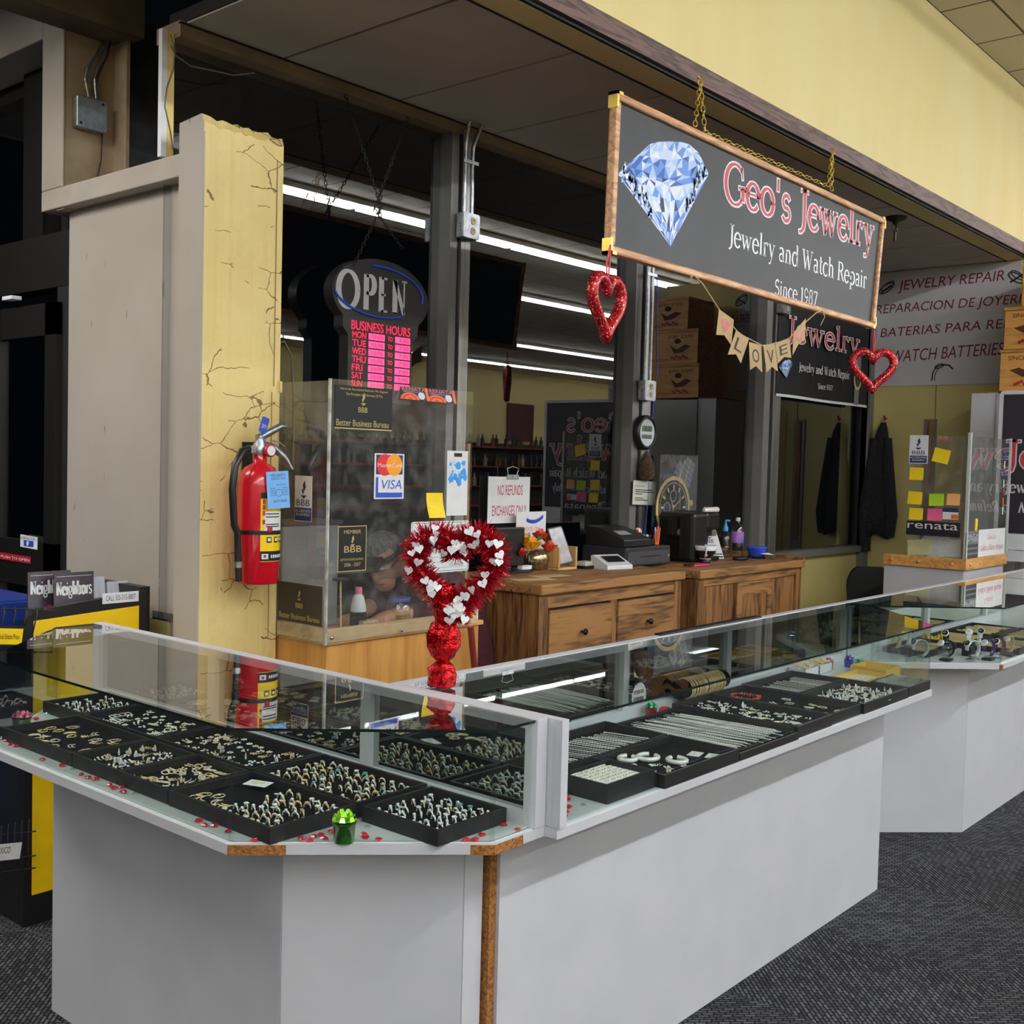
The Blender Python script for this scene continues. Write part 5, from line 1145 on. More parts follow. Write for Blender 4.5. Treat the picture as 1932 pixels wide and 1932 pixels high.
# business hours board on the inside of the shield
x0, z0, x1, z1 = rectpx(776, 972, 883, 1084, ys); z1 = P(776,985,'Y',ys).z; z0 = P(776,1085,'Y',ys).z
q = MB(FY(ys)); w_, h_ = x1-x0, z1-z0; q.prism(rrect(x0, z0, x1, z1, .012), 0, .0008, 0)
q.tube([(x, z, .0008) for x, z in rrect(x0+.006, z0+.006, x1-.006, z1-.006, .009)], .0009, 4, True, 1)
q.text('BUSINESS HOURS', x0+w_*.12, z0+h_*.85, x1-w_*.12, z0+h_*.93, .0012, 1)
for i, (dn, hr) in enumerate((('MON', '10:00'), ('TUES', '10:00'), ('WED', '10:00'), ('THURS', '7:00'), ('FRI', '5:00'), ('SAT', '3:00'), ('SUN', 'CLOSED'))):
    zz = z0+h_*(.74-.105*i); q.text(dn, x0+w_*.08, zz, x0+w_*.30, zz+h_*.065, .0012, 1).text(hr, x0+w_*.66, zz+.002, x0+w_*.90, zz+h_*.07, .0012, 2); q.bx(x0+w_*.34, x0+w_*.92, zz-.003, zz-.002, .0008, .0012, 1)
build(q, 'hours_board', [M_paper, M_navy, M_print], B, 'white board of business hours')
# loose papers taped to the shield
def note(name, label, cat, x0, y0, x1, y1, y, m_, group=None, curl=.012, items=None, tilt=0.):
    """paper with a slight curl at its lower edge, facing the shop"""
    a, c, b, d = rectpx(x0, y0, x1, y1, y); q = MB(FY(y) @ Matrix.Translation(((a+b)/2, d, 0)) @ Matrix.Rotation(tilt, 4, 'Z')); w_, h_ = b-a, d-c; n = 6
    for i in range(n):
        t0, t1 = i/n, (i+1)/n; k0, k1 = curl*t0*t0+.001, curl*t1*t1+.001
        q.add([(-w_/2, -h_*t1, k1), (w_/2, -h_*t1, k1), (w_/2, -h_*t0, k0), (-w_/2, -h_*t0, k0), (-w_/2, -h_*t1, k1-.0006), (w_/2, -h_*t1, k1-.0006), (w_/2, -h_*t0, k0-.0006), (-w_/2, -h_*t0, k0-.0006)], [(0,1,2,3), (7,6,5,4), (0,4,5,1), (1,5,6,2), (3,7,4,0)], 0)
    ms = [m_]
    if items: ms += items(q, w_, h_)
    return build(q, name, ms, None, label, cat, group)
note('sticky_note', 'curled yellow sticky note on the bench shield above the tinsel heart', 'note', 804, 930, 834, 976, ys, M_post, None, .02)
def marb(q, w_, h_):
    rg = random.Random(5)
    for i in range(26):
        cx, cy, r = rg.uniform(-.38, .38)*w_, -h_*rg.uniform(.14, .5), rg.uniform(.08, .2)*w_
        q.poly([(cx+r*rg.uniform(.5, 1)*math.cos(a), cy+r*rg.uniform(.5, 1)*math.sin(a)) for a in [k*.63 for k in range(10)]], .0014+.00005*i, 1 if i % 3 else 2)
    q.bx(-w_*.18, w_*.2, -h_*.09, -h_*.035, .0015, .002, 3)
    return [mat('marble_blue', (60,160,236), .6), mat('marble_white', (206,220,236), .6), M_print]
note('price_strip', 'tall white strip with blue marbling taped to the bench shield', 'paper', 844, 850, 880, 972, ys, M_paper, None, .002, marb)
# folded battery display cards over the shield edge
for i, (xa, xb) in enumerate(((757, 806), (808, 857))):
    a, c, b, d = rectpx(xa, 727 + i*5, xb, 757+i*5, ys); q = MB(fr((a, ys-.012, c), (1, 0, 0), (0, .3, 1))); w_, h_ = b-a, d-c
    q.bx(0, w_, 0, h_, -.001, 0, 0).bx(0, w_, h_*.62, h_, 0, .0006, 0).text('RENATA', w_*.02, h_*.68, w_*.92, h_*.97, .0009, 1).bx(w_*.9, w_, 0, h_, .0006, .0009, 1).text('Official Battery Center', w_*.05, h_*.56, w_*.85, h_*.64, .0009, 2)
    for k, rr in enumerate((.36, .28, .20, .11)): q.poly(arc(w_*.26, 0, w_*rr, h_*rr*1.5, 0, 180, 14), .0009+.0002*k, 1 if k % 2 == 0 else 3)
    q.lathe([(w_*.13, 0), (w_*.13, .0006)], 14, 2, (w_*.72, h_*.34, .0008), False, 1, .8)
    bk = fr((a, ys-.012, c), (1, 0, 0), (0, .3, 1)); q.add([(0, h_, -.001), (w_, h_, -.001), (w_, h_*.2, -.04), (0, h_*.2, -.04)], [(3,2,1,0)], 4)
    build(q, 'battery_card', [M_navy, M_oran, M_whiteg, mat('brick_red_print', (200,70,40), .5), M_stk], None, '%s orange and blue folded battery card on top of the bench shield' % ('left', 'right')[i], 'display card', 'battery cards on the shield')
# things on the bench
zb_ = .9155
t = thing('lotion_bottle', 'white bottle with black label and pink cap behind the bench shield', 'bottle', (0,0,0)); p = P(676, 1150, 'Y', 3.08); t.location = (p.x, 3.08, zb_)
build(MB().lathe([(.028, 0), (.03, .01), (.029, .09), (.02, .13), (.011, .14)], 16, 0, (p.x, 3.08, zb_)), 'bottle_body', M_whiteg, t)
build(MB().lathe([(.0305, .02), (.0305, .075)], 16, 0, (p.x, 3.08, zb_)), 'bottle_label', M_print, t)
build(MB().lathe([(.013, .14), (.013, .165)], 12, 0, (p.x, 3.08, zb_)), 'cap', M_pink, t)
p = P(753, 1150, 'Y', 3.07); t = thing('glass_jar', 'glass jar of amber liquid with a blue lid on the bench', 'jar', (p.x, 3.07, zb_))
M_jarg = glass('jar_glass', (.9,.9,.86), 2., .04)
build(MB().lathe([(.043, 0), (.046, .012), (.046, .075), (.04, .088), (.04, .098)], 20, 0, (p.x, 3.07, zb_)), 'glass_wall', M_jarg, t)
build(MB().lathe([(.0425, .004), (.0435, .05)], 18, 0, (p.x, 3.07, zb_)), 'liquid', mat('amber_liquid', (176,140,84), .15), t)
build(MB().lathe([(.042, .098), (.043, .112), (.04, .114)], 20, 0, (p.x, 3.07, zb_)), 'lid', mat('blue_lid', (60,66,160), .35), t)
p = P(698, 1185, 'Y', 3.05); build(MB().bx(p.x-.05, p.x+.03, 3.03, 3.08, zb_, zb_+.045), 'pumice_block', mat('pumice', (206,188,160), .9, c2=(176,156,128), scale=60, bump=.4), None, 'beige stone block on the bench beside the jar', 'block', bevel=.006)
a = P(645, 1095, 'Y', 3.02); build(MB().tube([(a.x, 3.02, zb_), (a.x-.006, 3.02, a.z)], .0035, 6).lathe([(.03, 0), (.03, .008)], 12, 1, (a.x-.006, 3.02, a.z)), 'gold_rod', [M_gold, M_black], None, 'thin gold rod with a black top standing on the bench', 'tool')
p = P(800, 1160, 'Y', 3.12); t = thing('dark_jar', 'dark jar beside the blue lidded jar on the bench', 'jar', (p.x, 3.12, zb_))
build(MB().lathe([(.04, 0), (.042, .01), (.042, .07), (.03, .085)], 18, 0, (p.x, 3.12, zb_)), 'jar_body', mat('smoke_glass', (60,62,58), .15), t); build(MB().lathe([(.032, .085), (.032, .1)], 16, 0, (p.x, 3.12, zb_)), 'lid', mat('olive_lid', (120,110,70), .5), t)
p = P(880, 1150, 'Y', 3.03); t = thing('glass_vial_rack', 'clear glass cups at the right end of the bench', 'cups', (p.x, 3.03, zb_))
for dx in (-.035, .0, .03): build(MB().lathe([(.013, 0), (.015, .06 + dx*.4), (.013, .06+dx*.4), (.011, .004)], 12, 0, (p.x+dx, 3.03+dx*.3, zb_)), 'cup', M_jarg, t)
build(MB().bx(p.x+.04, p.x+.06, 3.02, 3.04, zb_, zb_+.04), 'white_cap', M_whiteg, t)
# machines standing behind the pillar side shield
p = P(570, 1000, 'Y', 3.34); t = thing('cleaner_cabinet', 'grey metal cabinet behind the accredited sticker', 'cabinet', (2.66, 3.34, .9155))
build(MB().bx(2.535, 2.80, 3.26, 3.40, .9155, 1.30), 'cabinet_body', mat('grey_enamel', (150,152,154), .45, c2=(138,140,142), scale=6), t, bevel=.006)
build(MB().bx(2.53, 2.81, 3.25, 3.405, 1.301, 1.315), 'cabinet_lid', mat('dark_lid', (70,56,46), .5), t)
t = thing('gas_torch_stand', 'tall grey tube stand with a bent hose beside the pillar', 'stand', (2.63, 3.45, 0))
build(MB().tube([(2.63, 3.46, .9), (2.63, 3.46, 1.92)], .014, 8), 'tube_post', mat('grey_tube', (150,146,138), .5), t)
build(MB().tube([(2.63, 3.46, 1.9), (2.645, 3.46, 1.97), (2.68, 3.46, 1.99), (2.715, 3.46, 1.94), (2.73, 3.46, 1.8), (2.735, 3.46, 1.5)], .004, 6), 'hose', mat('brown_hose', (110,90,70), .6), t)
build(MB().bx(2.58, 2.72, 3.43, 3.49, 0, .9), 'post_base', mat('dark_steel', (60,58,56), .5), t)
# ------------------------------------------------------------------ maroon folding chair and the jeweller
M_mar = mat('maroon_metal', (130,44,44), .4); M_skin = mat('skin', (206,150,122), .55, c2=(196,138,112), scale=30); M_sweat = mat('maroon_knit', (84,26,40), .9, c2=(62,16,28), scale=160, bump=.4)
M_hair = mat('grey_hair', (120,116,112), .7, c2=(80,78,76), scale=120, stretch=(1,1,.3), bump=.4); M_trou = mat('dark_trousers', (34,34,40), .85)
cxx, cyy = 3.50, 3.28
t = thing('folding_chair', 'maroon metal chair under the person at the repair bench', 'chair', (cxx, cyy, 0))
build(MB().bx(cxx-.2, cxx+.19, cyy-.19, cyy+.19, .43, .46), 'seat', M_mar, t, bevel=.01)
for sx, sy in ((-.18, -.18), (-.18, .18), (.17, -.18), (.17, .18)): build(MB().tube([(cxx+sx*1.1, cyy+sy, 0), (cxx+sx, cyy+sy*.95, .43)], .012, 8), 'leg', M_mar, t)
build(MB().tube([(cxx+.19, cyy-.17, .46), (cxx+.21, cyy-.17, .62), (cxx+.21, cyy+.17, .62), (cxx+.19, cyy+.17, .46)], .012, 8), 'back_frame', M_mar, t)
a0, b0 = P(872, 1180, 'Y', 3.0), P(905, 1258, 'Y', 3.0)
build(MB().tube([(a0.x, 2.955, a0.z+.0), (b0.x, 2.955, b0.z-.45)], .013, 8), 'walking_stick', M_mar, None, 'maroon stick leaning against the right end of the bench', 'stick')
def skin(name, verts, edges, mats, parent=None, lv=2, fn=None):
    me = bpy.data.meshes.new(name); me.from_pydata([v[:3] for v in verts], edges, []); ob = bpy.data.objects.new(name, me); COL.objects.link(ob)
    m_ = ob.modifiers.new('skin', 'SKIN')
    for i, v in enumerate(verts):
        r = v[3]; me.skin_vertices[0].data[i].radius = (r, v[4] if len(v) > 4 else r)
    me.skin_vertices[0].data[0].use_root = True
    s = ob.modifiers.new('sub', 'SUBSURF'); s.levels = lv; s.render_levels = lv
    dg = bpy.context.evaluated_depsgraph_get(); ev = ob.evaluated_get(dg); m2 = bpy.data.meshes.new_from_object(ev)
    bpy.data.objects.remove(ob)
    vs = [tuple(v.co) for v in m2.vertices]; fs = [tuple(p.vertices) for p in m2.polygons]; bpy.data.meshes.remove(m2)
    if fn: vs = [fn(Vector(v)) for v in vs]
    mb = MB(); mb.add(vs, fs, 0, True)
    return build(mb, name, mats, parent) if parent else mb
PS = thing('person', 'person in a maroon sweater with grey hair bent over the repair bench', 'person', (3.56, 3.27, 0))
hd = Vector((3.10, 3.22, 1.175))
V = [(3.60,3.28,.55,.13,.15), (3.585,3.28,.72,.125,.15), (3.52,3.275,.92,.12,.16), (3.40,3.265,1.05,.10,.15), (3.27,3.245,1.125,.055,.055), (3.20,3.235,1.15,.06,.055), (3.115,3.222,1.17,.085,.075), (3.06,3.215,1.16,.07,.066),
     (3.37,3.11,1.04,.06), (3.24,3.05,.93,.047), (3.06,3.075,.965,.036), (3.00,3.09,.955,.03), (2.95,3.10,.945,.034,.018),
     (3.37,3.42,1.04,.06), (3.25,3.44,.93,.047), (3.08,3.30,.965,.036), (3.02,3.26,.955,.03), (2.97,3.23,.945,.034,.018),
     (3.55,3.19,.53,.085), (3.20,3.16,.53,.065), (3.22,3.16,.10,.045), (3.13,3.16,.05,.04),
     (3.55,3.37,.53,.085), (3.22,3.39,.53,.065), (3.24,3.39,.10,.045), (3.15,3.39,.05,.04)]
E_ = [(0,1),(1,2),(2,3),(3,4),(4,5),(5,6),(6,7),(3,8),(8,9),(9,10),(10,11),(11,12),(3,13),(13,14),(14,15),(15,16),(16,17),(0,18),(18,19),(19,20),(20,21),(0,22),(22,23),(23,24),(24,25)]
hands = [(12, (2.95,3.10,.945), (-1,.12,-.12)), (17, (2.97,3.23,.945), (-1,-.15,-.12))]
for hi, pos, dr in hands:
    p0 = Vector(pos); d0 = Vector(dr).normalized(); sd = Vector((-d0.y, d0.x, 0)).normalized()
    for k, (off, ln) in enumerate(((-.030, .062), (-.010, .074), (.010, .078), (.028, .066))):
        b = p0+sd*off*.8+d0*.03; V += [(*b, .0095), (*(b+d0*ln*.5+Vector((0,0,-.004))), .0085), (*(b+d0*ln*.85+Vector((0,0,-.018))), .0075)]
        n = len(V); E_ += [(hi, n-3), (n-3, n-2), (n-2, n-1)]
    s_ = -1 if hi == 12 else 1
    b = p0-sd*.034*s_*-1; V += [(*(p0+sd*.036*(1 if hi == 12 else -1)), .011), (*(p0+sd*.05*(1 if hi == 12 else -1)+d0*.045), .0085)]; n = len(V); E_ += [(hi, n-2), (n-2, n-1)]
body = skin('body', V, E_, M_skin, PS)
fdir = Vector((-.80, -.25, -.55)).normalized(); up = Vector((-.5, -.1, .86)); up = (up-fdir*up.dot(fdir)).normalized(); sd = fdir.cross(up)
hc = Vector((3.085, 3.215, 1.168)); HM = Matrix(((sd.x, fdir.x, up.x, hc.x), (sd.y, fdir.y, up.y, hc.y), (sd.z, fdir.z, up.z, hc.z), (0,0,0,1)))
q = MB(HM); q.ball((0, 0, 0), .082, 18, 12, 0, (.92, 1.12, 1.28)).ball((0, .096, -.022), .016, 8, 6, 0, (.8, 1.1, 1.5)).ball((.076, -.005, -.015), .022, 8, 6, 0, (.4, .8, 1.3)).ball((-.076, -.005, -.015), .022, 8, 6, 0, (.4, .8, 1.3)).ball((0, .05, -.075), .045, 10, 7, 0)
build(q, 'face', M_skin, PS)
q = MB(HM)
for s_ in (-1, 1): q.ball((.03*s_, .083, .008), .0115, 8, 6, 0)
build(q, 'eyes', M_whiteg, PS)
q = MB(HM); q.tube([(-.022, .086, -.062), (0, .092, -.064), (.022, .086, -.062)], .004, 6); build(q, 'mouth', mat('lips', (160,86,76), .5), PS)
q = MB(HM)
vs, fs = [], []; n, k = 20, 10
for i in range(k+1):
    for j in range(n):
        th = math.pi*i/k*.62; ph = 2*math.pi*j/n; lim = 1.0
        if math.sin(ph) > .3: th = min(th, math.pi*.30)
        vs.append((.0815*math.sin(th)*math.cos(ph)*.98, .0845*math.sin(th)*math.sin(ph)*1.14, .088*math.cos(th)*1.26))
fs = [(i*n+j, (i+1)*n+j, (i+1)*n+(j+1) % n, i*n+(j+1) % n) for i in range(k) for j in range(n)]
q.add(vs, fs, 0, True); build(q, 'hair', M_hair, PS)
q = MB(HM); q.tube([(.088*math.cos(a), .098*math.sin(a), .04) for a in [2*math.pi*i/24 for i in range(24)]], .012, 6, True).bx(-.06, .06, .085, .15, .045, .068)
build(q, 'headband_magnifier', M_black, PS)
q = MB(HM); q.tube([(-.075, .02, .008), (-.07, .088, .01), (0, .098, .008), (.07, .088, .01), (.075, .02, .008)], .003, 5); build(q, 'glasses', M_black, PS)
SV = [(v[0], v[1], v[2], v[3]+.014, (v[4] if len(v) > 4 else v[3])+.014) for v in V[:5]] + [(*V[i][:3], V[i][3]+.013) for i in (8,9,10,13,14,15)]
SV[0] = (*V[0][:3], .175, .19); SV[1] = (*V[1][:3], .16, .18)
SV[4] = (3.29,3.248,1.112,.066,.066)
skin('sweater', SV, [(0,1),(1,2),(2,3),(3,4),(3,5),(5,6),(6,7),(3,8),(8,9),(9,10)], M_sweat, PS)
TV = [(*V[0][:3], .165, .18), (*V[18][:3], .095), (*V[19][:3], .075), (*V[20][:3], .058), (*V[22][:3], .095), (*V[23][:3], .075), (*V[24][:3], .058)]
skin('trousers', TV, [(0,1),(1,2),(2,3),(0,4),(4,5),(5,6)], M_trou, PS)
q = MB()
for yy in (3.16, 3.39): q.ball((3.17+(.02 if yy > 3.2 else 0), yy, .04), .055, 10, 6, 0, (1.9, .85, .7))
build(q, 'shoes', M_black, PS)

for o_ in (PS, bpy.data.objects['folding_chair']): o_.location.x -= .10; o_.location.y -= .01
# ------------------------------------------------------------------ tinsel heart on its foil weight, standing on the middle case
M_foil = mat('red_foil', (214,14,28), .16, .75, c2=(150,4,14), scale=60, bump=.9)
M_tin = mat('red_tinsel', (226,18,48), .25, .3, c2=(170,4,28), scale=120); M_tin2 = mat('dark_tinsel', (176,8,32), .3, .3)
fp = P(833, 1296, 'Z', ZT+.0015); fx, fyy, fz = fp.x, fp.y, ZT+.0015
TH = thing('tinsel_heart', 'red tinsel heart with white paper hearts on a red foil weight', 'decoration', (fx, fyy, fz))
rg = random.Random(11)
def crumple(prof, n, amp, c):
    m_ = MB(); vs = []
    for i, (r, z) in enumerate(prof):
        for j in range(n):
            k = 1+rg.uniform(-amp, amp); vs.append((c[0]+r*k*math.cos(2*math.pi*j/n), c[1]+r*k*math.sin(2*math.pi*j/n), c[2]+z+rg.uniform(-.002, .002)))
    m_.add(vs, [(i*n+j, i*n+(j+1) % n, (i+1)*n+(j+1) % n, (i+1)*n+j) for i in range(len(prof)-1) for j in range(n)]+[tuple(range(n-1, -1, -1))], 0, False)
    return m_
fwd = Vector((.759, .65, 0)); rgt = Vector((.651, -.759, 0))
build(crumple([(.026, .002), (.034, .006), (.035, .03), (.033, .045), (.022, .058), (.012, .064)], 16, .09, (fx, fyy, fz)), 'foil_weight', M_foil, TH)
c0 = Vector((fx, fyy, fz))+rgt*.002
build(crumple([(.013, .062), (.028, .075), (.040, .10), (.040, .13), (.030, .155), (.02, .16)], 16, .14, c0), 'foil_wrap', M_foil, TH)
build(crumple([(.020, .15), (.026, .18), (.030, .225), (.026, .25)], 12, .05, c0), 'foil_stem', M_foil, TH)
hc = P(866, 1070, 'Y', fyy); hp = Vector((fx, fyy, 0)); hc = Vector((fx, fyy, 0))+rgt*.028; hc.z = P(866, 1075, 'Y', fyy).z
hw = .198
def hpt(t):
    x = hw*.0312*16*math.sin(t)**3; z = hw*.0345*(13*math.cos(t)-5*math.cos(2*t)-2*math.cos(3*t)-math.cos(4*t))
    return hc+rgt*x+Vector((0, 0, z+.006))
build(MB().tube([hpt(2*math.pi*i/48) for i in range(48)], .012, 8, True), 'heart_frame', M_tin2, TH)
m_ = MB()
for i in range(7000):
    t = rg.uniform(0, 2*math.pi); p = hpt(t); tg = (hpt(t+.02)-hpt(t-.02)).normalized()
    a = rg.uniform(0, 2*math.pi); n1 = fwd; n2 = tg.cross(n1); d = (n1*math.cos(a)+n2*math.sin(a)+tg*rg.uniform(-.5, .5)).normalized(); L = rg.uniform(.018, .046)
    sdv = d.cross(Vector((rg.uniform(-1, 1), rg.uniform(-1, 1), rg.uniform(-1, 1)))).normalized()*rg.uniform(.0011, .0021)
    b = p+d*.006; e = p+d*L+Vector((0, 0, rg.uniform(-.004, .002)))
    m_.add([b-sdv, b+sdv, e+sdv*.5, e-sdv*.5], [(0,1,2,3)], rg.choice((0,0,1)))
build(m_, 'tinsel', [M_tin, M_tin2], TH, kind='stuff')
M_ph = mat('white_card_heart', (232,232,234), .5)
for i in range(54):
    t = 2*math.pi*((i*.618) % 1) if i > 6 else math.pi+rg.uniform(-.9, .9); p = hpt(t); a = rg.uniform(-1.4, 1.4)
    d = (-fwd*1.0+rgt*rg.uniform(-.9, .9)+Vector((0, 0, rg.uniform(-.7, .6)))).normalized(); p = p+d*rg.uniform(.026, .046)
    up = Vector((rg.uniform(-.5, .5), rg.uniform(-.5, .5), 1)); up = (up-d*up.dot(d)).normalized(); u = up.cross(d)
    Mx = Matrix(((u.x, up.x, d.x, p.x), (u.y, up.y, d.y, p.y), (u.z, up.z, d.z, p.z), (0,0,0,1)))
    q = MB(Mx); q.prism(heart(0, 0, rg.uniform(.021, .027), 16), 0, .0008); build(q, 'paper_heart', M_ph, TH)

# ------------------------------------------------------------------ rustic chest and cabinet under the windows
zt = 1.04
def chestbox(name, label, cat, x0, x1, yf, yb, zt, th=.045):
    t = thing(name, label, cat, ((x0+x1)/2, (yf+yb)/2, 0))
    build(MB().bx(x0-.01, x1+.01, yf-.02, yb, zt-th, zt), 'top_board', M_rust, t, bevel=.006)
    build(MB().bx(x0+.01, x0+.035, yf+.01, yb-.01, .05, zt-th-.001), 'side_panel', M_rustv, t)
    build(MB().bx(x1-.035, x1-.01, yf+.01, yb-.01, .05, zt-th-.001), 'side_panel', M_rustv, t)
    build(MB().bx(x0+.035, x1-.035, yf+.02, yf+.03, .05, zt-th-.001), 'carcass', mat('dark_carcass', (44,26,14), .8), t)
    for x in (x0+.0, x1-.06): build(MB().bx(x, x+.06, yf, yf+.055, 0, zt-th-.001), 'corner_post', M_rustv, t)
    return t
Yd = 2.955
x0, x1 = P(1018,1110,'Y',Yd).x, P(1286,1080,'Y',Yd).x
D = chestbox('drawer_chest', 'rustic brown pine drawer chest under the second window', 'drawers', x0, x1, Yd, 3.52, zt)
xm = P(1160,1120,'Y',Yd).x
build(MB().bx(x0+.06, x1-.06, Yd+.004, Yd+.02, zt-.105, zt-.046), 'apron_rail', M_rust, D)
build(MB().bx(xm-.022, xm+.022, Yd+.003, Yd+.02, .1, zt-.106), 'centre_stile', M_rustv, D)
zr = [zt-.115, zt-.115-.225, zt-.115-.235-.225, zt-.115-.47-.21]
for k in range(3):
    for a, b in ((x0+.068, xm-.027), (xm+.027, x1-.068)):
        z1 = zt-.115-.235*k; z0 = z1-.22
        dr = build(MB().bx(a, b, Yd-.006, Yd+.018, z0, z1), 'drawer', M_rust, D, bevel=.004)
        build(MB(fr(((a+b)/2, Yd-.006, (z0+z1)/2), (1,0,0), (0,0,1))).lathe([(.006, 0), (.006, .012), (.014, .018), (.015, .026), (.008, .031)], 12), 'knob', M_black, dr)
Yc = 2.955
x2, x3 = P(1317,1095,'Y',Yc).x, P(1512,1075,'Y',Yc).x
zt2 = P(1400, 1085, 'Y', Yc-.02).z+.008
zt2 = 1.03
Cb = chestbox('sideboard', 'rustic brown pine sideboard with sliding plank doors under the third window', 'cabinet', x2, x3, Yc, 3.50, zt2)
# the raised lip round its top
build(MB().bx(x2-.01, x3+.01, 3.46, 3.50, zt2+.0005, zt2+.03), 'back_lip', M_rust, Cb); build(MB().bx(x3-.03, x3+.01, Yc-.02, 3.459, zt2+.0005, zt2+.018), 'end_lip', M_rust, Cb)
w_ = (x3-x2-.12)/3
for k, (dx, dy) in enumerate(((0, .012), (w_*.95, -.004), (2*w_, .012))):
    a = x2+.06+dx; b = a+w_*(1.12 if k == 1 else .98)
    dr = build(MB().bx(a, b, Yc+dy, Yc+dy+.014, .08, zt2-.09), 'plank_door', M_rustv, Cb, bevel=.002)
    if k == 1: build(MB().bx(a, a+.05, Yc+dy-.008, Yc+dy-.0005, .08, zt2-.09).bx(b-.05, b, Yc+dy-.008, Yc+dy-.0005, .08, zt2-.09).bx(a+.05, b-.05, Yc+dy-.008, Yc+dy-.0005, zt2-.16, zt2-.09), 'door_frame', M_rust, dr)
build(MB().bx(x2+.06, x3-.06, Yc+.002, Yc+.018, zt2-.088, zt2-.046), 'apron_rail', M_rust, Cb)
# ------------------------------------------------------------------ things on the chest
zc = zt+.0008
def on(px, py, y): return P(px, py, 'Y', y)
p = P(1010, 1075, 'Z', zc); vx, vy = p.x, p.y
FV = thing('flower_vase', 'mercury glass bowl of orange and yellow silk roses on the chest', 'vase of flowers', (vx, vy, zc))
build(MB().lathe([(.03, 0), (.05, .012), (.066, .042), (.066, .064), (.054, .09), (.04, .10), (.036, .098)], 22, 0, (vx, vy, zc)), 'bowl', mat('mercury_glass', (120,104,74), .18, .85, c2=(206,190,150), scale=90), FV)
def rose(c, r, m_, par):
    q = MB()
    for ring_, (rr, n, tilt) in enumerate(((.25, 3, .2), (.55, 5, .5), (.9, 6, .95))):
        for i in range(n):
            a = 2*math.pi*i/n+ring_*.5; d = Vector((math.cos(a), math.sin(a), 0)); sdv = Vector((-d.y, d.x, 0)); b = Vector(c)+d*r*rr*.35
            w2 = r*(.35+.25*ring_); hgt = r*(1.0-.12*ring_)
            tip = b+d*r*tilt*.75+Vector((0, 0, hgt*(.9-.25*ring_)))
            q.add([b-sdv*w2*.5-Vector((0,0,r*.5)), b+sdv*w2*.5-Vector((0,0,r*.5)), (b+tip)/2+sdv*w2+d*r*.12, tip+sdv*w2*.55, tip-sdv*w2*.55, (b+tip)/2-sdv*w2+d*r*.12], [(0,1,2,5), (5,2,3,4)], 0, True)
    q.ball(c, r*.45, 8, 6); build(q, 'rose', m_, par)
M_ro = mat('coral_petal', (236,96,62), .6, c2=(214,66,46), scale=60); M_ry = mat('yellow_petal', (250,190,30), .6, c2=(240,160,20), scale=60); M_rr = mat('red_petal', (196,44,40), .6)
def at(px, py, y): v = P(px, py, 'Y', y); return (v.x, v.y, v.z)
for px, py, y, r, m_ in ((1002,1027,vy-.05,.044,M_ry), (1037,1032,vy-.04,.036,M_ro), (1020,1010,vy,.036,M_ro), (1033,1016,vy+.02,.03,M_ry), (977,1030,vy,.03,M_rr), (970,1018,vy+.03,.024,M_rr), (990,1016,vy+.03,.026,M_ry), (984,1043,vy-.04,.026,M_rr)): rose(at(px, py, y), r, m_, FV)
q = MB()
for px, py, a in ((990,1022,.4), (975,1040,2.6), (1012,1022,1.2), (1028,1044,.2), (966,1026,2.9), (1000,1048,4.2)):
    c = Vector(at(px, py, vy-.02)); d = Vector((math.cos(a), -.3, math.sin(a)*.6)).normalized(); sdv = d.cross(Vector((0, 1, 0))).normalized()
    q.add([c, c+d*.02+sdv*.012, c+d*.045, c+d*.02-sdv*.012], [(0,1,2,3)], 0)
build(q, 'leaves', mat('silk_leaf', (60,110,60), .6), FV)
# tablet on its wooden stand
p = P(1072, 1074, 'Z', zc); tx, ty = p.x, p.y
t = thing('phone_stand', 'bamboo stand holding the tilted card terminal screen', 'stand', (tx, ty, zc))
M_bam = wood('bamboo', (186,140,86), (216,176,118), 8, 2, .5, 3)
build(MB().bx(tx-.10, tx+.045, ty-.02, ty+.05, zc, zc+.012), 'base', M_bam, t, bevel=.003)
for dx in (-.10, .033): build(MB().bx(tx+dx, tx+dx+.012, ty-.02, ty+.05, zc+.0125, zc+.11), 'side', M_bam, t, bevel=.003)
Mx = fr((tx-.028, ty-.01, zc+.03), (1, -.1, .12), (-.14, .35, 1)); q = MB(Mx); q.prism(rrect(-.05, 0, .05, .185, .012), -.008, 0)
t2 = build(q, 'tablet', M_black, None, 'black edged tablet with a marbled grey screen leaning in the bamboo stand', 'tablet'); q = MB(Mx); q.prism(rrect(-.044, .006, .044, .179, .008), .0003, .0008); build(q, 'screen', mat('grey_screen', (176,166,170), .2, c2=(146,138,142), scale=30), t2)
# cash drawer with the receipt printer and clutter
a = P(1093, 1062, 'Z', zc); b = P(1238, 1055, 'Z', zc); cx0, cx1 = a.x-.02, b.x; cy0 = (a.y+b.y)/2-.02
cx0, cx1, cy0, cy1 = 4.62, 5.03, 3.20, 3.47
t = thing('cash_drawer', 'black metal cash drawer with a key lock on the chest', 'cash drawer', ((cx0+cx1)/2, 3.3, zc))
build(MB().bx(cx0, cx1, cy0, cy1, zc, zc+.095), 'case', mat('charcoal_enamel', (44,44,48), .45), t, bevel=.004)
build(MB().bx(cx0+.012, cx1-.012, cy0-.006, cy0-.0005, zc+.01, zc+.075).bx(cx0+.12, cx1-.10, cy0-.007, cy0-.006, zc+.045, zc+.05, 1), 'drawer_front', [mat('grey_enamel_front', (66,66,70), .45), M_blackm], t)
build(MB(FY(cy0-.006)).lathe([(.009, 0), (.009, .004)], 12, 0, (cx1-.03, zc+.045, 0)), 'lock', M_steel, t)
zq = zc+.096
t = thing('receipt_printer', 'black receipt printer and till keypad on the cash drawer', 'till', (cx0+.16, 3.29, zq))
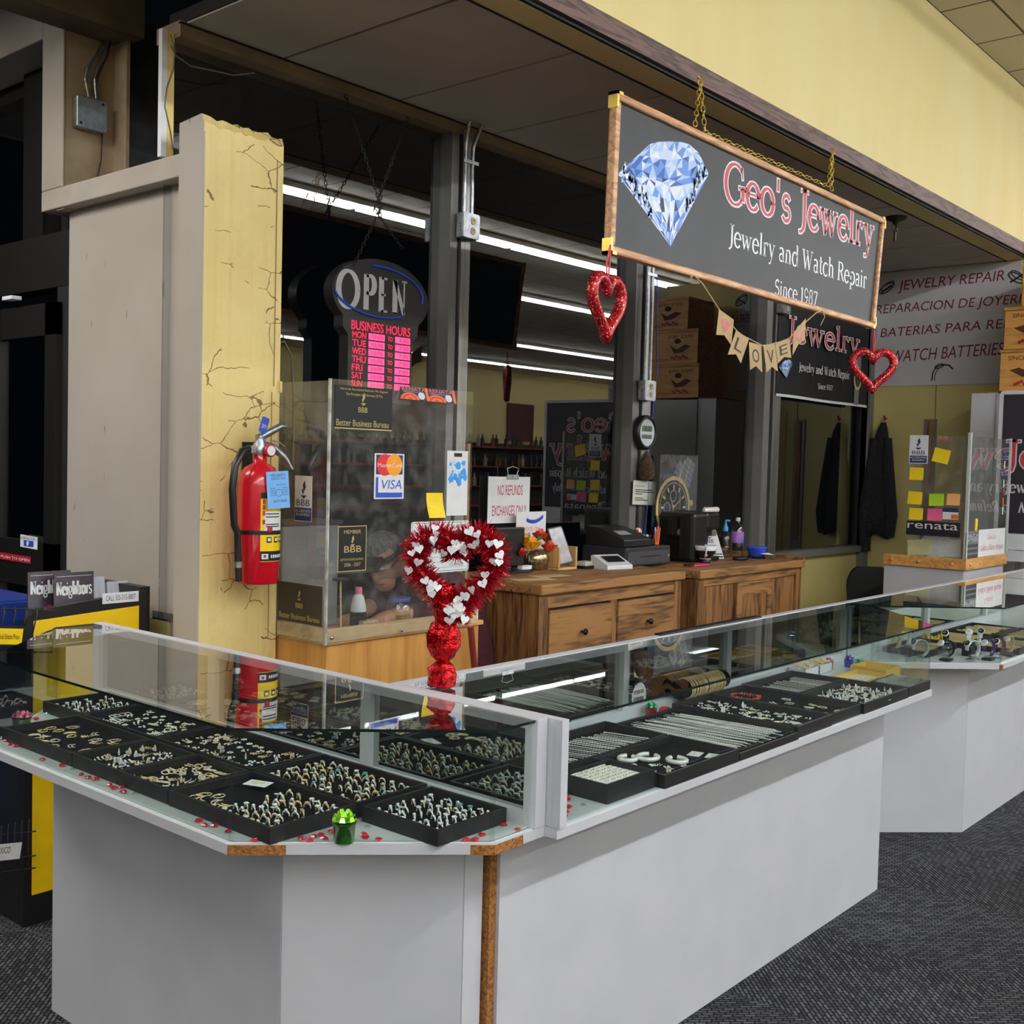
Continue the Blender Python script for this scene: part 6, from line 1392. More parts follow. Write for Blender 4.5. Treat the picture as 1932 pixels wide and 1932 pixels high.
q = MB(); q.prism([(cy0+.02, 0), (cy0+.30, 0), (cy0+.30, .11), (cy0+.18, .10), (cy0+.02, .045)], 0, .30); 
m_ = MB(Matrix(((0,0,1,cx0+.01), (1,0,0,0), (0,1,0,zq), (0,0,0,1)))); m_.prism([(cy0+.02, 0), (cy0+.26, 0), (cy0+.26, .10), (cy0+.18, .095), (cy0+.02, .04)], 0, .24); build(m_, 'body', M_black, t, bevel=.006)
build(MB(fr((cx0+.05, cy0+.07, zq+.060), (1,0,0), (0,1,.344))).bx(0, .10, 0, .05, 0, .002), 'display', mat('grey_display', (150,152,156), .25), t)
t = thing('adding_machine', 'pale grey keypad tray of trinkets on the cash drawer', 'tray', (cx0+.31, 3.32, zq))
build(MB().bx(cx0+.255, cx0+.37, cy0+.06, cy0+.25, zq, zq+.03), 'body', M_black, t, bevel=.004)
for i in range(40): build(MB().ball((cx0+.27+rg.uniform(0, .09), cy0+.08+rg.uniform(0, .15), zq+.036+rg.uniform(0, .012)), .009, 5, 4), 'trinket', M_silver if i % 2 else M_jarg, t)
q = MB()
for i in range(9):
    a_ = rg.uniform(-.3, .3); q.tube([(cx1-.05+.004*i, 3.26+.01*(i % 3), zq), (cx1-.05+.006*i+a_*.04, 3.26+.01*(i % 3), zq+.07+.01*(i % 4))], .004, 6, mi=i % 3)
build(q, 'pens', [M_oran, M_blue, M_paper], None, 'bunch of pens at the right end of the cash drawer', 'pens')
q = MB()
for i in range(8): q.ball((cx1-.09+rg.uniform(-.03, .03), 3.36+rg.uniform(-.03, .03), zq+.03+rg.uniform(0, .04)), .022, 6, 5, i % 3)
build(q, 'ornament_heap', [M_green, M_whiteg, M_red], None, 'heap of green white and red ornaments on the cash drawer', 'ornaments')
# card reader, calculator, envelopes and small things in front
p = P(1155, 1073, 'Z', zc); Mx = Matrix.Translation((p.x, p.y, zc)) @ Matrix.Rotation(-.25, 4, 'Z'); q = MB(Mx)
m2 = MB(Mx @ Matrix(((0,0,1,-.08), (1,0,0,0), (0,1,0,0), (0,0,0,1)))); m2.prism([(-.06, 0), (.07, 0), (.07, .062), (.055, .066), (-.06, .022)], 0, .16)
t = build(m2, 'card_reader', M_whiteg, None, 'white wedge shaped card reader at the front of the chest', 'card reader', bevel=.005)
build(MB(Mx @ fr((0, -.002, .0465), (1,0,0), (0,1,.383))).bx(-.05, .06, -.028, .035, 0, .002), 'screen', M_black, t)
p = P(1106, 1072, 'Z', zc); q = MB().bx(p.x-.05, p.x+.05, p.y-.03, p.y+.04, zc, zc+.014).bx(p.x-.035, p.x+.04, p.y-.02, p.y+.035, zc+.014, zc+.034, 1); build(q, 'black_pad', [M_black, M_stk], None, 'small black pad with a cream block between tablet stand and card reader', 'pad')
for i, (px, py, rz, lab) in enumerate(((1012, 1094, -.35, 'front brown envelope lying on the chest'), (1045, 1088, -.12, 'rear brown envelope lying on the chest'))):
    p = P(px, py, 'Z', zc); q = MB(Matrix.Translation((p.x, p.y+.02, zc+.0005*i)) @ Matrix.Rotation(rz, 4, 'Z')); q.bx(-.10, .10, -.04, .04, 0, .001); build(q, 'envelope', mat('manila', (206,182,128), .8), None, lab, 'envelope', 'envelopes on the chest')
p = P(975, 1078, 'Z', zc); q = MB(); q.lathe([(.075, 0), (.08, .006), (.06, .012), (.02, .016)], 18, 0, (p.x, p.y, zc)).bx(p.x-.02, p.x+.05, p.y-.05, p.y-.02, zc+.013, zc+.03, 1); build(q, 'black_dish', [M_black, M_paper], None, 'flat black dish with a white packet at the left end of the chest', 'dish')
p = P(958, 1030, 'Y', 3.36); t = thing('black_monitor', 'small black monitor seen from behind the flowers', 'monitor', (p.x, 3.36, zc))
build(MB().bx(p.x-.09, p.x+.11, 3.35, 3.38, zc+.03, zc+.21), 'screen_case', M_black, t, bevel=.006); build(MB().bx(p.x-.05, p.x+.06, 3.32, 3.41, zc, zc+.012).bx(p.x-.015, p.x+.025, 3.36, 3.375, zc+.0125, zc+.03), 'foot', M_black, t)
# things between the chest and the sideboard
zs = zt2+.0008
def sb(px, py): v = P(px, py, 'Z', zs); return v.x, v.y
zc0 = zc; zc = zs; t0 = P(1265, 1055, 'Z', zs); cxx, cyy = t0.x-.01, t0.y
t = thing('creamer_bottle', 'red capped coffee creamer bottle at the left end of the sideboard', 'bottle', (cxx, cyy, zc))
build(MB().lathe([(.034, 0), (.036, .01), (.033, .07), (.036, .12), (.034, .145)], 18, 0, (cxx, cyy, zc)), 'bottle_body', mat('creamer_sleeve', (232,206,186), .4, c2=(224,190,170), scale=12), t)
build(MB().lathe([(.035, .145), (.036, .15), (.036, .18), (.033, .185)], 18, 0, (cxx, cyy, zc)).lathe([(.0368, .085), (.0368, .12)], 18, 0, (cxx, cyy, zc)), 'cap', M_red, t)
build(MB(fr((cxx, cyy, zc), (1,0,0), (0,0,1))).lathe([(.018, .034), (.015, .038)], 14, 0, (-.006, .045, 0)), 'label_motif', M_oran, t)
for i, dx in enumerate((-.045, .035)):
    q = MB(Matrix.Translation((cxx+dx, cyy-.07, zc)) @ Matrix.Rotation(.2*i, 4, 'Z')); q.bx(-.035, .035, -.02, .02, 0, .045).bx(-.02, .02, -.0206, -.02, .01, .035, 1)
    build(q, 'pink_packet', [mat('magenta_packet', (230,60,150), .35), M_whiteg], None, '%s pink packet in front of the creamer bottle' % ('left', 'right')[i], 'packet', 'pink packets', bevel=.005)
# coffee maker
zc = zc0; p = P(1318, 1058, 'Z', zs); kx, ky = p.x-.03, p.y+.05
t = thing('coffee_maker', 'black single cup coffee maker with a silver handle on the sideboard', 'coffee maker', (kx, ky, zs))
build(MB().bx(kx-.13, kx+.02, ky-.11, ky+.14, zs, zs+.27), 'body', M_black, t, bevel=.02)
build(MB().bx(kx+.021, kx+.17, ky-.10, ky+.12, zs+.17, zs+.275), 'brew_head', M_black, t, bevel=.02)
build(MB().bx(kx+.021, kx+.17, ky-.10, ky+.12, zs, zs+.025), 'drip_tray', M_black, t, bevel=.006)
build(MB().tube([(kx+.0, ky-.09, zs+.285), (kx+.10, ky-.115, zs+.288), (kx+.18, ky-.06, zs+.285), (kx+.19, ky+.02, zs+.285)], [.012, .016, .014, .01], 8), 'handle', M_silver, t)
build(MB().bx(kx+.07, kx+.12, ky-.105, ky-.06, zs+.14, zs+.17), 'spout', M_steel, t)
build(MB().bx(kx-.19, kx-.135, ky-.06, ky+.10, zs+.03, zs+.25), 'water_tank', M_jarg, t)
x, y = sb(1330, 1062)
t = thing('coffee_cup', 'wide white and black coffee cup before the coffee maker', 'cup', (x, y, zs))
build(MB().lathe([(.03, 0), (.032, .006), (.055, .035), (.064, .075), (.061, .075), (.052, .038), (.02, .012)], 22, 0, (x, y, zs+.022)), 'bowl', M_whiteg, t)
build(MB().lathe([(.0325, .006), (.0558, .035), (.0585, .048)], 22, 0, (x, y, zs+.022)), 'black_band', M_black, t)
build(MB().tube([(x-.055*math.cos(.6), y-.055*math.sin(.6), zs+.085), (x-.085, y-.055, zs+.08), (x-.09, y-.06, zs+.05), (x-.05, y-.03, zs+.04)], .007, 7), 'handle', M_whiteg, t)
build(MB().lathe([(.03, 0), (.034, .02), (.03, .0215)], 14, 0, (x, y, zs)), 'coaster', M_black, t)
def tri(name, label, px, y, w_, h_, mi):
    p = P(px, 1054, 'Z', zs); q = MB(fr((p.x, p.y, zs), (.75, -.66, 0), (.2, .24, 1))); q.add([(-w_/2, 0, 0), (w_/2, 0, 0), (w_*.05, h_, 0), (-w_*.12, h_, 0), (-w_/2, 0, -.002), (w_/2, 0, -.002), (w_*.05, h_, -.002), (-w_*.12, h_, -.002)], [(0,1,2,3), (7,6,5,4), (1,5,6,2), (0,3,7,4)], 0)
    q.bx(-w_*.40, w_*.44, h_*.03, h_*.07, .0005, .001, 1).bx(-w_*.40, w_*.42, h_*.11, h_*.14, .0005, .001, 1); q.text('BBB', -w_*.38, h_*.42, -w_*.02, h_*.52, .001, 1); torch(q, -w_*.2, h_*.56, h_*.2, 1, .001)
    return build(q, name, [M_paper, M_navy], None, label, 'card')
tri('folded_card', 'tall folded white and navy card beside the coffee maker', 1349, 3.12, .11, .22, 0)
def pet(px, py, y, r, h, label, cap, lab, name, zs_=None):
    z_ = zs if zs_ is None else zs_; p = P(px, py, 'Z', z_); y = p.y; t = thing(name, label, 'bottle', (p.x, y, z_))
    build(MB().lathe([(r*.8, 0), (r, .012), (r, h*.35), (r*.93, h*.4), (r, h*.46), (r, h*.68), (r*.75, h*.82), (r*.35, h*.9), (r*.33, h*.96)], 18, 0, (p.x, y, z_)), 'bottle_wall', M_jarg, t)
    build(MB().lathe([(r*1.02, h*.38), (r*1.02, h*.66)], 18, 0, (p.x, y, z_)), 'bottle_label', lab, t)
    return t, p.x, y
t, x, y = pet(1390, 1051, 3.18, .036, .225, 'clear water bottle with a violet label on the sideboard', None, mat('violet_label', (110,110,200), .4, c2=(206,120,190), scale=14), 'water_bottle')
build(MB().lathe([(.0135, .212), (.0135, .232)], 12, 0, (x, y, zs)), 'cap', M_whiteg, t)
t, x, y = pet(1367, 1050, 3.24, .038, .165, 'clear pump bottle of hand gel with a sky blue pump on the sideboard', None, M_jarg, 'gel_bottle')
build(MB().lathe([(.016, .15), (.017, .17), (.009, .185), (.006, .20), (.006, .215)], 12, 0, (x, y, zs)).tube([(x, y, zs+.213), (x+.03, y-.01, zs+.21)], .006, 6), 'pump', mat('sky_blue_pump', (40,150,210), .35), t)
x, y = sb(1427, 1053)
t = thing('blue_tub', 'blue plastic food tub on a black lid at the right of the sideboard', 'tub', (x, y, zs))
build(MB().lathe([(.042, .012), (.058, .055), (.062, .06), (.062, .068), (.05, .07)], 20, 0, (x, y, zs)), 'tub', mat('cobalt_plastic', (50,80,210), .3), t)
build(MB().lathe([(.05, 0), (.056, .011)], 18, 0, (x, y, zs)), 'black_lid', M_black, t)
p = P(1396, 1058, 'Z', zs); q = MB(); q.tube([(p.x+.045*math.cos(a), p.y+.03*math.sin(a), zs+.014) for a in [.3*i for i in range(22)]], .01, 6, True).tube([(p.x+.03, p.y-.01, zs+.008), (p.x+.16, p.y+.02, zs+.008)], .007, 6); build(q, 'headphones', M_black, None, 'black headphones lying at the front of the sideboard', 'headphones')
p = P(1449, 1054, 'Z', zs); q = MB(Matrix.Translation((p.x-.02, p.y+.01, zs))); q.add([(-.06, 0, .03), (.02, .03, .028), (.06, -.05, -.02), (.0, -.06, .026), (-.02, -.03, .038)], [(0,3,4), (3,2,1), (4,3,1), (0,4,1)], 0); build(q, 'napkin', M_paper, None, 'crumpled white napkin hanging over the sideboard edge', 'napkin')
p = P(1322, 1067, 'Z', zs); q = MB(Matrix.Translation((p.x, p.y+.02, zs))); q.bx(-.08, .08, -.03, .03, 0, .006).bx(-.14, -.06, -.02, .0, .006, .014, 1); build(q, 'pink_folder', [mat('hot_pink', (236,60,110), .5), M_black], None, 'pink folded sheet under a black pen at the front of the sideboard', 'paper')
# ------------------------------------------------------------------ signs, clock and conduits on the glazing
yg = YW-.005
x0, z0, x1, z1 = rectpx(921, 897, 997, 991, yg); z1 = P(921,899,'Y',yg).z; z0 = P(921,988,'Y',yg).z
t = thing('refund_sign', 'white sign reading NO REFUNDS EXCHANGES ONLY hanging by a clip', 'sign', ((x0+x1)/2, yg, z0)); w_, h_ = x1-x0, z1-z0
build(MB(FY(yg)).bx(x0, x1, z0, z1, 0, .003), 'card', M_paper, t)
q = MB(FY(yg)); q.text('NO REFUNDS', x0+w_*.22, z0+h_*.60, x1-w_*.18, z0+h_*.82, .0036).text('EXCHANGES ONLY', x0+w_*.10, z0+h_*.16, x1-w_*.08, z0+h_*.38, .0036); build(q, 'lettering', M_redp, t)
build(MB(FY(yg)).bx(x0+w_*.42, x0+w_*.70, z1-.012, z1+.01, .0035, .008).tube([(x0+w_*.45, z1+.012, .006), (x0+w_*.42, z1+.04, .006), (x0+w_*.55, z1+.05, .006), (x0+w_*.70, z1+.04, .006), (x0+w_*.66, z1+.012, .006)], .0025, 5), 'bulldog_clip', M_steel, t)
x0, z0, x1, z1 = rectpx(974, 966, 1028, 1030, yg-.04); q = MB(FY(yg-.04)); z0 -= .05; w_, h_ = x1-x0, z1-z0
q.bx(x0, x1, z0, z1, 0, .002, 0).text('YOUR TEAM', x0+w_*.06, z0+h_*.42, x1-w_*.06, z0+h_*.54, .0026, 1).text('VOTE ON', x0+w_*.24, z0+h_*.58, x1-w_*.2, z0+h_*.66, .0026, 2).text('today or online', x0+w_*.18, z0+h_*.30, x1-w_*.18, z0+h_*.35, .0026, 1)
for k in range(3): q.tube([(x0+w_*(.34+.11*i), z0+h_*(.80-.025*k+.012*(i-2)**2-.0), .0025) for i in range(6)], .0035, 4, mi=3)
build(q, 'team_poster', [M_paper, M_navy, M_oran, M_blue], None, 'small white poster reading YOUR TEAM leaning on the glass behind the flowers', 'poster')
# digital wall clock
c = P(1219, 816, 'Y', YW-.075); r = (P(1219,783,'Y',YW-.075).z-P(1219,849,'Y',YW-.075).z)/2
t = thing('wall_clock', 'round black rimmed digital clock on the second mullion', 'clock', (c.x, YW-.07, c.z-r))
Q = fr((c.x, YW-.058, c.z), (1,0,0), (0,0,1))
build(MB(Q).lathe([(r, 0), (r*1.0, .02), (r*.9, .032), (r*.8, .03), (r*.8, .02)], 32), 'rim', M_black, t)
q = MB(Q); q.lathe([(r*.8, .022), (.001, .0221)], 32); build(q, 'face', mat('clock_face', (206,208,212), .4), t)
q = MB(Q); q.bx(-r*.5, r*.5, r*.05, r*.38, .023, .0236, 0).bx(-r*.5, r*.5, -r*.36, -r*.12, .023, .0236, 0).text('6:35', -r*.2, r*.09, r*.44, r*.34, .0242, 1); build(q, 'liquid_display', [mat('lcd', (96,110,90), .3), M_print], t)
# memo and watch poster
x0, z0, x1, z1 = rectpx(1194, 906, 1236, 951, YW-.07); q = MB(FY(YW-.07) @ Matrix.Translation((x0, z0, 0)) @ Matrix.Rotation(-.03, 4, 'Z')); w_, h_ = x1-x0, z1-z0
q.bx(0, w_, 0, h_, 0, .0015, 0).text('IMPORTANT', w_*.1, h_*.74, w_*.5, h_*.80, .002, 1)
for k, wd in enumerate((.75, .8, .3, 0, .35, .55)):
    if wd: q.bx(w_*.1, w_*(.1+wd), h_*(.60-.085*k), h_*(.635-.085*k), .0015, .002, 1)
build(q, 'memo', [mat('cream_paper', (206,208,192), .8), M_print], None, 'cream typed memo taped to the second mullion', 'notice')
yp = 3.42
x0, x1 = P(1242,950,'Y',yp).x, P(1312,950,'Y',yp).x; z1 = P(1280,860,'Y',yp).z; z0 = zc if False else 1.03
t = thing('watch_poster', 'dark clear framed poster of a large gold and steel watch', 'poster', ((x0+x1)/2, yp, z0)); w_, h_ = x1-x0, z1-z0
build(MB(FY(yp)).bx(x0, x1, z0, z1, 0, .004), 'backing', mat('poster_charcoal', (58,58,62), .35), t)
build(MB(FY(yp)).bx(x0-.006, x1+.006, z0, z1+.006, .0045, .0065), 'cover', M_acry, t)
q = MB(FY(yp)); wc = (x0+w_*.38, z0+h_*.50); R = w_*.46
for s_, a in ((1, 62), (-1, -108)):
    d = Vector((math.cos(math.radians(a)), math.sin(math.radians(a)))); n = Vector((-d.y, d.x))
    for i in range(7):
        r0, r1 = R*(.95+.17*i), R*(.95+.17*i+.15); ww = R*(.52-.02*i)
        for k, (f0, f1, mi) in enumerate(((-1, -.42, 2), (-.40, -.26, 1), (-.24, .24, 2), (.26, .40, 1), (.42, 1, 2))):
            pts = [(wc[0]+d.x*rr+n.x*ww*ff, wc[1]+d.y*rr+n.y*ww*ff) for rr, ff in ((r0, f0), (r1, f0), (r1, f1), (r0, f1))]
            if all(x0 < p_[0] < x1 and z0 < p_[1] < z1 for p_ in pts): q.poly(pts, .0042, mi)
for rr, mi, z in ((1.0, 1, .0043), (.86, 0, .0044), (.80, 2, .00445), (.74, 0, .0045)): q.lathe([(R*rr, 0), (.001, .00001)], 36, mi, (wc[0], wc[1], z), False)
for k in range(12):
    a = math.radians(30*k); d = Vector((math.cos(a), math.sin(a))); n = Vector((-d.y, d.x)); q.poly([(wc[0]+d.x*R*r_+n.x*R*w2, wc[1]+d.y*R*r_+n.y*R*w2) for r_, w2 in ((.54, -.03), (.70, -.04), (.70, .04), (.54, .03))], .0046, 1)
for dx, dy in ((-.02, .36), (-.36, -.02), (.04, -.38)):
    q.lathe([(R*.2, 0), (.001, .00001)], 20, 2, (wc[0]+R*dx, wc[1]+R*dy, .0046), False).lathe([(R*.15, 0), (.001, .00001)], 20, 0, (wc[0]+R*dx, wc[1]+R*dy, .00465), False)
for a, L in ((120, .45), (30, .62), (262, .2)):
    d = Vector((math.cos(math.radians(a)), math.sin(math.radians(a)))); n = Vector((-d.y, d.x)); q.poly([(wc[0]-n.x*R*.03, wc[1]-n.y*R*.03), (wc[0]+d.x*R*L, wc[1]+d.y*R*L), (wc[0]+n.x*R*.03, wc[1]+n.y*R*.03)], .0048, 1)
q.bx(wc[0]+R*.98, wc[0]+R*1.14, wc[1]+R*.05, wc[1]+R*.22, .0043, .0045, 1)
build(q, 'watch_print', [M_print, mat('print_gold', (206,174,112), .4), mat('print_steel', (120,126,146), .4)], t)
build(MB().lathe([(.035, 0), (.05, .03), (.04, .09), (.02, .14), (.004, .16)], 9, 0, P(1219, 905, 'Y', YW-.09)[:]), 'dried_posy', mat('dried_brown', (96,70,52), .95, c2=(60,42,30), scale=90, bump=.9), None, 'small brown dried posy hanging above the memo', 'dried flowers')
# conduits with outlet boxes on the mullions
for nm, (bx0, by0, bx1, by1), topz in (('first', (876,404,903,450), ZS-.005), ('second', (1211,722,1242,757), ZS-.005), ('third', (1475,573,1494,592), ZS-.005)):
    yb = YW-.10; a = P(bx0, by1, 'Y', yb); b = P(bx1, by0, 'Y', yb); cx = (a.x+b.x)/2
    wd = .105; z0, z1 = a.z+.008, a.z+.118
    t = thing('outlet_box', 'steel twin outlet box with conduit on the %s window mullion' % nm, 'power outlet', (cx, yb, z0), 'mullion outlet boxes')
    build(MB().bx(cx-wd/2, cx+wd/2, yb, YW-.056, z0, z1), 'box', M_steel, t, bevel=.003)
    build(MB(FY(yb-.0005)).prism(rrect(cx-wd/2, z0, cx+wd/2, z1, .012), 0, .002), 'cover_plate', M_steel, t)
    q = MB(FY(yb-.003))
    for dz in (.033, .077): q.lathe([(.0165, 0), (.0155, .003)], 16, 0, (cx+.008, z0+dz, 0)); q.bx(cx+.002, cx+.005, z0+dz-.001, z0+dz+.008, .003, .0034, 1).bx(cx+.011, cx+.014, z0+dz-.001, z0+dz+.008, .003, .0034, 1)
    build(q, 'sockets', [mat('ivory_socket', (206,190,140), .4), M_print], t)
    q = MB(FX(cx-wd/2-.0005))
    for dz in (.022, .055, .088): q.tube([(-(yb+.022)+.009*math.cos(k), z0+dz+.009*math.sin(k), 0) for k in [.63*i for i in range(10)]], .0012, 4, True)
    build(q, 'knockouts', M_alud, t)
    for k, dx in enumerate((-.03, .02)):
        build(MB().tube([(cx+dx, yb+.02, z1), (cx+dx, yb+.02, z1+.1), (cx+dx*.9, yb+.022, (z1+topz)/2), (cx+dx, yb+.02, topz-.1), (cx+dx+(.03 if k else 0), yb-.0, topz)], .0095, 8), 'conduit', M_steel, t)
    if topz-z1 > .2: build(MB().bx(cx-.05, cx+.045, yb+.006, yb+.009, z1+.55*(topz-z1), z1+.55*(topz-z1)+.016), 'strap', M_steel, t)
a = P(1237,500,'Y',YW-.08); build(MB().tube([P(x, y, 'Y', YW-.07) for x, y in ((1240,520), (1238,600), (1240,700), (1232,770), (1226,850), (1222,950), (1216,1010))], .003, 5), 'blue_cable', M_blue, None, 'thin blue cable running down the second mullion', 'cable')
build(MB().tube([P(x, y, 'Y', YW-.07) for x, y in ((322,85), (332,105), (360,125), (400,133), (440,142), (480,138))], .003, 5).tube([P(x, y, 'Y', YW-.07) for x, y in ((322,65), (330,95), (327,130), (315,165), (311,200), (322,250), (326,282))], .003, 5), 'loose_wire', mat('dusty_wire', (110,100,80), .8), None, 'loose dusty wires drooping from the head rail above the pillar', 'wire')
# ceiling hook in the alcove
p = P(1690, 416, 'Z', ZS-.02); q = MB(); q.lathe([(.065, ZS-.001), (.06, ZS-.012), (.02, ZS-.03), (.012, ZS-.045)][::-1], 16, 0, (p.x, p.y, 0)); q.tube([(p.x+.02*math.cos(a), p.y, ZS-.07+.025*math.sin(a)) for a in [1.5-.5*i for i in range(9)]], .006, 6).tube([(p.x, p.y, ZS-.09), (p.x+.0, p.y, ZS-.14)], .008, 6); build(q, 'ceiling_hook', mat('aged_bronze', (70,62,52), .4, .8), None, 'bronze ceiling rose with a hook on the alcove soffit behind the framed sign', 'hook')
# ------------------------------------------------------------------ fire extinguisher on the pillar
yp = 3.268; R_ = .072
c = P(488, 1000, 'Y', yp-.10); ex, ey = c.x, yp-.10
zb = P(488, 1105, 'Y', ey-R_).z; zsld = P(488, 905, 'Y', ey-R_).z; znk = P(488, 880, 'Y', ey).z
FE = thing('fire_extinguisher', 'red fire extinguisher with black hose and blue tag on the yellow pillar', 'fire extinguisher', (ex, ey, zb))
hb = zsld-zb
build(MB().lathe([(R_*.9, 0), (R_, .012), (R_, hb-.02), (R_*.93, hb+.015), (R_*.72, hb+.04), (R_*.34, hb+.055), (R_*.34, hb+.085)], 32, 0, (ex, ey, zb)), 'cylinder', mat('extinguisher_red', (200,22,38), .22, coat=.6), FE)
def wrap(z0, z1, a0, a1, mi, m_, dr=.0006, n=16):
    r = R_+dr; vs = []
    for i in range(n+1):
        a = math.radians(a0+(a1-a0)*i/n); vs += [(ex+r*math.cos(a), ey+r*math.sin(a), z0), (ex+r*math.cos(a), ey+r*math.sin(a), z1)]
    m_.add(vs, [(2*i, 2*i+2, 2*i+3, 2*i+1) for i in range(n)], mi, True)
zy = lambda py: P(488, py, 'Y', ey-R_).z
q = MB(); wrap(zy(1061), zy(931), -122, -20, 0, q); wrap(zy(941), zy(930), -122, -20, 1, q, .001); wrap(zy(1060), zy(1041), -122, -20, 1, q, .001)
wrap(zy(1009), zy(966), -112, -22, 2, q, .0012)
for k, py in enumerate((946, 957, 968, 985)): wrap(zy(py+5), zy(py-4), -117, -110, 3, q, .0016, 4)
for k, (py, a) in enumerate(((1016, -105), (1016, -82), (1016, -60))): wrap(zy(py+9), zy(py-2), a, a+15, 1, q, .0012, 4); wrap(zy(py+6), zy(py), a+3, a+12, 2, q, .0018, 4)
for py in (970, 976, 990, 994): wrap(zy(py+1), zy(py-1), -108, -60, 1, q, .0018, 8)
wrap(zy(1004), zy(994), -104, -88, 3, q, .0018, 4)
wrap(zy(1056), zy(1046), -118, -100, 2, q, .0018, 6); wrap(zy(1053), zy(1048), -113, -106, 3, q, .0024, 4)
a0 = -92
for ch in 'ADVANTAGE':
    wrap(zy(1054), zy(1048), a0, a0+5, 2, q, .0018, 2); a0 += 7
build(q, 'instruction_label', [M_yellow, M_print, M_paper, M_redp], FE, 'yellow black and white instruction label')
q = MB(); zbnd = zy(1006)
q.lathe([(R_+.002, -.007), (R_+.002, .007)], 32, 0, (ex, ey, zbnd)); q.bx(ex-.02, ex+.02, ey+R_, yp-.0005, zbnd-.01, zbnd+.01)
build(q, 'strap', M_black, FE)
zn = zb+hb+.085
build(MB().lathe([(.026, 0), (.028, .012), (.026, .03), (.018, .045), (.018, .055)], 16, 0, (ex, ey, zn)).bx(ex-.045, ex-.015, ey-.012, ey+.012, zn+.005, zn+.03), 'valve', M_steel, FE)
build(MB().tube([(ex-.01, ey, zn+.055), (ex+.03, ey-.005, zn+.075), (ex+.075, ey-.015, zn+.10), (ex+.10, ey-.02, zn+.098)], [.014, .014, .012, .006], 8), 'carry_handle', M_steel, FE)
build(MB().tube([(ex+.015, ey, zn+.035), (ex+.05, ey-.01, zn+.025), (ex+.09, ey-.02, zn-.01), (ex+.115, ey-.03, zn-.05)], [.012, .014, .013, .006], 8), 'lever', M_steel, FE)
q = MB(fr((ex+.012, ey-.034, zn+.014), (1,0,0), (0,0,1))); q.lathe([(.022, 0), (.022, .012), (.018, .014)], 20, 0).lathe([(.017, .0142), (.001, .0143)], 18, 1); build(q, 'pressure_gauge', [mat('gauge_rim', (190,40,60), .3), M_paper], FE)
hs = [(ex-.045, ey, zn+.018), (ex-.08, ey-.01, zn+.01), (ex-.115, ey-.02, zn-.04), (ex-.125, ey-.02, zn-.12), (ex-.115, ey-.02, zn-.24), (ex-.10, ey-.018, zbnd), (ex-.095, ey-.018, zbnd-.11)]
build(MB().tube(hs, .0125, 10), 'hose', M_black, FE)
build(MB().tube([hs[-1], (hs[-1][0]+.002, hs[-1][1], hs[-1][2]-.055)], .0115, 10).tube([(hs[-1][0], hs[-1][1], hs[-1][2]+.012), (hs[-1][0], hs[-1][1], hs[-1][2]-.008)], .0145, 10, mi=1), 'nozzle', [M_black, M_steel], FE)
q = MB(fr((ex-.02, ey-R_-.012, zy(961)), (1,-.0,.06), (-.05,.05,1))); w_, h_ = .088, zy(889)-zy(960); q.bx(-.005, w_, 0, h_, -.0008, 0, 0).text('FIRE SAFETY', w_*.15, h_*.86, w_*.85, h_*.93, .0006, 1).text('ASSOC, LLC', w_*.15, h_*.77, w_*.85, h_*.84, .0006, 1).text('2019 / 2020', w_*.2, h_*.17, w_*.85, h_*.23, .0006, 1)
for k in range(5): q.bx(w_*.08, w_*(.35), h_*(.55-.05*k), h_*(.56-.05*k), 0, .0005, 1).bx(w_*.65, w_*.95, h_*(.55-.05*k), h_*(.56-.05*k), 0, .0005, 1)
q.tube([(w_*.5+w_*.14*math.cos(a), h_*.42+w_*.14*math.sin(a), .0004) for a in [2*math.pi*i/18 for i in range(18)]], .0006, 4, True, 1).tube([(w_*(.4+.05*i), h_*(.62+.04*(i % 2)), .0004) for i in range(10)], .0008, 4, mi=1)
build(q, 'inspection_tag', [M_sky, M_navy], FE, 'pale blue inspection tag')
q = MB(fr((ex-.012, ey-.025, zn+.075), (.9,0,-.3), (.3,0,.9))); q.prism(rrect(-.014, 0, .016, .055, .005), -.002, 0, 0).text('2019', -.008, .016, .010, .03, .0005, 1); q.tube([(0, 0, 0), (.02, -.03, 0), (.03, -.045, .005)], .0012, 4)
build(q, 'seal_tag', [M_blue, M_paper], FE, 'small blue seal tag')
q = MB(); q.tube([(ex+.03, ey-.02, zn+.05), (ex+.06, ey-.025, zn+.045), (ex+.085, ey-.025, zn+.03)], .0025, 6); build(q, 'pin', M_steel, FE)
a = P(457, 833, 'Y', yp-.003); b = P(479, 868, 'Y', yp-.003); zbk = P(468, 834, 'Y', yp).z
build(MB().bx(a.x+.002, b.x-.002, yp-.004, yp, zbk-.16, zbk).lathe([(.006, 0), (.002, .003)], 10, 1, ((a.x+b.x)/2, yp-.007, zbk-.03)), 'wall_bracket', [M_black, M_steel], FE)
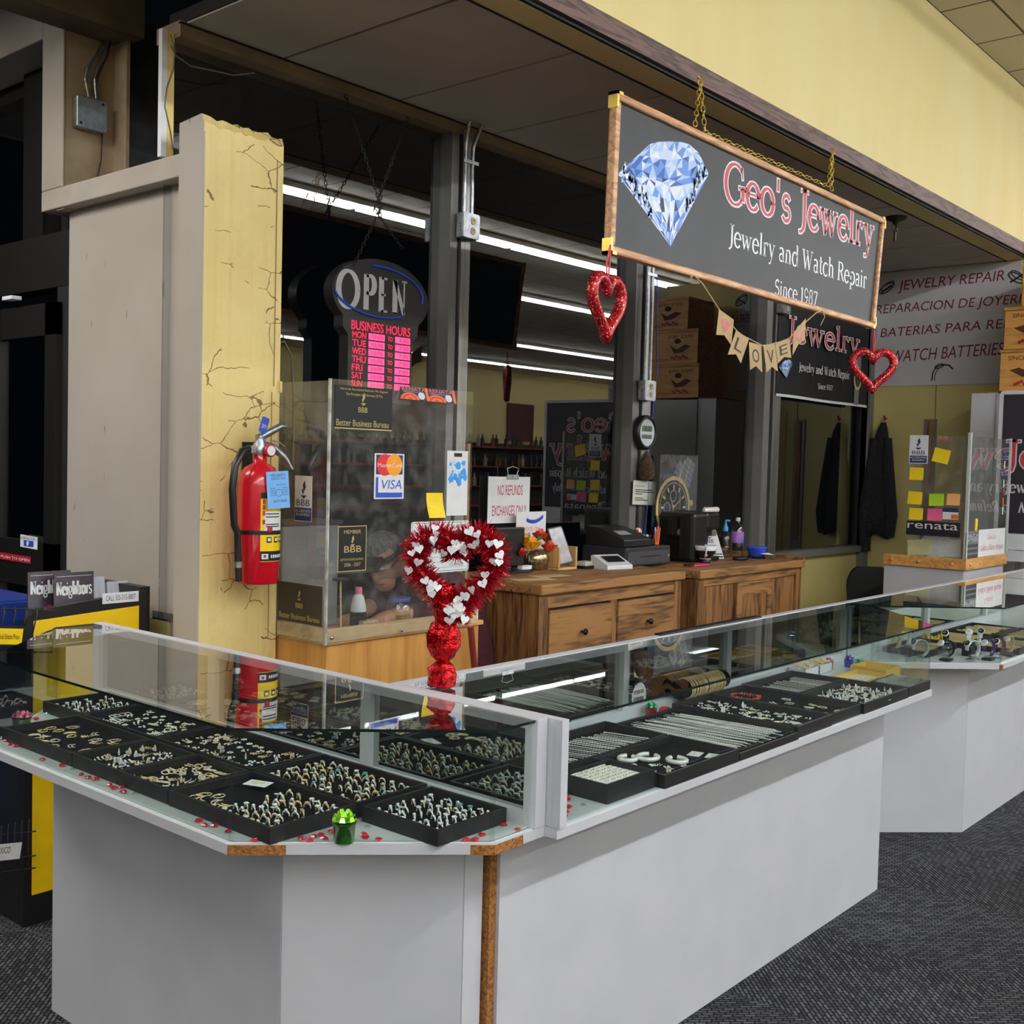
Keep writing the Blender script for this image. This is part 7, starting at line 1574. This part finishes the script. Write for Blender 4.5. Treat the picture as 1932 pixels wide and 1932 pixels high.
# ------------------------------------------------------------------ junction box on the recess wall
yr_ = 4.25; a = P(147, 182, 'Y', yr_-.045); b = P(200, 249, 'Y', yr_-.045)
s_ = (b.x-a.x)
zc_ = P(173, 215, 'Y', yr_-.045).z; xc_ = (a.x+b.x)/2
t = thing('junction_box', 'square steel junction box with flexible conduits on the recess above the ledge', 'electrical box', (xc_, yr_-.02, zc_-.06), None)
build(MB().bx(xc_-.06, xc_+.06, yr_-.044, yr_-.0005, zc_-.06, zc_+.06), 'box', M_steel, t, bevel=.004)
build(MB(FY(yr_-.0445)).prism(rrect(xc_-.061, zc_-.061, xc_+.061, zc_+.061, .012), 0, .003), 'cover_plate', mat('zinc_plate', (178,190,200), .4, .6, c2=(150,162,172), scale=30), t)
build(MB(FY(yr_-.0476)).lathe([(.006, 0), (.005, .002)], 10, 0, (xc_+.045, zc_+.047, 0)).lathe([(.006, 0), (.005, .002)], 10, 0, (xc_-.047, zc_-.045, 0)), 'screws', M_black, t)
for k, pts in enumerate((((168,184), (161,150), (166,128), (186,100), (205,70), (222,30), (232,5)), ((182,188), (179,150), (186,125), (200,92), (208,68), (226,30), (236,6)))):
    pp = [P(x, y, 'Y', yr_-.02) for x, y in pts]; q = []
    for i in range(len(pp)-1):
        for j in range(12): q.append(pp[i].lerp(pp[i+1], j/12))
    build(MB().tube(q, [.0095 if i % 2 else .0075 for i in range(len(q))], 6), 'flexible_conduit', M_steel, t)
build(MB().tube([P(x, y, 'Y', yr_-.03) for x, y in ((186,190), (181,165), (186,140), (203,105), (212,60), (236,10))], .003, 5).tube([P(x, y, 'Y', yr_-.01) for x, y in ((193,250), (191,300), (184,334))], .003, 5), 'black_cable', M_black, t)
build(MB().bx(xc_-.01, xc_+.012, yr_-.006, yr_-.001, zc_+.10, zc_+.125), 'clamp', M_brass, t)
# ------------------------------------------------------------------ magazine racks
X0, X1, YR = P(46, 1400, 'Y', 3.5).x, P(277, 1130, 'Y', 3.5).x, 3.50
ztp = P(262, 1137, 'Y', YR).z+.02
t = thing('magazine_rack', 'black and yellow steel magazine rack against the beige wall', 'magazine rack', ((X0+X1)/2, 3.6, 0))
xa, xb_ = P(63, 1160, 'Y', YR).x, P(262, 1137, 'Y', YR).x
q = MB(FY(YR)); r = .05
out = [(X0-.0, 0), (X1, 0), (X1, ztp+.02), (X0+.06, ztp-.015)] + arc(X0+.06, ztp-.07, .06, .055, 95, 180, 6)
inn = [(xa, .10), (xb_, .10), (xb_, ztp-.03), (xa, ztp-.05)]
q.prism(out, -.03, 0); build(q, 'side_frame', M_black, t)
q = MB(FY(YR-.0005)); q.add([(p[0], p[1], .0008) for p in inn], [(0,1,2,3)], 0)
lw = xb_-xa
build(q, 'yellow_sheet', mat('yellow_sheet', (240,196,0), .45), t)
q = MB(FY(YR-.0012))
q.M = FY(YR-.0012) @ Matrix.Translation((xa+lw*.72, .30, 0)) @ Matrix.Rotation(math.radians(90), 4, 'Z'); q.serif('Real Estate', 0, 0, .62, .17, .0, 0, thick=.22, thin=.10)
q.M = FY(YR-.0012)
q.serif('8', xa+.06, .50, xa+.16, .15, .0, 0, thick=.3, thin=.14, shear=.3); q.serif('8', xa+.05, .22, xa+.15, .15, .0, 0, thick=.3, thin=.14, shear=.3)
build(q, 'black_lettering', M_print, t)
build(MB().bx(X1-.006, X1+.03, YR+.03, 4.05, 0, ztp+.03).bx(X0, X0+.04, YR+.031, 4.05, 0, ztp-.1), 'back_frame', M_black, t)
for k in range(4): build(MB().bx(X0+.041, X1-.008, YR+.04, 4.0, .12+.22*k, .13+.22*k), 'wire_shelf', M_black, t)
a = P(193, 1129, 'Y', YR); b = P(261, 1133, 'Y', YR); zl = P(228, 1127, 'Y', YR).z
q = MB(FY(YR-.0006)); q.bx(a.x, b.x, zl-.018, zl+.018, 0, .001, 0).text('CALL 505-315-8807', a.x+.012, zl-.009, b.x-.012, zl+.009, .0014, 1); build(q, 'phone_label', [M_paper, M_navy], t, 'white label with a telephone number')
for i, (px0, px1, py0, tx) in enumerate(((48, 96, 1082, 'Neighbors'), (98, 170, 1084, 'Neighbors'))):
    ym = 3.66-.05*i; a = P(px0+4, py0+60, 'Y', ym); b = P(px1+4+(30 if i == 0 else 0), py0+60, 'Y', ym); zt_ = P(px0, py0, 'Y', ym).z; w_ = (b.x-a.x)*1.05
    q = MB(fr((a.x, ym-.005, zt_-.27), (1, 0, -.0), (.10, .22, 1))); h_ = .275
    q.bx(0, w_, 0, h_, -.006, 0, 0).serif(tx, w_*.05, h_*.72, w_*.95, h_*.16, .0008, 1, thick=.2, thin=.07).bx(w_*.06, w_*.94, h_*.95, h_*.955, 0, .0006, 1).text('STAR', w_*.03, h_*.40, w_*.40, h_*.50, .0008, 1)
    for k in range(14): q.lathe([(w_*rg.uniform(.03, .10), 0), (.001, .00001)], 10, 2 if k % 3 else 3, (w_*rg.uniform(.15, .85), h_*rg.uniform(.12, .6), .0004+.00002*k), False)
    build(q, 'magazine', [mat('dark_cover', (62,46,56), .35, c2=(46,40,54), scale=30), M_paper, mat('cover_red', (180,40,44), .4), mat('cover_slate', (84,84,100), .4)], None, '%s dark covered magazine in the top of the magazine rack' % ('left', 'right')[i], 'magazine', 'magazines in the rack')
q = MB(fr((X0+.28, 3.66, ztp-.06), (1, 0, -.0), (.05, .2, 1))); q.bx(0, .09, 0, .12, -.03, 0, 0).bx(.10, .18, -.01, .10, -.03, 0, 0)
build(q, 'leaflets', mat('leaflet_edges', (206,208,216), .7, c2=(180,184,196), scale=8, stretch=(60,1,1)), None, 'stack of white leaflets right of the magazines', 'leaflets')
xb0 = P(0, 1150, 'Y', 3.9).x
t = thing('blue_bin', 'blue ribbed plastic bin behind the magazine rack at the left edge', 'bin', (1.80, 4.2, 0))
m_ = MB()
for k in range(6): m_.bx(1.45, 2.10, 4.12-.008*(k % 2), 4.16, .02+.162*k, .02+.162*k+.148)
m_.bx(1.46, 2.09, 4.14, 4.5, 0, .985); build(m_, 'body', mat('blue_bin_plastic', (40,70,160), .35, c2=(34,60,140), scale=6), t)
a = P(-30, 1190, 'Y', 3.44); b = P(38, 1190, 'Y', 3.44)
t = thing('wire_holder', 'black wire literature holder with a yellow label at the left edge', 'holder', (1.55, 3.44, .9))
a = P(0, 1178, 'Y', 3.46); b = P(33, 1200, 'Y', 3.46)
q = MB(fr((a.x-.12, 3.455, P(16, 1190, 'Y', 3.46).z), (1, .0, -.12), (.12, 0, 1))); q.bx(-.02, .20, -.033, .033, -.004, 0, 1).bx(-.01, .19, -.025, .025, 0, .001, 0).text('Real Estate Press', .115, -.008, .18, .008, .0016, 1); build(q, 'label_plate', [M_yellow, M_black], t, 'yellow label plate')
q = MB(); 
for k in range(7):
    x = a.x-.1+.035*k; q.tube([(x, 3.47, .99-.004*k), (x, 3.44, 1.06-.004*k), (x+.01, 3.47, 1.07-.004*k)], .0025, 4)
q.tube([(a.x-.12, 3.455, 1.07), (a.x+.17, 3.455, 1.035)], .003, 4).tube([(a.x-.12, 3.455, .93), (a.x+.17, 3.455, .90)], .003, 4).tube([(a.x+.15, 3.47, 1.04), (a.x+.15, 3.52, 1.03)], .006, 5); build(q, 'wire_basket', M_black, t)
t = thing('wire_holder', 'low wire literature holder with a white label near the carpet at the left edge', 'holder', (1.6, 3.46, .3))
z_ = P(16, 1607, 'Y', 3.46).z; a = P(33, 1607, 'Y', 3.46)
q = MB(fr((a.x-.15, 3.455, z_+.02), (1, 0, -.15), (.15, 0, 1))); q.bx(0, .165, -.03, .03, -.003, 0, 1).bx(.004, .16, -.026, .026, 0, .001, 0).text('NEW MEXICO', .04, -.004, .125, .016, .0016, 1); build(q, 'label_plate', [M_paper, M_black], t, 'white label plate')
q = MB()
for k in range(8): x = a.x-.12+.022*k; q.tube([(x, 3.46, z_-.06), (x, 3.458, z_+.07), (x+.008, 3.47, z_+.085)], .002, 4)
for dz in (-.06, -.02, .06): q.tube([(a.x-.13, 3.46, z_+dz+.01), (a.x+.06, 3.46, z_+dz-.015)], .0025, 4)
build(q, 'wire_basket', M_black, t)
# ------------------------------------------------------------------ right end: painted banner, kiosk, coat, chair, sign board
xw = 8.272
WS = thing('wall_banner', 'white hand painted banner reading JEWELRY REPAIR on the back wall', 'banner', (xw, 3.0, 2.2))
zb0, zb1 = P(1700,728,'X',xw).z, ZS-.008
q = MB(); q.bx(xw-.002, 8.279, 2.46, 3.545, zb0, zb1); build(q, 'cloth', mat('banner_white', (208,204,204), .6, c2=(198,195,196), scale=2), WS)
q = MB(FX(xw-.0025))
def line(t_, x0, y0, x1, y1, hpx):
    a = P(x0, y0, 'X', xw); b = P(x1, y1, 'X', xw); h_ = a.z-P(x0, y0+hpx, 'X', xw).z
    u0, v0 = -a.y, P(x0, y0+hpx, 'X', xw).z; u1, v1 = -b.y, P(x1, y1+hpx*.96, 'X', xw).z
    M0 = q.M; ang = math.atan2(v1-v0, u1-u0); q.M = M0 @ Matrix.Translation((u0, v0, 0)) @ Matrix.Rotation(ang, 4, 'Z'); q.text(t_, 0, 0, math.hypot(u1-u0, v1-v0), h_, 0, 0, .16); q.M = M0
line('JEWELRY REPAIR', 1695, 530, 1895, 512, 24)
line('REPARACION DE JOYERIA', 1652, 576, 1945, 556, 22)
line('BATERIAS PARA RELOJ', 1661, 620, 1935, 601, 22)
line('WATCH BATTERIES', 1680, 662, 1893, 648, 22)
build(q, 'painted_lettering', mat('banner_maroon', (122,24,44), .6), WS)
q = MB(FX(xw-.0025))
def ell(cx, cy, rx, ry, rot, r): return [(cx+rx*math.cos(a)*math.cos(rot)-ry*math.sin(a)*math.sin(rot), cy+rx*math.cos(a)*math.sin(rot)+ry*math.sin(a)*math.cos(rot), .001) for a in [2*math.pi*i/20 for i in range(20)]]
for px, py, rt in ((1673, 544, .55), (1918, 524, -.6)):
    c = P(px, py, 'X', xw); q.tube(ell(-c.y, c.z, .062, .026, rt, 0), .004, 4, True).tube(ell(-c.y+.008, c.z+.016, .056, .020, rt, 0), .003, 4, True); q.tube([(-c.y-.04, c.z-.03, .001), (-c.y+.04, c.z+.02, .001)], .006, 4)
c = P(1772, 700, 'X', xw); q.tube([(-c.y-.05, c.z-.07, .001), (-c.y-.045, c.z-.01, .001), (-c.y-.02, c.z+.03, .001), (-c.y+.03, c.z+.045, .001), (-c.y+.07, c.z+.04, .001), (-c.y+.10, c.z+.01, .001)], .005, 4).tube(ell(-c.y, c.z+.035, .032, .014, .3, 0), .0035, 4, True).tube([(-c.y-.03, c.z-.07, .001), (-c.y-.028, c.z-.02, .001), (-c.y-.005, c.z+.018, .001)], .003, 4)
build(q, 'painted_motifs', M_print, WS)
# seams and timber strip on the back wall
a = P(1756, 800, 'X', 8.276); struct(MB().bx(8.268, 8.281, a.y-.045, a.y+.045, .9, 1.95).bx(8.262, 8.269, a.y-.02, a.y+.02, 1.0, 1.94, 1).bx(8.274, 8.281, 2.2, 2.93, 0, 2.02, 2).bx(8.277, 8.2805, 3.02, 3.024, .4, 2.2, 1), 'trim_7', [M_alud, M_rustv, M_alcy])
struct(MB().bx(8.2, 8.281, YW-.06, YW-.0, 0, 3.0), 'trim_8', M_alud)
# coat on its hook
kx = 8.26; hk = P(1668, 797, 'X', kx)
t = thing('black_coat', 'black fleecy coat hanging on the back wall beside the far window', 'coat', (kx, hk.y, 1.0))
vs = []; rows = [(0, .02, .02), (.06, .04, .05), (.16, .06, .06), (.32, .085, .07), (.5, .10, .08), (.66, .115, .09), (.78, .12, .09), (.88, .11, .08)]; n = 16
for dz, ry, rx in rows:
    for j in range(n):
        a = 2*math.pi*j/n; k = 1+.10*math.sin(3*a+dz*6)
        sh = .16*dz**2*.8
        vs.append((kx-rx*.55+rx*.5*math.cos(a)*k, hk.y+sh*.3+ry*math.sin(a)*k, hk.z-dz-(.10*max(0, math.sin(a)) if dz > .85 else 0)+(.06*(1-abs(math.sin(a))) if dz > .85 else 0)))
q = MB(); q.add(vs, [(i*n+j, (i+1)*n+j, (i+1)*n+(j+1) % n, i*n+(j+1) % n) for i in range(len(rows)-1) for j in range(n)]+[tuple(range(n)), tuple(range(len(rows)*n-1, (len(rows)-1)*n-1, -1))], 0, True)
M_coat = mat('black_fleece', (26,26,27), .95, c2=(46,46,48), scale=90, bump=1., lo=.45, hi=.7); build(q, 'coat_body', M_coat, t)
for s_, L in ((-1, .86), (1, .98)):
    build(MB().tube([(kx-.04, hk.y+s_*.05, hk.z-.12), (kx-.05, hk.y+s_*.07, hk.z-.4), (kx-.05, hk.y+s_*.10, hk.z-.7), (kx-.045, hk.y+s_*.09, hk.z-L)], [.03, .045, .05, .04], 10), 'sleeve', M_coat, t)
build(MB().tube([(8.279, hk.y-.01, hk.z+.03), (8.25, hk.y-.01, hk.z+.02), (8.235, hk.y-.01, hk.z+.05)], .008, 6), 'coat_hook', M_red, t)
# office chair
cx_, cy_ = 7.2, 2.98; tz = P(1640,1070,'Y',cy_).z; cxp = P(1642,1100,'Y',cy_).x
t = thing('office_chair', 'black office chair with rounded back near the far window wall', 'chair', (cxp, cy_, 0))
q = MB(fr((cxp, cy_, .62), (.6, -.8, 0), (0, 0, 1))); hh = tz-.62; q.prism(arc(.07, hh-.13, .08, .13, 0, 90, 6)+arc(-.07, hh-.13, .08, .13, 90, 180, 6)+[(-.14, .08), (-.08, 0), (.08, 0), (.14, .08)], -.03, .03); build(q, 'backrest', M_blackm, t, bevel=.02)
build(MB().lathe([(.22, .43), (.24, .46), (.22, .50)], 20, 0, (cxp-.12, cy_-.05, 0), True), 'seat', M_blackm, t)
build(MB().tube([(cxp, cy_, .66), (cxp-.03, cy_-.03, .46), (cxp-.1, cy_-.04, .43)], .02, 6), 'back_bar', M_black, t)
build(MB().tube([(cxp-.12, cy_-.05, .10), (cxp-.12, cy_-.05, .43)], .025, 10), 'column', M_black, t)
for k in range(5):
    a = k*1.257; build(MB().tube([(cxp-.12, cy_-.05, .11), (cxp-.12+.2*math.cos(a), cy_-.05+.2*math.sin(a), .07)], .018, 6).ball((cxp-.12+.2*math.cos(a), cy_-.05+.2*math.sin(a), .035), .035, 8, 6), 'castor_leg', M_black, t)
# right kiosk
XK, Y0k, Y1k = 6.4, 2.134, 2.60; XK2 = P(1897, 1063, 'Y', Y0k).x
zk1 = P(1820, 1076, 'X', XK).z; zk2 = zk1+.062
t = thing('repair_counter', 'white counter with oak trim and acrylic shield covered in sticky notes', 'counter', ((XK+XK2)/2, 2.35, 0))
build(MB().bx(XK+.01, XK2-.01, Y0k+.01, Y1k, 0, zk1+.03), 'cabinet', M_white, t)
K_tr = M_oak
build(MB().bx(XK-.008, XK, Y0k-.008, Y1k, zk1, zk2), 'side_trim', K_tr, t); build(MB().bx(XK, XK2, Y0k-.008, Y0k, zk1, zk2), 'front_trim', K_tr, t)
for (M_, uu) in ((FX(XK-.009), (-(Y0k+.07), -(Y0k+.26), -(Y1k-.05))), (FY(Y0k-.009), (XK+.06, XK+.22, XK2-.08))):
    for u in uu: build(MB(M_).lathe([(.011, 0), (.008, .006), (.002, .008)], 10, 0, (u, zk1+.03, 0)), 'peg', M_oakv, t)
zk3 = P(1820, 816, 'X', XK).z
build(MB().bx(XK-.002, XK+.004, Y0k+.012, 2.47, zk2-.02, zk3-.02), 'side_shield', M_acry, t); build(MB().bx(XK+.012, XK2-.005, Y0k-.002, Y0k+.004, zk2-.02, zk3-.02), 'front_shield', M_acry, t)
build(MB().bx(XK-.006, XK+.011, Y0k-.006, Y0k+.011, zk2-.02, zk3), 'corner_strip', mat('clear_angle', (196,198,196), .25), t); build(MB().bx(XK2-.012, XK2-.001, Y0k-.008, Y0k+.006, zk2-.02, zk3-.01), 'edge_strip', MATS['clear_angle'], t)
xs = XK-.0035
def sticker(px0, py0, px1, py1): return recty(px0, py0, px1, py1, xs)
x0, z0, x1, z1 = sticker(1717, 821, 1750, 875); q = MB(FX(xs)); w_, h_ = x1-x0, z1-z0
q.bx(x0, x1, z0, z1, 0, .0008, 0).bx(x0+.005, x1-.005, z0+.004, z0+h_*.28, .0008, .0011, 1).text('BBB', x0+w_*.15, z0+h_*.32, x1-w_*.15, z0+h_*.45, .0014, 1).text('ACCREDITED', x0+w_*.08, z0+h_*.18, x1-w_*.08, z0+h_*.25, .0014, 0).text('BUSINESS', x0+w_*.18, z0+h_*.09, x1-w_*.18, z0+h_*.15, .0014, 0); torch(q, x0+w_*.5, z0+h_*.54, h_*.38, 1, .0012)
build(q, 'accredited_sticker', [M_paper, M_navy], t, 'white and navy accredited business sticker')
x0, z0, x1, z1 = sticker(1713, 982, 1811, 1014); q = MB(FX(xs)); w_, h_ = x1-x0, z1-z0
q.bx(x0, x1, z0, z1, 0, .02, 0).text('renata', x0+w_*.02, z0+h_*.48, x1-w_*.02, z1-h_*.06, .0206, 1)
for k in range(2): q.bx(x0, x1, z0+h_*(.08+.2*k), z0+h_*(.11+.2*k), .02, .024, 2)
build(q, 'battery_rack', [M_print, M_whiteg, M_navy], t, 'black battery rack with white lettering')
cols = {'yellow': M_post, 'green': mat('sticky_green', (176,216,40), .6), 'peach': mat('sticky_peach', (250,180,110), .6), 'pink': mat('sticky_pink', (240,100,150), .6)}
for px0, py0, px1, py1, cl, rt, lab in ((1764,847,1794,874,'yellow',-.2,'tilted yellow sticky note right of the navy sticker'), (1717,882,1742,906,'yellow',0,'yellow sticky note directly below the navy sticker'), (1714,927,1740,952,'yellow',-.04,'yellow sticky note left of the green note'), (1753,931,1780,955,'green',.04,'lime green sticky note on the acrylic shield'), (1787,931,1811,954,'peach',0,'peach sticky note on the acrylic shield'), (1716,958,1741,981,'yellow',0,'yellow sticky note just above the battery rack'), (1750,959,1777,983,'pink',.03,'pink sticky note above the battery rack')):
    x0, z0, x1, z1 = sticker(px0, py0, px1, py1); w_, h_ = x1-x0, z1-z0; q = MB(FX(xs-.0006) @ Matrix.Translation(((x0+x1)/2, z1, 0)) @ Matrix.Rotation(rt, 4, 'Z'))
    for i in range(4):
        t0_, t1_ = i/4, (i+1)/4; k0, k1 = .006*t0_**2, .006*t1_**2
        q.add([(-w_/2, -h_*t1_, k1), (w_/2, -h_*t1_, k1), (w_/2, -h_*t0_, k0), (-w_/2, -h_*t0_, k0), (-w_/2, -h_*t1_, k1-.0005), (w_/2, -h_*t1_, k1-.0005), (w_/2, -h_*t0_, k0-.0005), (-w_/2, -h_*t0_, k0-.0005)], [(0,1,2,3), (7,6,5,4), (0,4,5,1)])
    build(q, 'sticky_note', cols[cl], None, lab, 'note', 'sticky notes on the white counter shield')
x0, z0, x1, z1 = sticker(1779, 958, 1808, 981); q = MB(FX(xs-.001)); q.bx(x0, x1, z0, z1, 0, .001, 0).bx(x0, x1, z0+(z1-z0)*.65, z1, .001, .0014, 1).bx(x0+(x1-x0)*.55, x1, z0+.004, z0+(z1-z0)*.45, .001, .0016, 2); build(q, 'blue_card', [M_paper, M_navy, M_oran], None, 'white and navy card right of the pink sticky note', 'card')
# papers lying behind the trim
for i, (px, py, w_, h_, m_, rt, lab) in enumerate(((1735, 1034, .13, .09, mat('cream_pad', (232,224,170), .7), .1, 'pale cream note pad'), (1750, 1028, .16, .15, M_paper, -.5, 'crumpled white paper sheet'), (1790, 1034, .13, .10, M_paper, .05, 'white typed sheet'), (1785, 1044, .11, .07, M_post, .06, 'golden yellow note'), (1765, 1044, .1, .06, mat('lemon_note', (236,230,120), .7), -.08, 'lemon yellow note'))):
    p = P(px, py, 'X', XK+.03+.008*i); q = MB(fr((XK+.03+.008*i, p.y, zk2+.002), (.1, -1, 0), (.15, 0, 1)) @ Matrix.Rotation(rt, 4, 'Z')); q.bx(-w_/2, w_/2, 0, h_, 0, .001); build(q, 'loose_paper', m_, None, lab+' leaning inside the oak trim of the white counter', 'paper')
ysf = Y0k-.0025
x0, z0, x1, z1 = rectpx(1845, 998, 1894, 1049, ysf); z0 = zk2+.002; z1 = P(1845,1000,'Y',ysf).z; x0 = P(1846,1020,'Y',ysf).x; q = MB(FY(ysf)); w_, h_ = x1-x0, z1-z0
q.bx(x0, x1, z0, z1, 0, .001, 0).serif("Geo's", x0+w_*.3, z0+h_*.62, x0+w_*.62, h_*.18, .0016, 1).serif('Gold & Silver Repair', x0+w_*.05, z0+h_*.22, x1-w_*.05, h_*.2, .0016, 1); build(q, 'paper_notice', [M_paper, M_signred], t, 'white paper notice with red lettering')
x0b, x1b = P(1820.5,1030,'Y',ysf).x+.012, x0-.003; q = MB(FY(ysf)); q.bx(x0b, x1b, z0, z1-.01, 0, .001, 0).text('WATCH', x0b+.01, z1-.04, x1b-.01, z1-.02, .0015, 1).text('BATTERIES', x0b+.004, z1-.065, x1b-.004, z1-.046, .0015, 1)
for k in range(5): q.bx(x0b+.006, x1b-.006, z0+.02+.03*k, z0+.03+.03*k, .001, .0014, 2)
build(q, 'battery_chart', [mat('charcoal_print', (60,62,66), .5), M_paper, M_grey], t, 'dark battery chart')
x0, z0, x1, z1 = rectpx(1840, 975, 1852, 1000, ysf); q = MB(FY(ysf-.001) @ Matrix.Translation((x0, z0, 0)) @ Matrix.Rotation(-.15, 4, 'Z')); q.bx(0, .034, 0, .07, 0, .0008); build(q, 'sticky_note', M_post, None, 'small yellow sticky slip on the front shield near the white notice', 'note')
q = MB(FY(ysf)); xr_ = P(1893, 900, 'Y', ysf).x
for k, m_i in enumerate((0, 1, 2, 0, 3, 0, 3)): q.bx(xr_-.014, xr_+.002, zk2+.24+.055*k, zk2+.285+.055*k, .006, .0068, m_i)
build(q, 'card_stickers', [M_paper, M_oran, M_red, M_blue], t, 'column of small card stickers')
# large black sign board, white cupboard column and wooden crates
xS = 7.3; yA, yB = 2.268, 1.22; zS0, zS1 = P(1885,1005,'X',xS).z, P(1882,741,'X',xS).z
t = thing('sign_board', 'large black sign board with a white rim at the right picture edge', 'sign', (xS, 1.75, zS0))
q = MB(FX(xS)); q.prism(rrect(-yA, zS0-.10, -yB, zS1+.012, .03), -.04, 0, 0).bx(-yA+.026, -yB-.026, zS0, zS1-.012, 0, .0015, 1); build(q, 'board', [M_whiteg, mat('sign_plum_black', (46,40,50), .5)], t)
q = MB(FX(xS-.0018)); W_ = yA-yB; hh = zS1-zS0
for ex_, mi in ((.045, 0), (0, 1)):
    q.serif("Geo's", -yA+W_*.22, zS0+hh*.72, -yB-W_*.22, hh*.17, .0005*mi, mi, extra=ex_); q.serif('Jewelry', -yA+W_*.03, zS0+hh*.46, -yB-W_*.06, hh*.20, .0005*mi, mi, extra=ex_)
q.serif('Jewelry and Watch Repair', -yA+W_*.05, zS0+hh*.29, -yB-W_*.06, hh*.085, 0, 0, thick=.16, thin=.08); q.serif('No-Refunds Exchanges Only', -yA+W_*.13, zS0+hh*.15, -yB-W_*.1, hh*.075, 0, 0, thick=.14, thin=.08, shear=.2)
build(q, 'lettering', [M_whiteg, M_signred], t)
for yy in (yA-.15, yB+.15): build(MB().bx(xS+.005, xS+.035, yy-.015, yy+.015, 0, zS0-.1), 'leg', M_alu, t)
build(MB().bx(xS-.02, xS+.06, yB, yA, 1.02, zS0-.105), 'lower_board', M_whiteg, t)
yc0 = P(1880, 800, 'X', 7.75).y; yc1 = P(1831, 800, 'X', 7.75).y; zc1 = P(1850, 742, 'X', 7.75).z
t = thing('white_cupboard', 'tall white cupboard end panel behind the acrylic shield', 'cupboard', (8.0, (yc0+yc1)/2, 0))
build(MB().bx(7.75, 8.2, yc0+.004, yc1, 0, zc1), 'carcass', M_white, t); build(MB().bx(7.74, 8.2, max(2.01, yc0-.6), yc0+.003, 0, zc1-.005), 'door', mat('grey_white_door', (170,170,170), .3), t)
build(MB().bx(7.76, 8.19, yc0+.0, yc1-.004, zc1+.0005, zc1+.01), 'raw_top', M_chip, t)
M_crate = wood('crate_pine', (186,122,56), (224,164,86), 7, 1, .5, 3)
ztop = zc1+.012
for i, (py0, py1, dx) in enumerate(((660, 738, 0), (577, 656, .01), (500, 574, .06))):
    xC = 7.76; z0 = P(1900, py1, 'X', xC).z; z1 = P(1900, py0, 'X', xC).z; yl_ = P((1890, 1895, 1925)[i], 620, 'X', xC).y
    if i == 0: zz0 = ztop
    else: zz0 = zprev+.002
    zz1 = zz0+(z1-z0); zprev = zz1
    t = thing('wooden_crate', '%s pine crate of the stack at the right picture edge' % ('lowest', 'middle', 'topmost')[i], 'crate', (xC+.2, yl_-.25, zz0), 'stacked pine crates')
    build(MB().bx(xC, xC+.40, yl_-.5, yl_, zz0, zz1-.02), 'crate_body', M_crate, t, bevel=.003); build(MB().bx(xC-.004, xC+.404, yl_-.504, yl_+.004, zz1-.0185, zz1), 'lid', M_crate, t)
    q = MB(FX(xC-.001)); h_ = zz1-zz0; q.text('SINCE', -yl_+.05, zz0+h_*.74, -yl_+.16, zz0+h_*.84, .0005, 0).text('1876', -yl_+.19, zz0+h_*.74, -yl_+.28, zz0+h_*.84, .0005, 0)
    q.poly([(-yl_+.06, zz0+h_*.5), (-yl_+.12, zz0+h_*.56), (-yl_+.2, zz0+h_*.42), (-yl_+.26, zz0+h_*.56), (-yl_+.22, zz0+h_*.3), (-yl_+.14, zz0+h_*.34)], .0004, 0)
    for k in range(8): q.ball((-yl_+.1+.02*k, zz0+h_*(.16+.03*(k % 3)), 0), .012, 6, 4, 1, (1, 1, .1))
    q.lathe([(.02, 0), (.001, .00001)], 14, 2, (-yl_+.19, zz0+h_*.66, .0006), False, 1.6, 1)
    build(q, 'stencil', [mat('stencil_brown', (90,50,24), .7), M_redp, M_blackm], t)
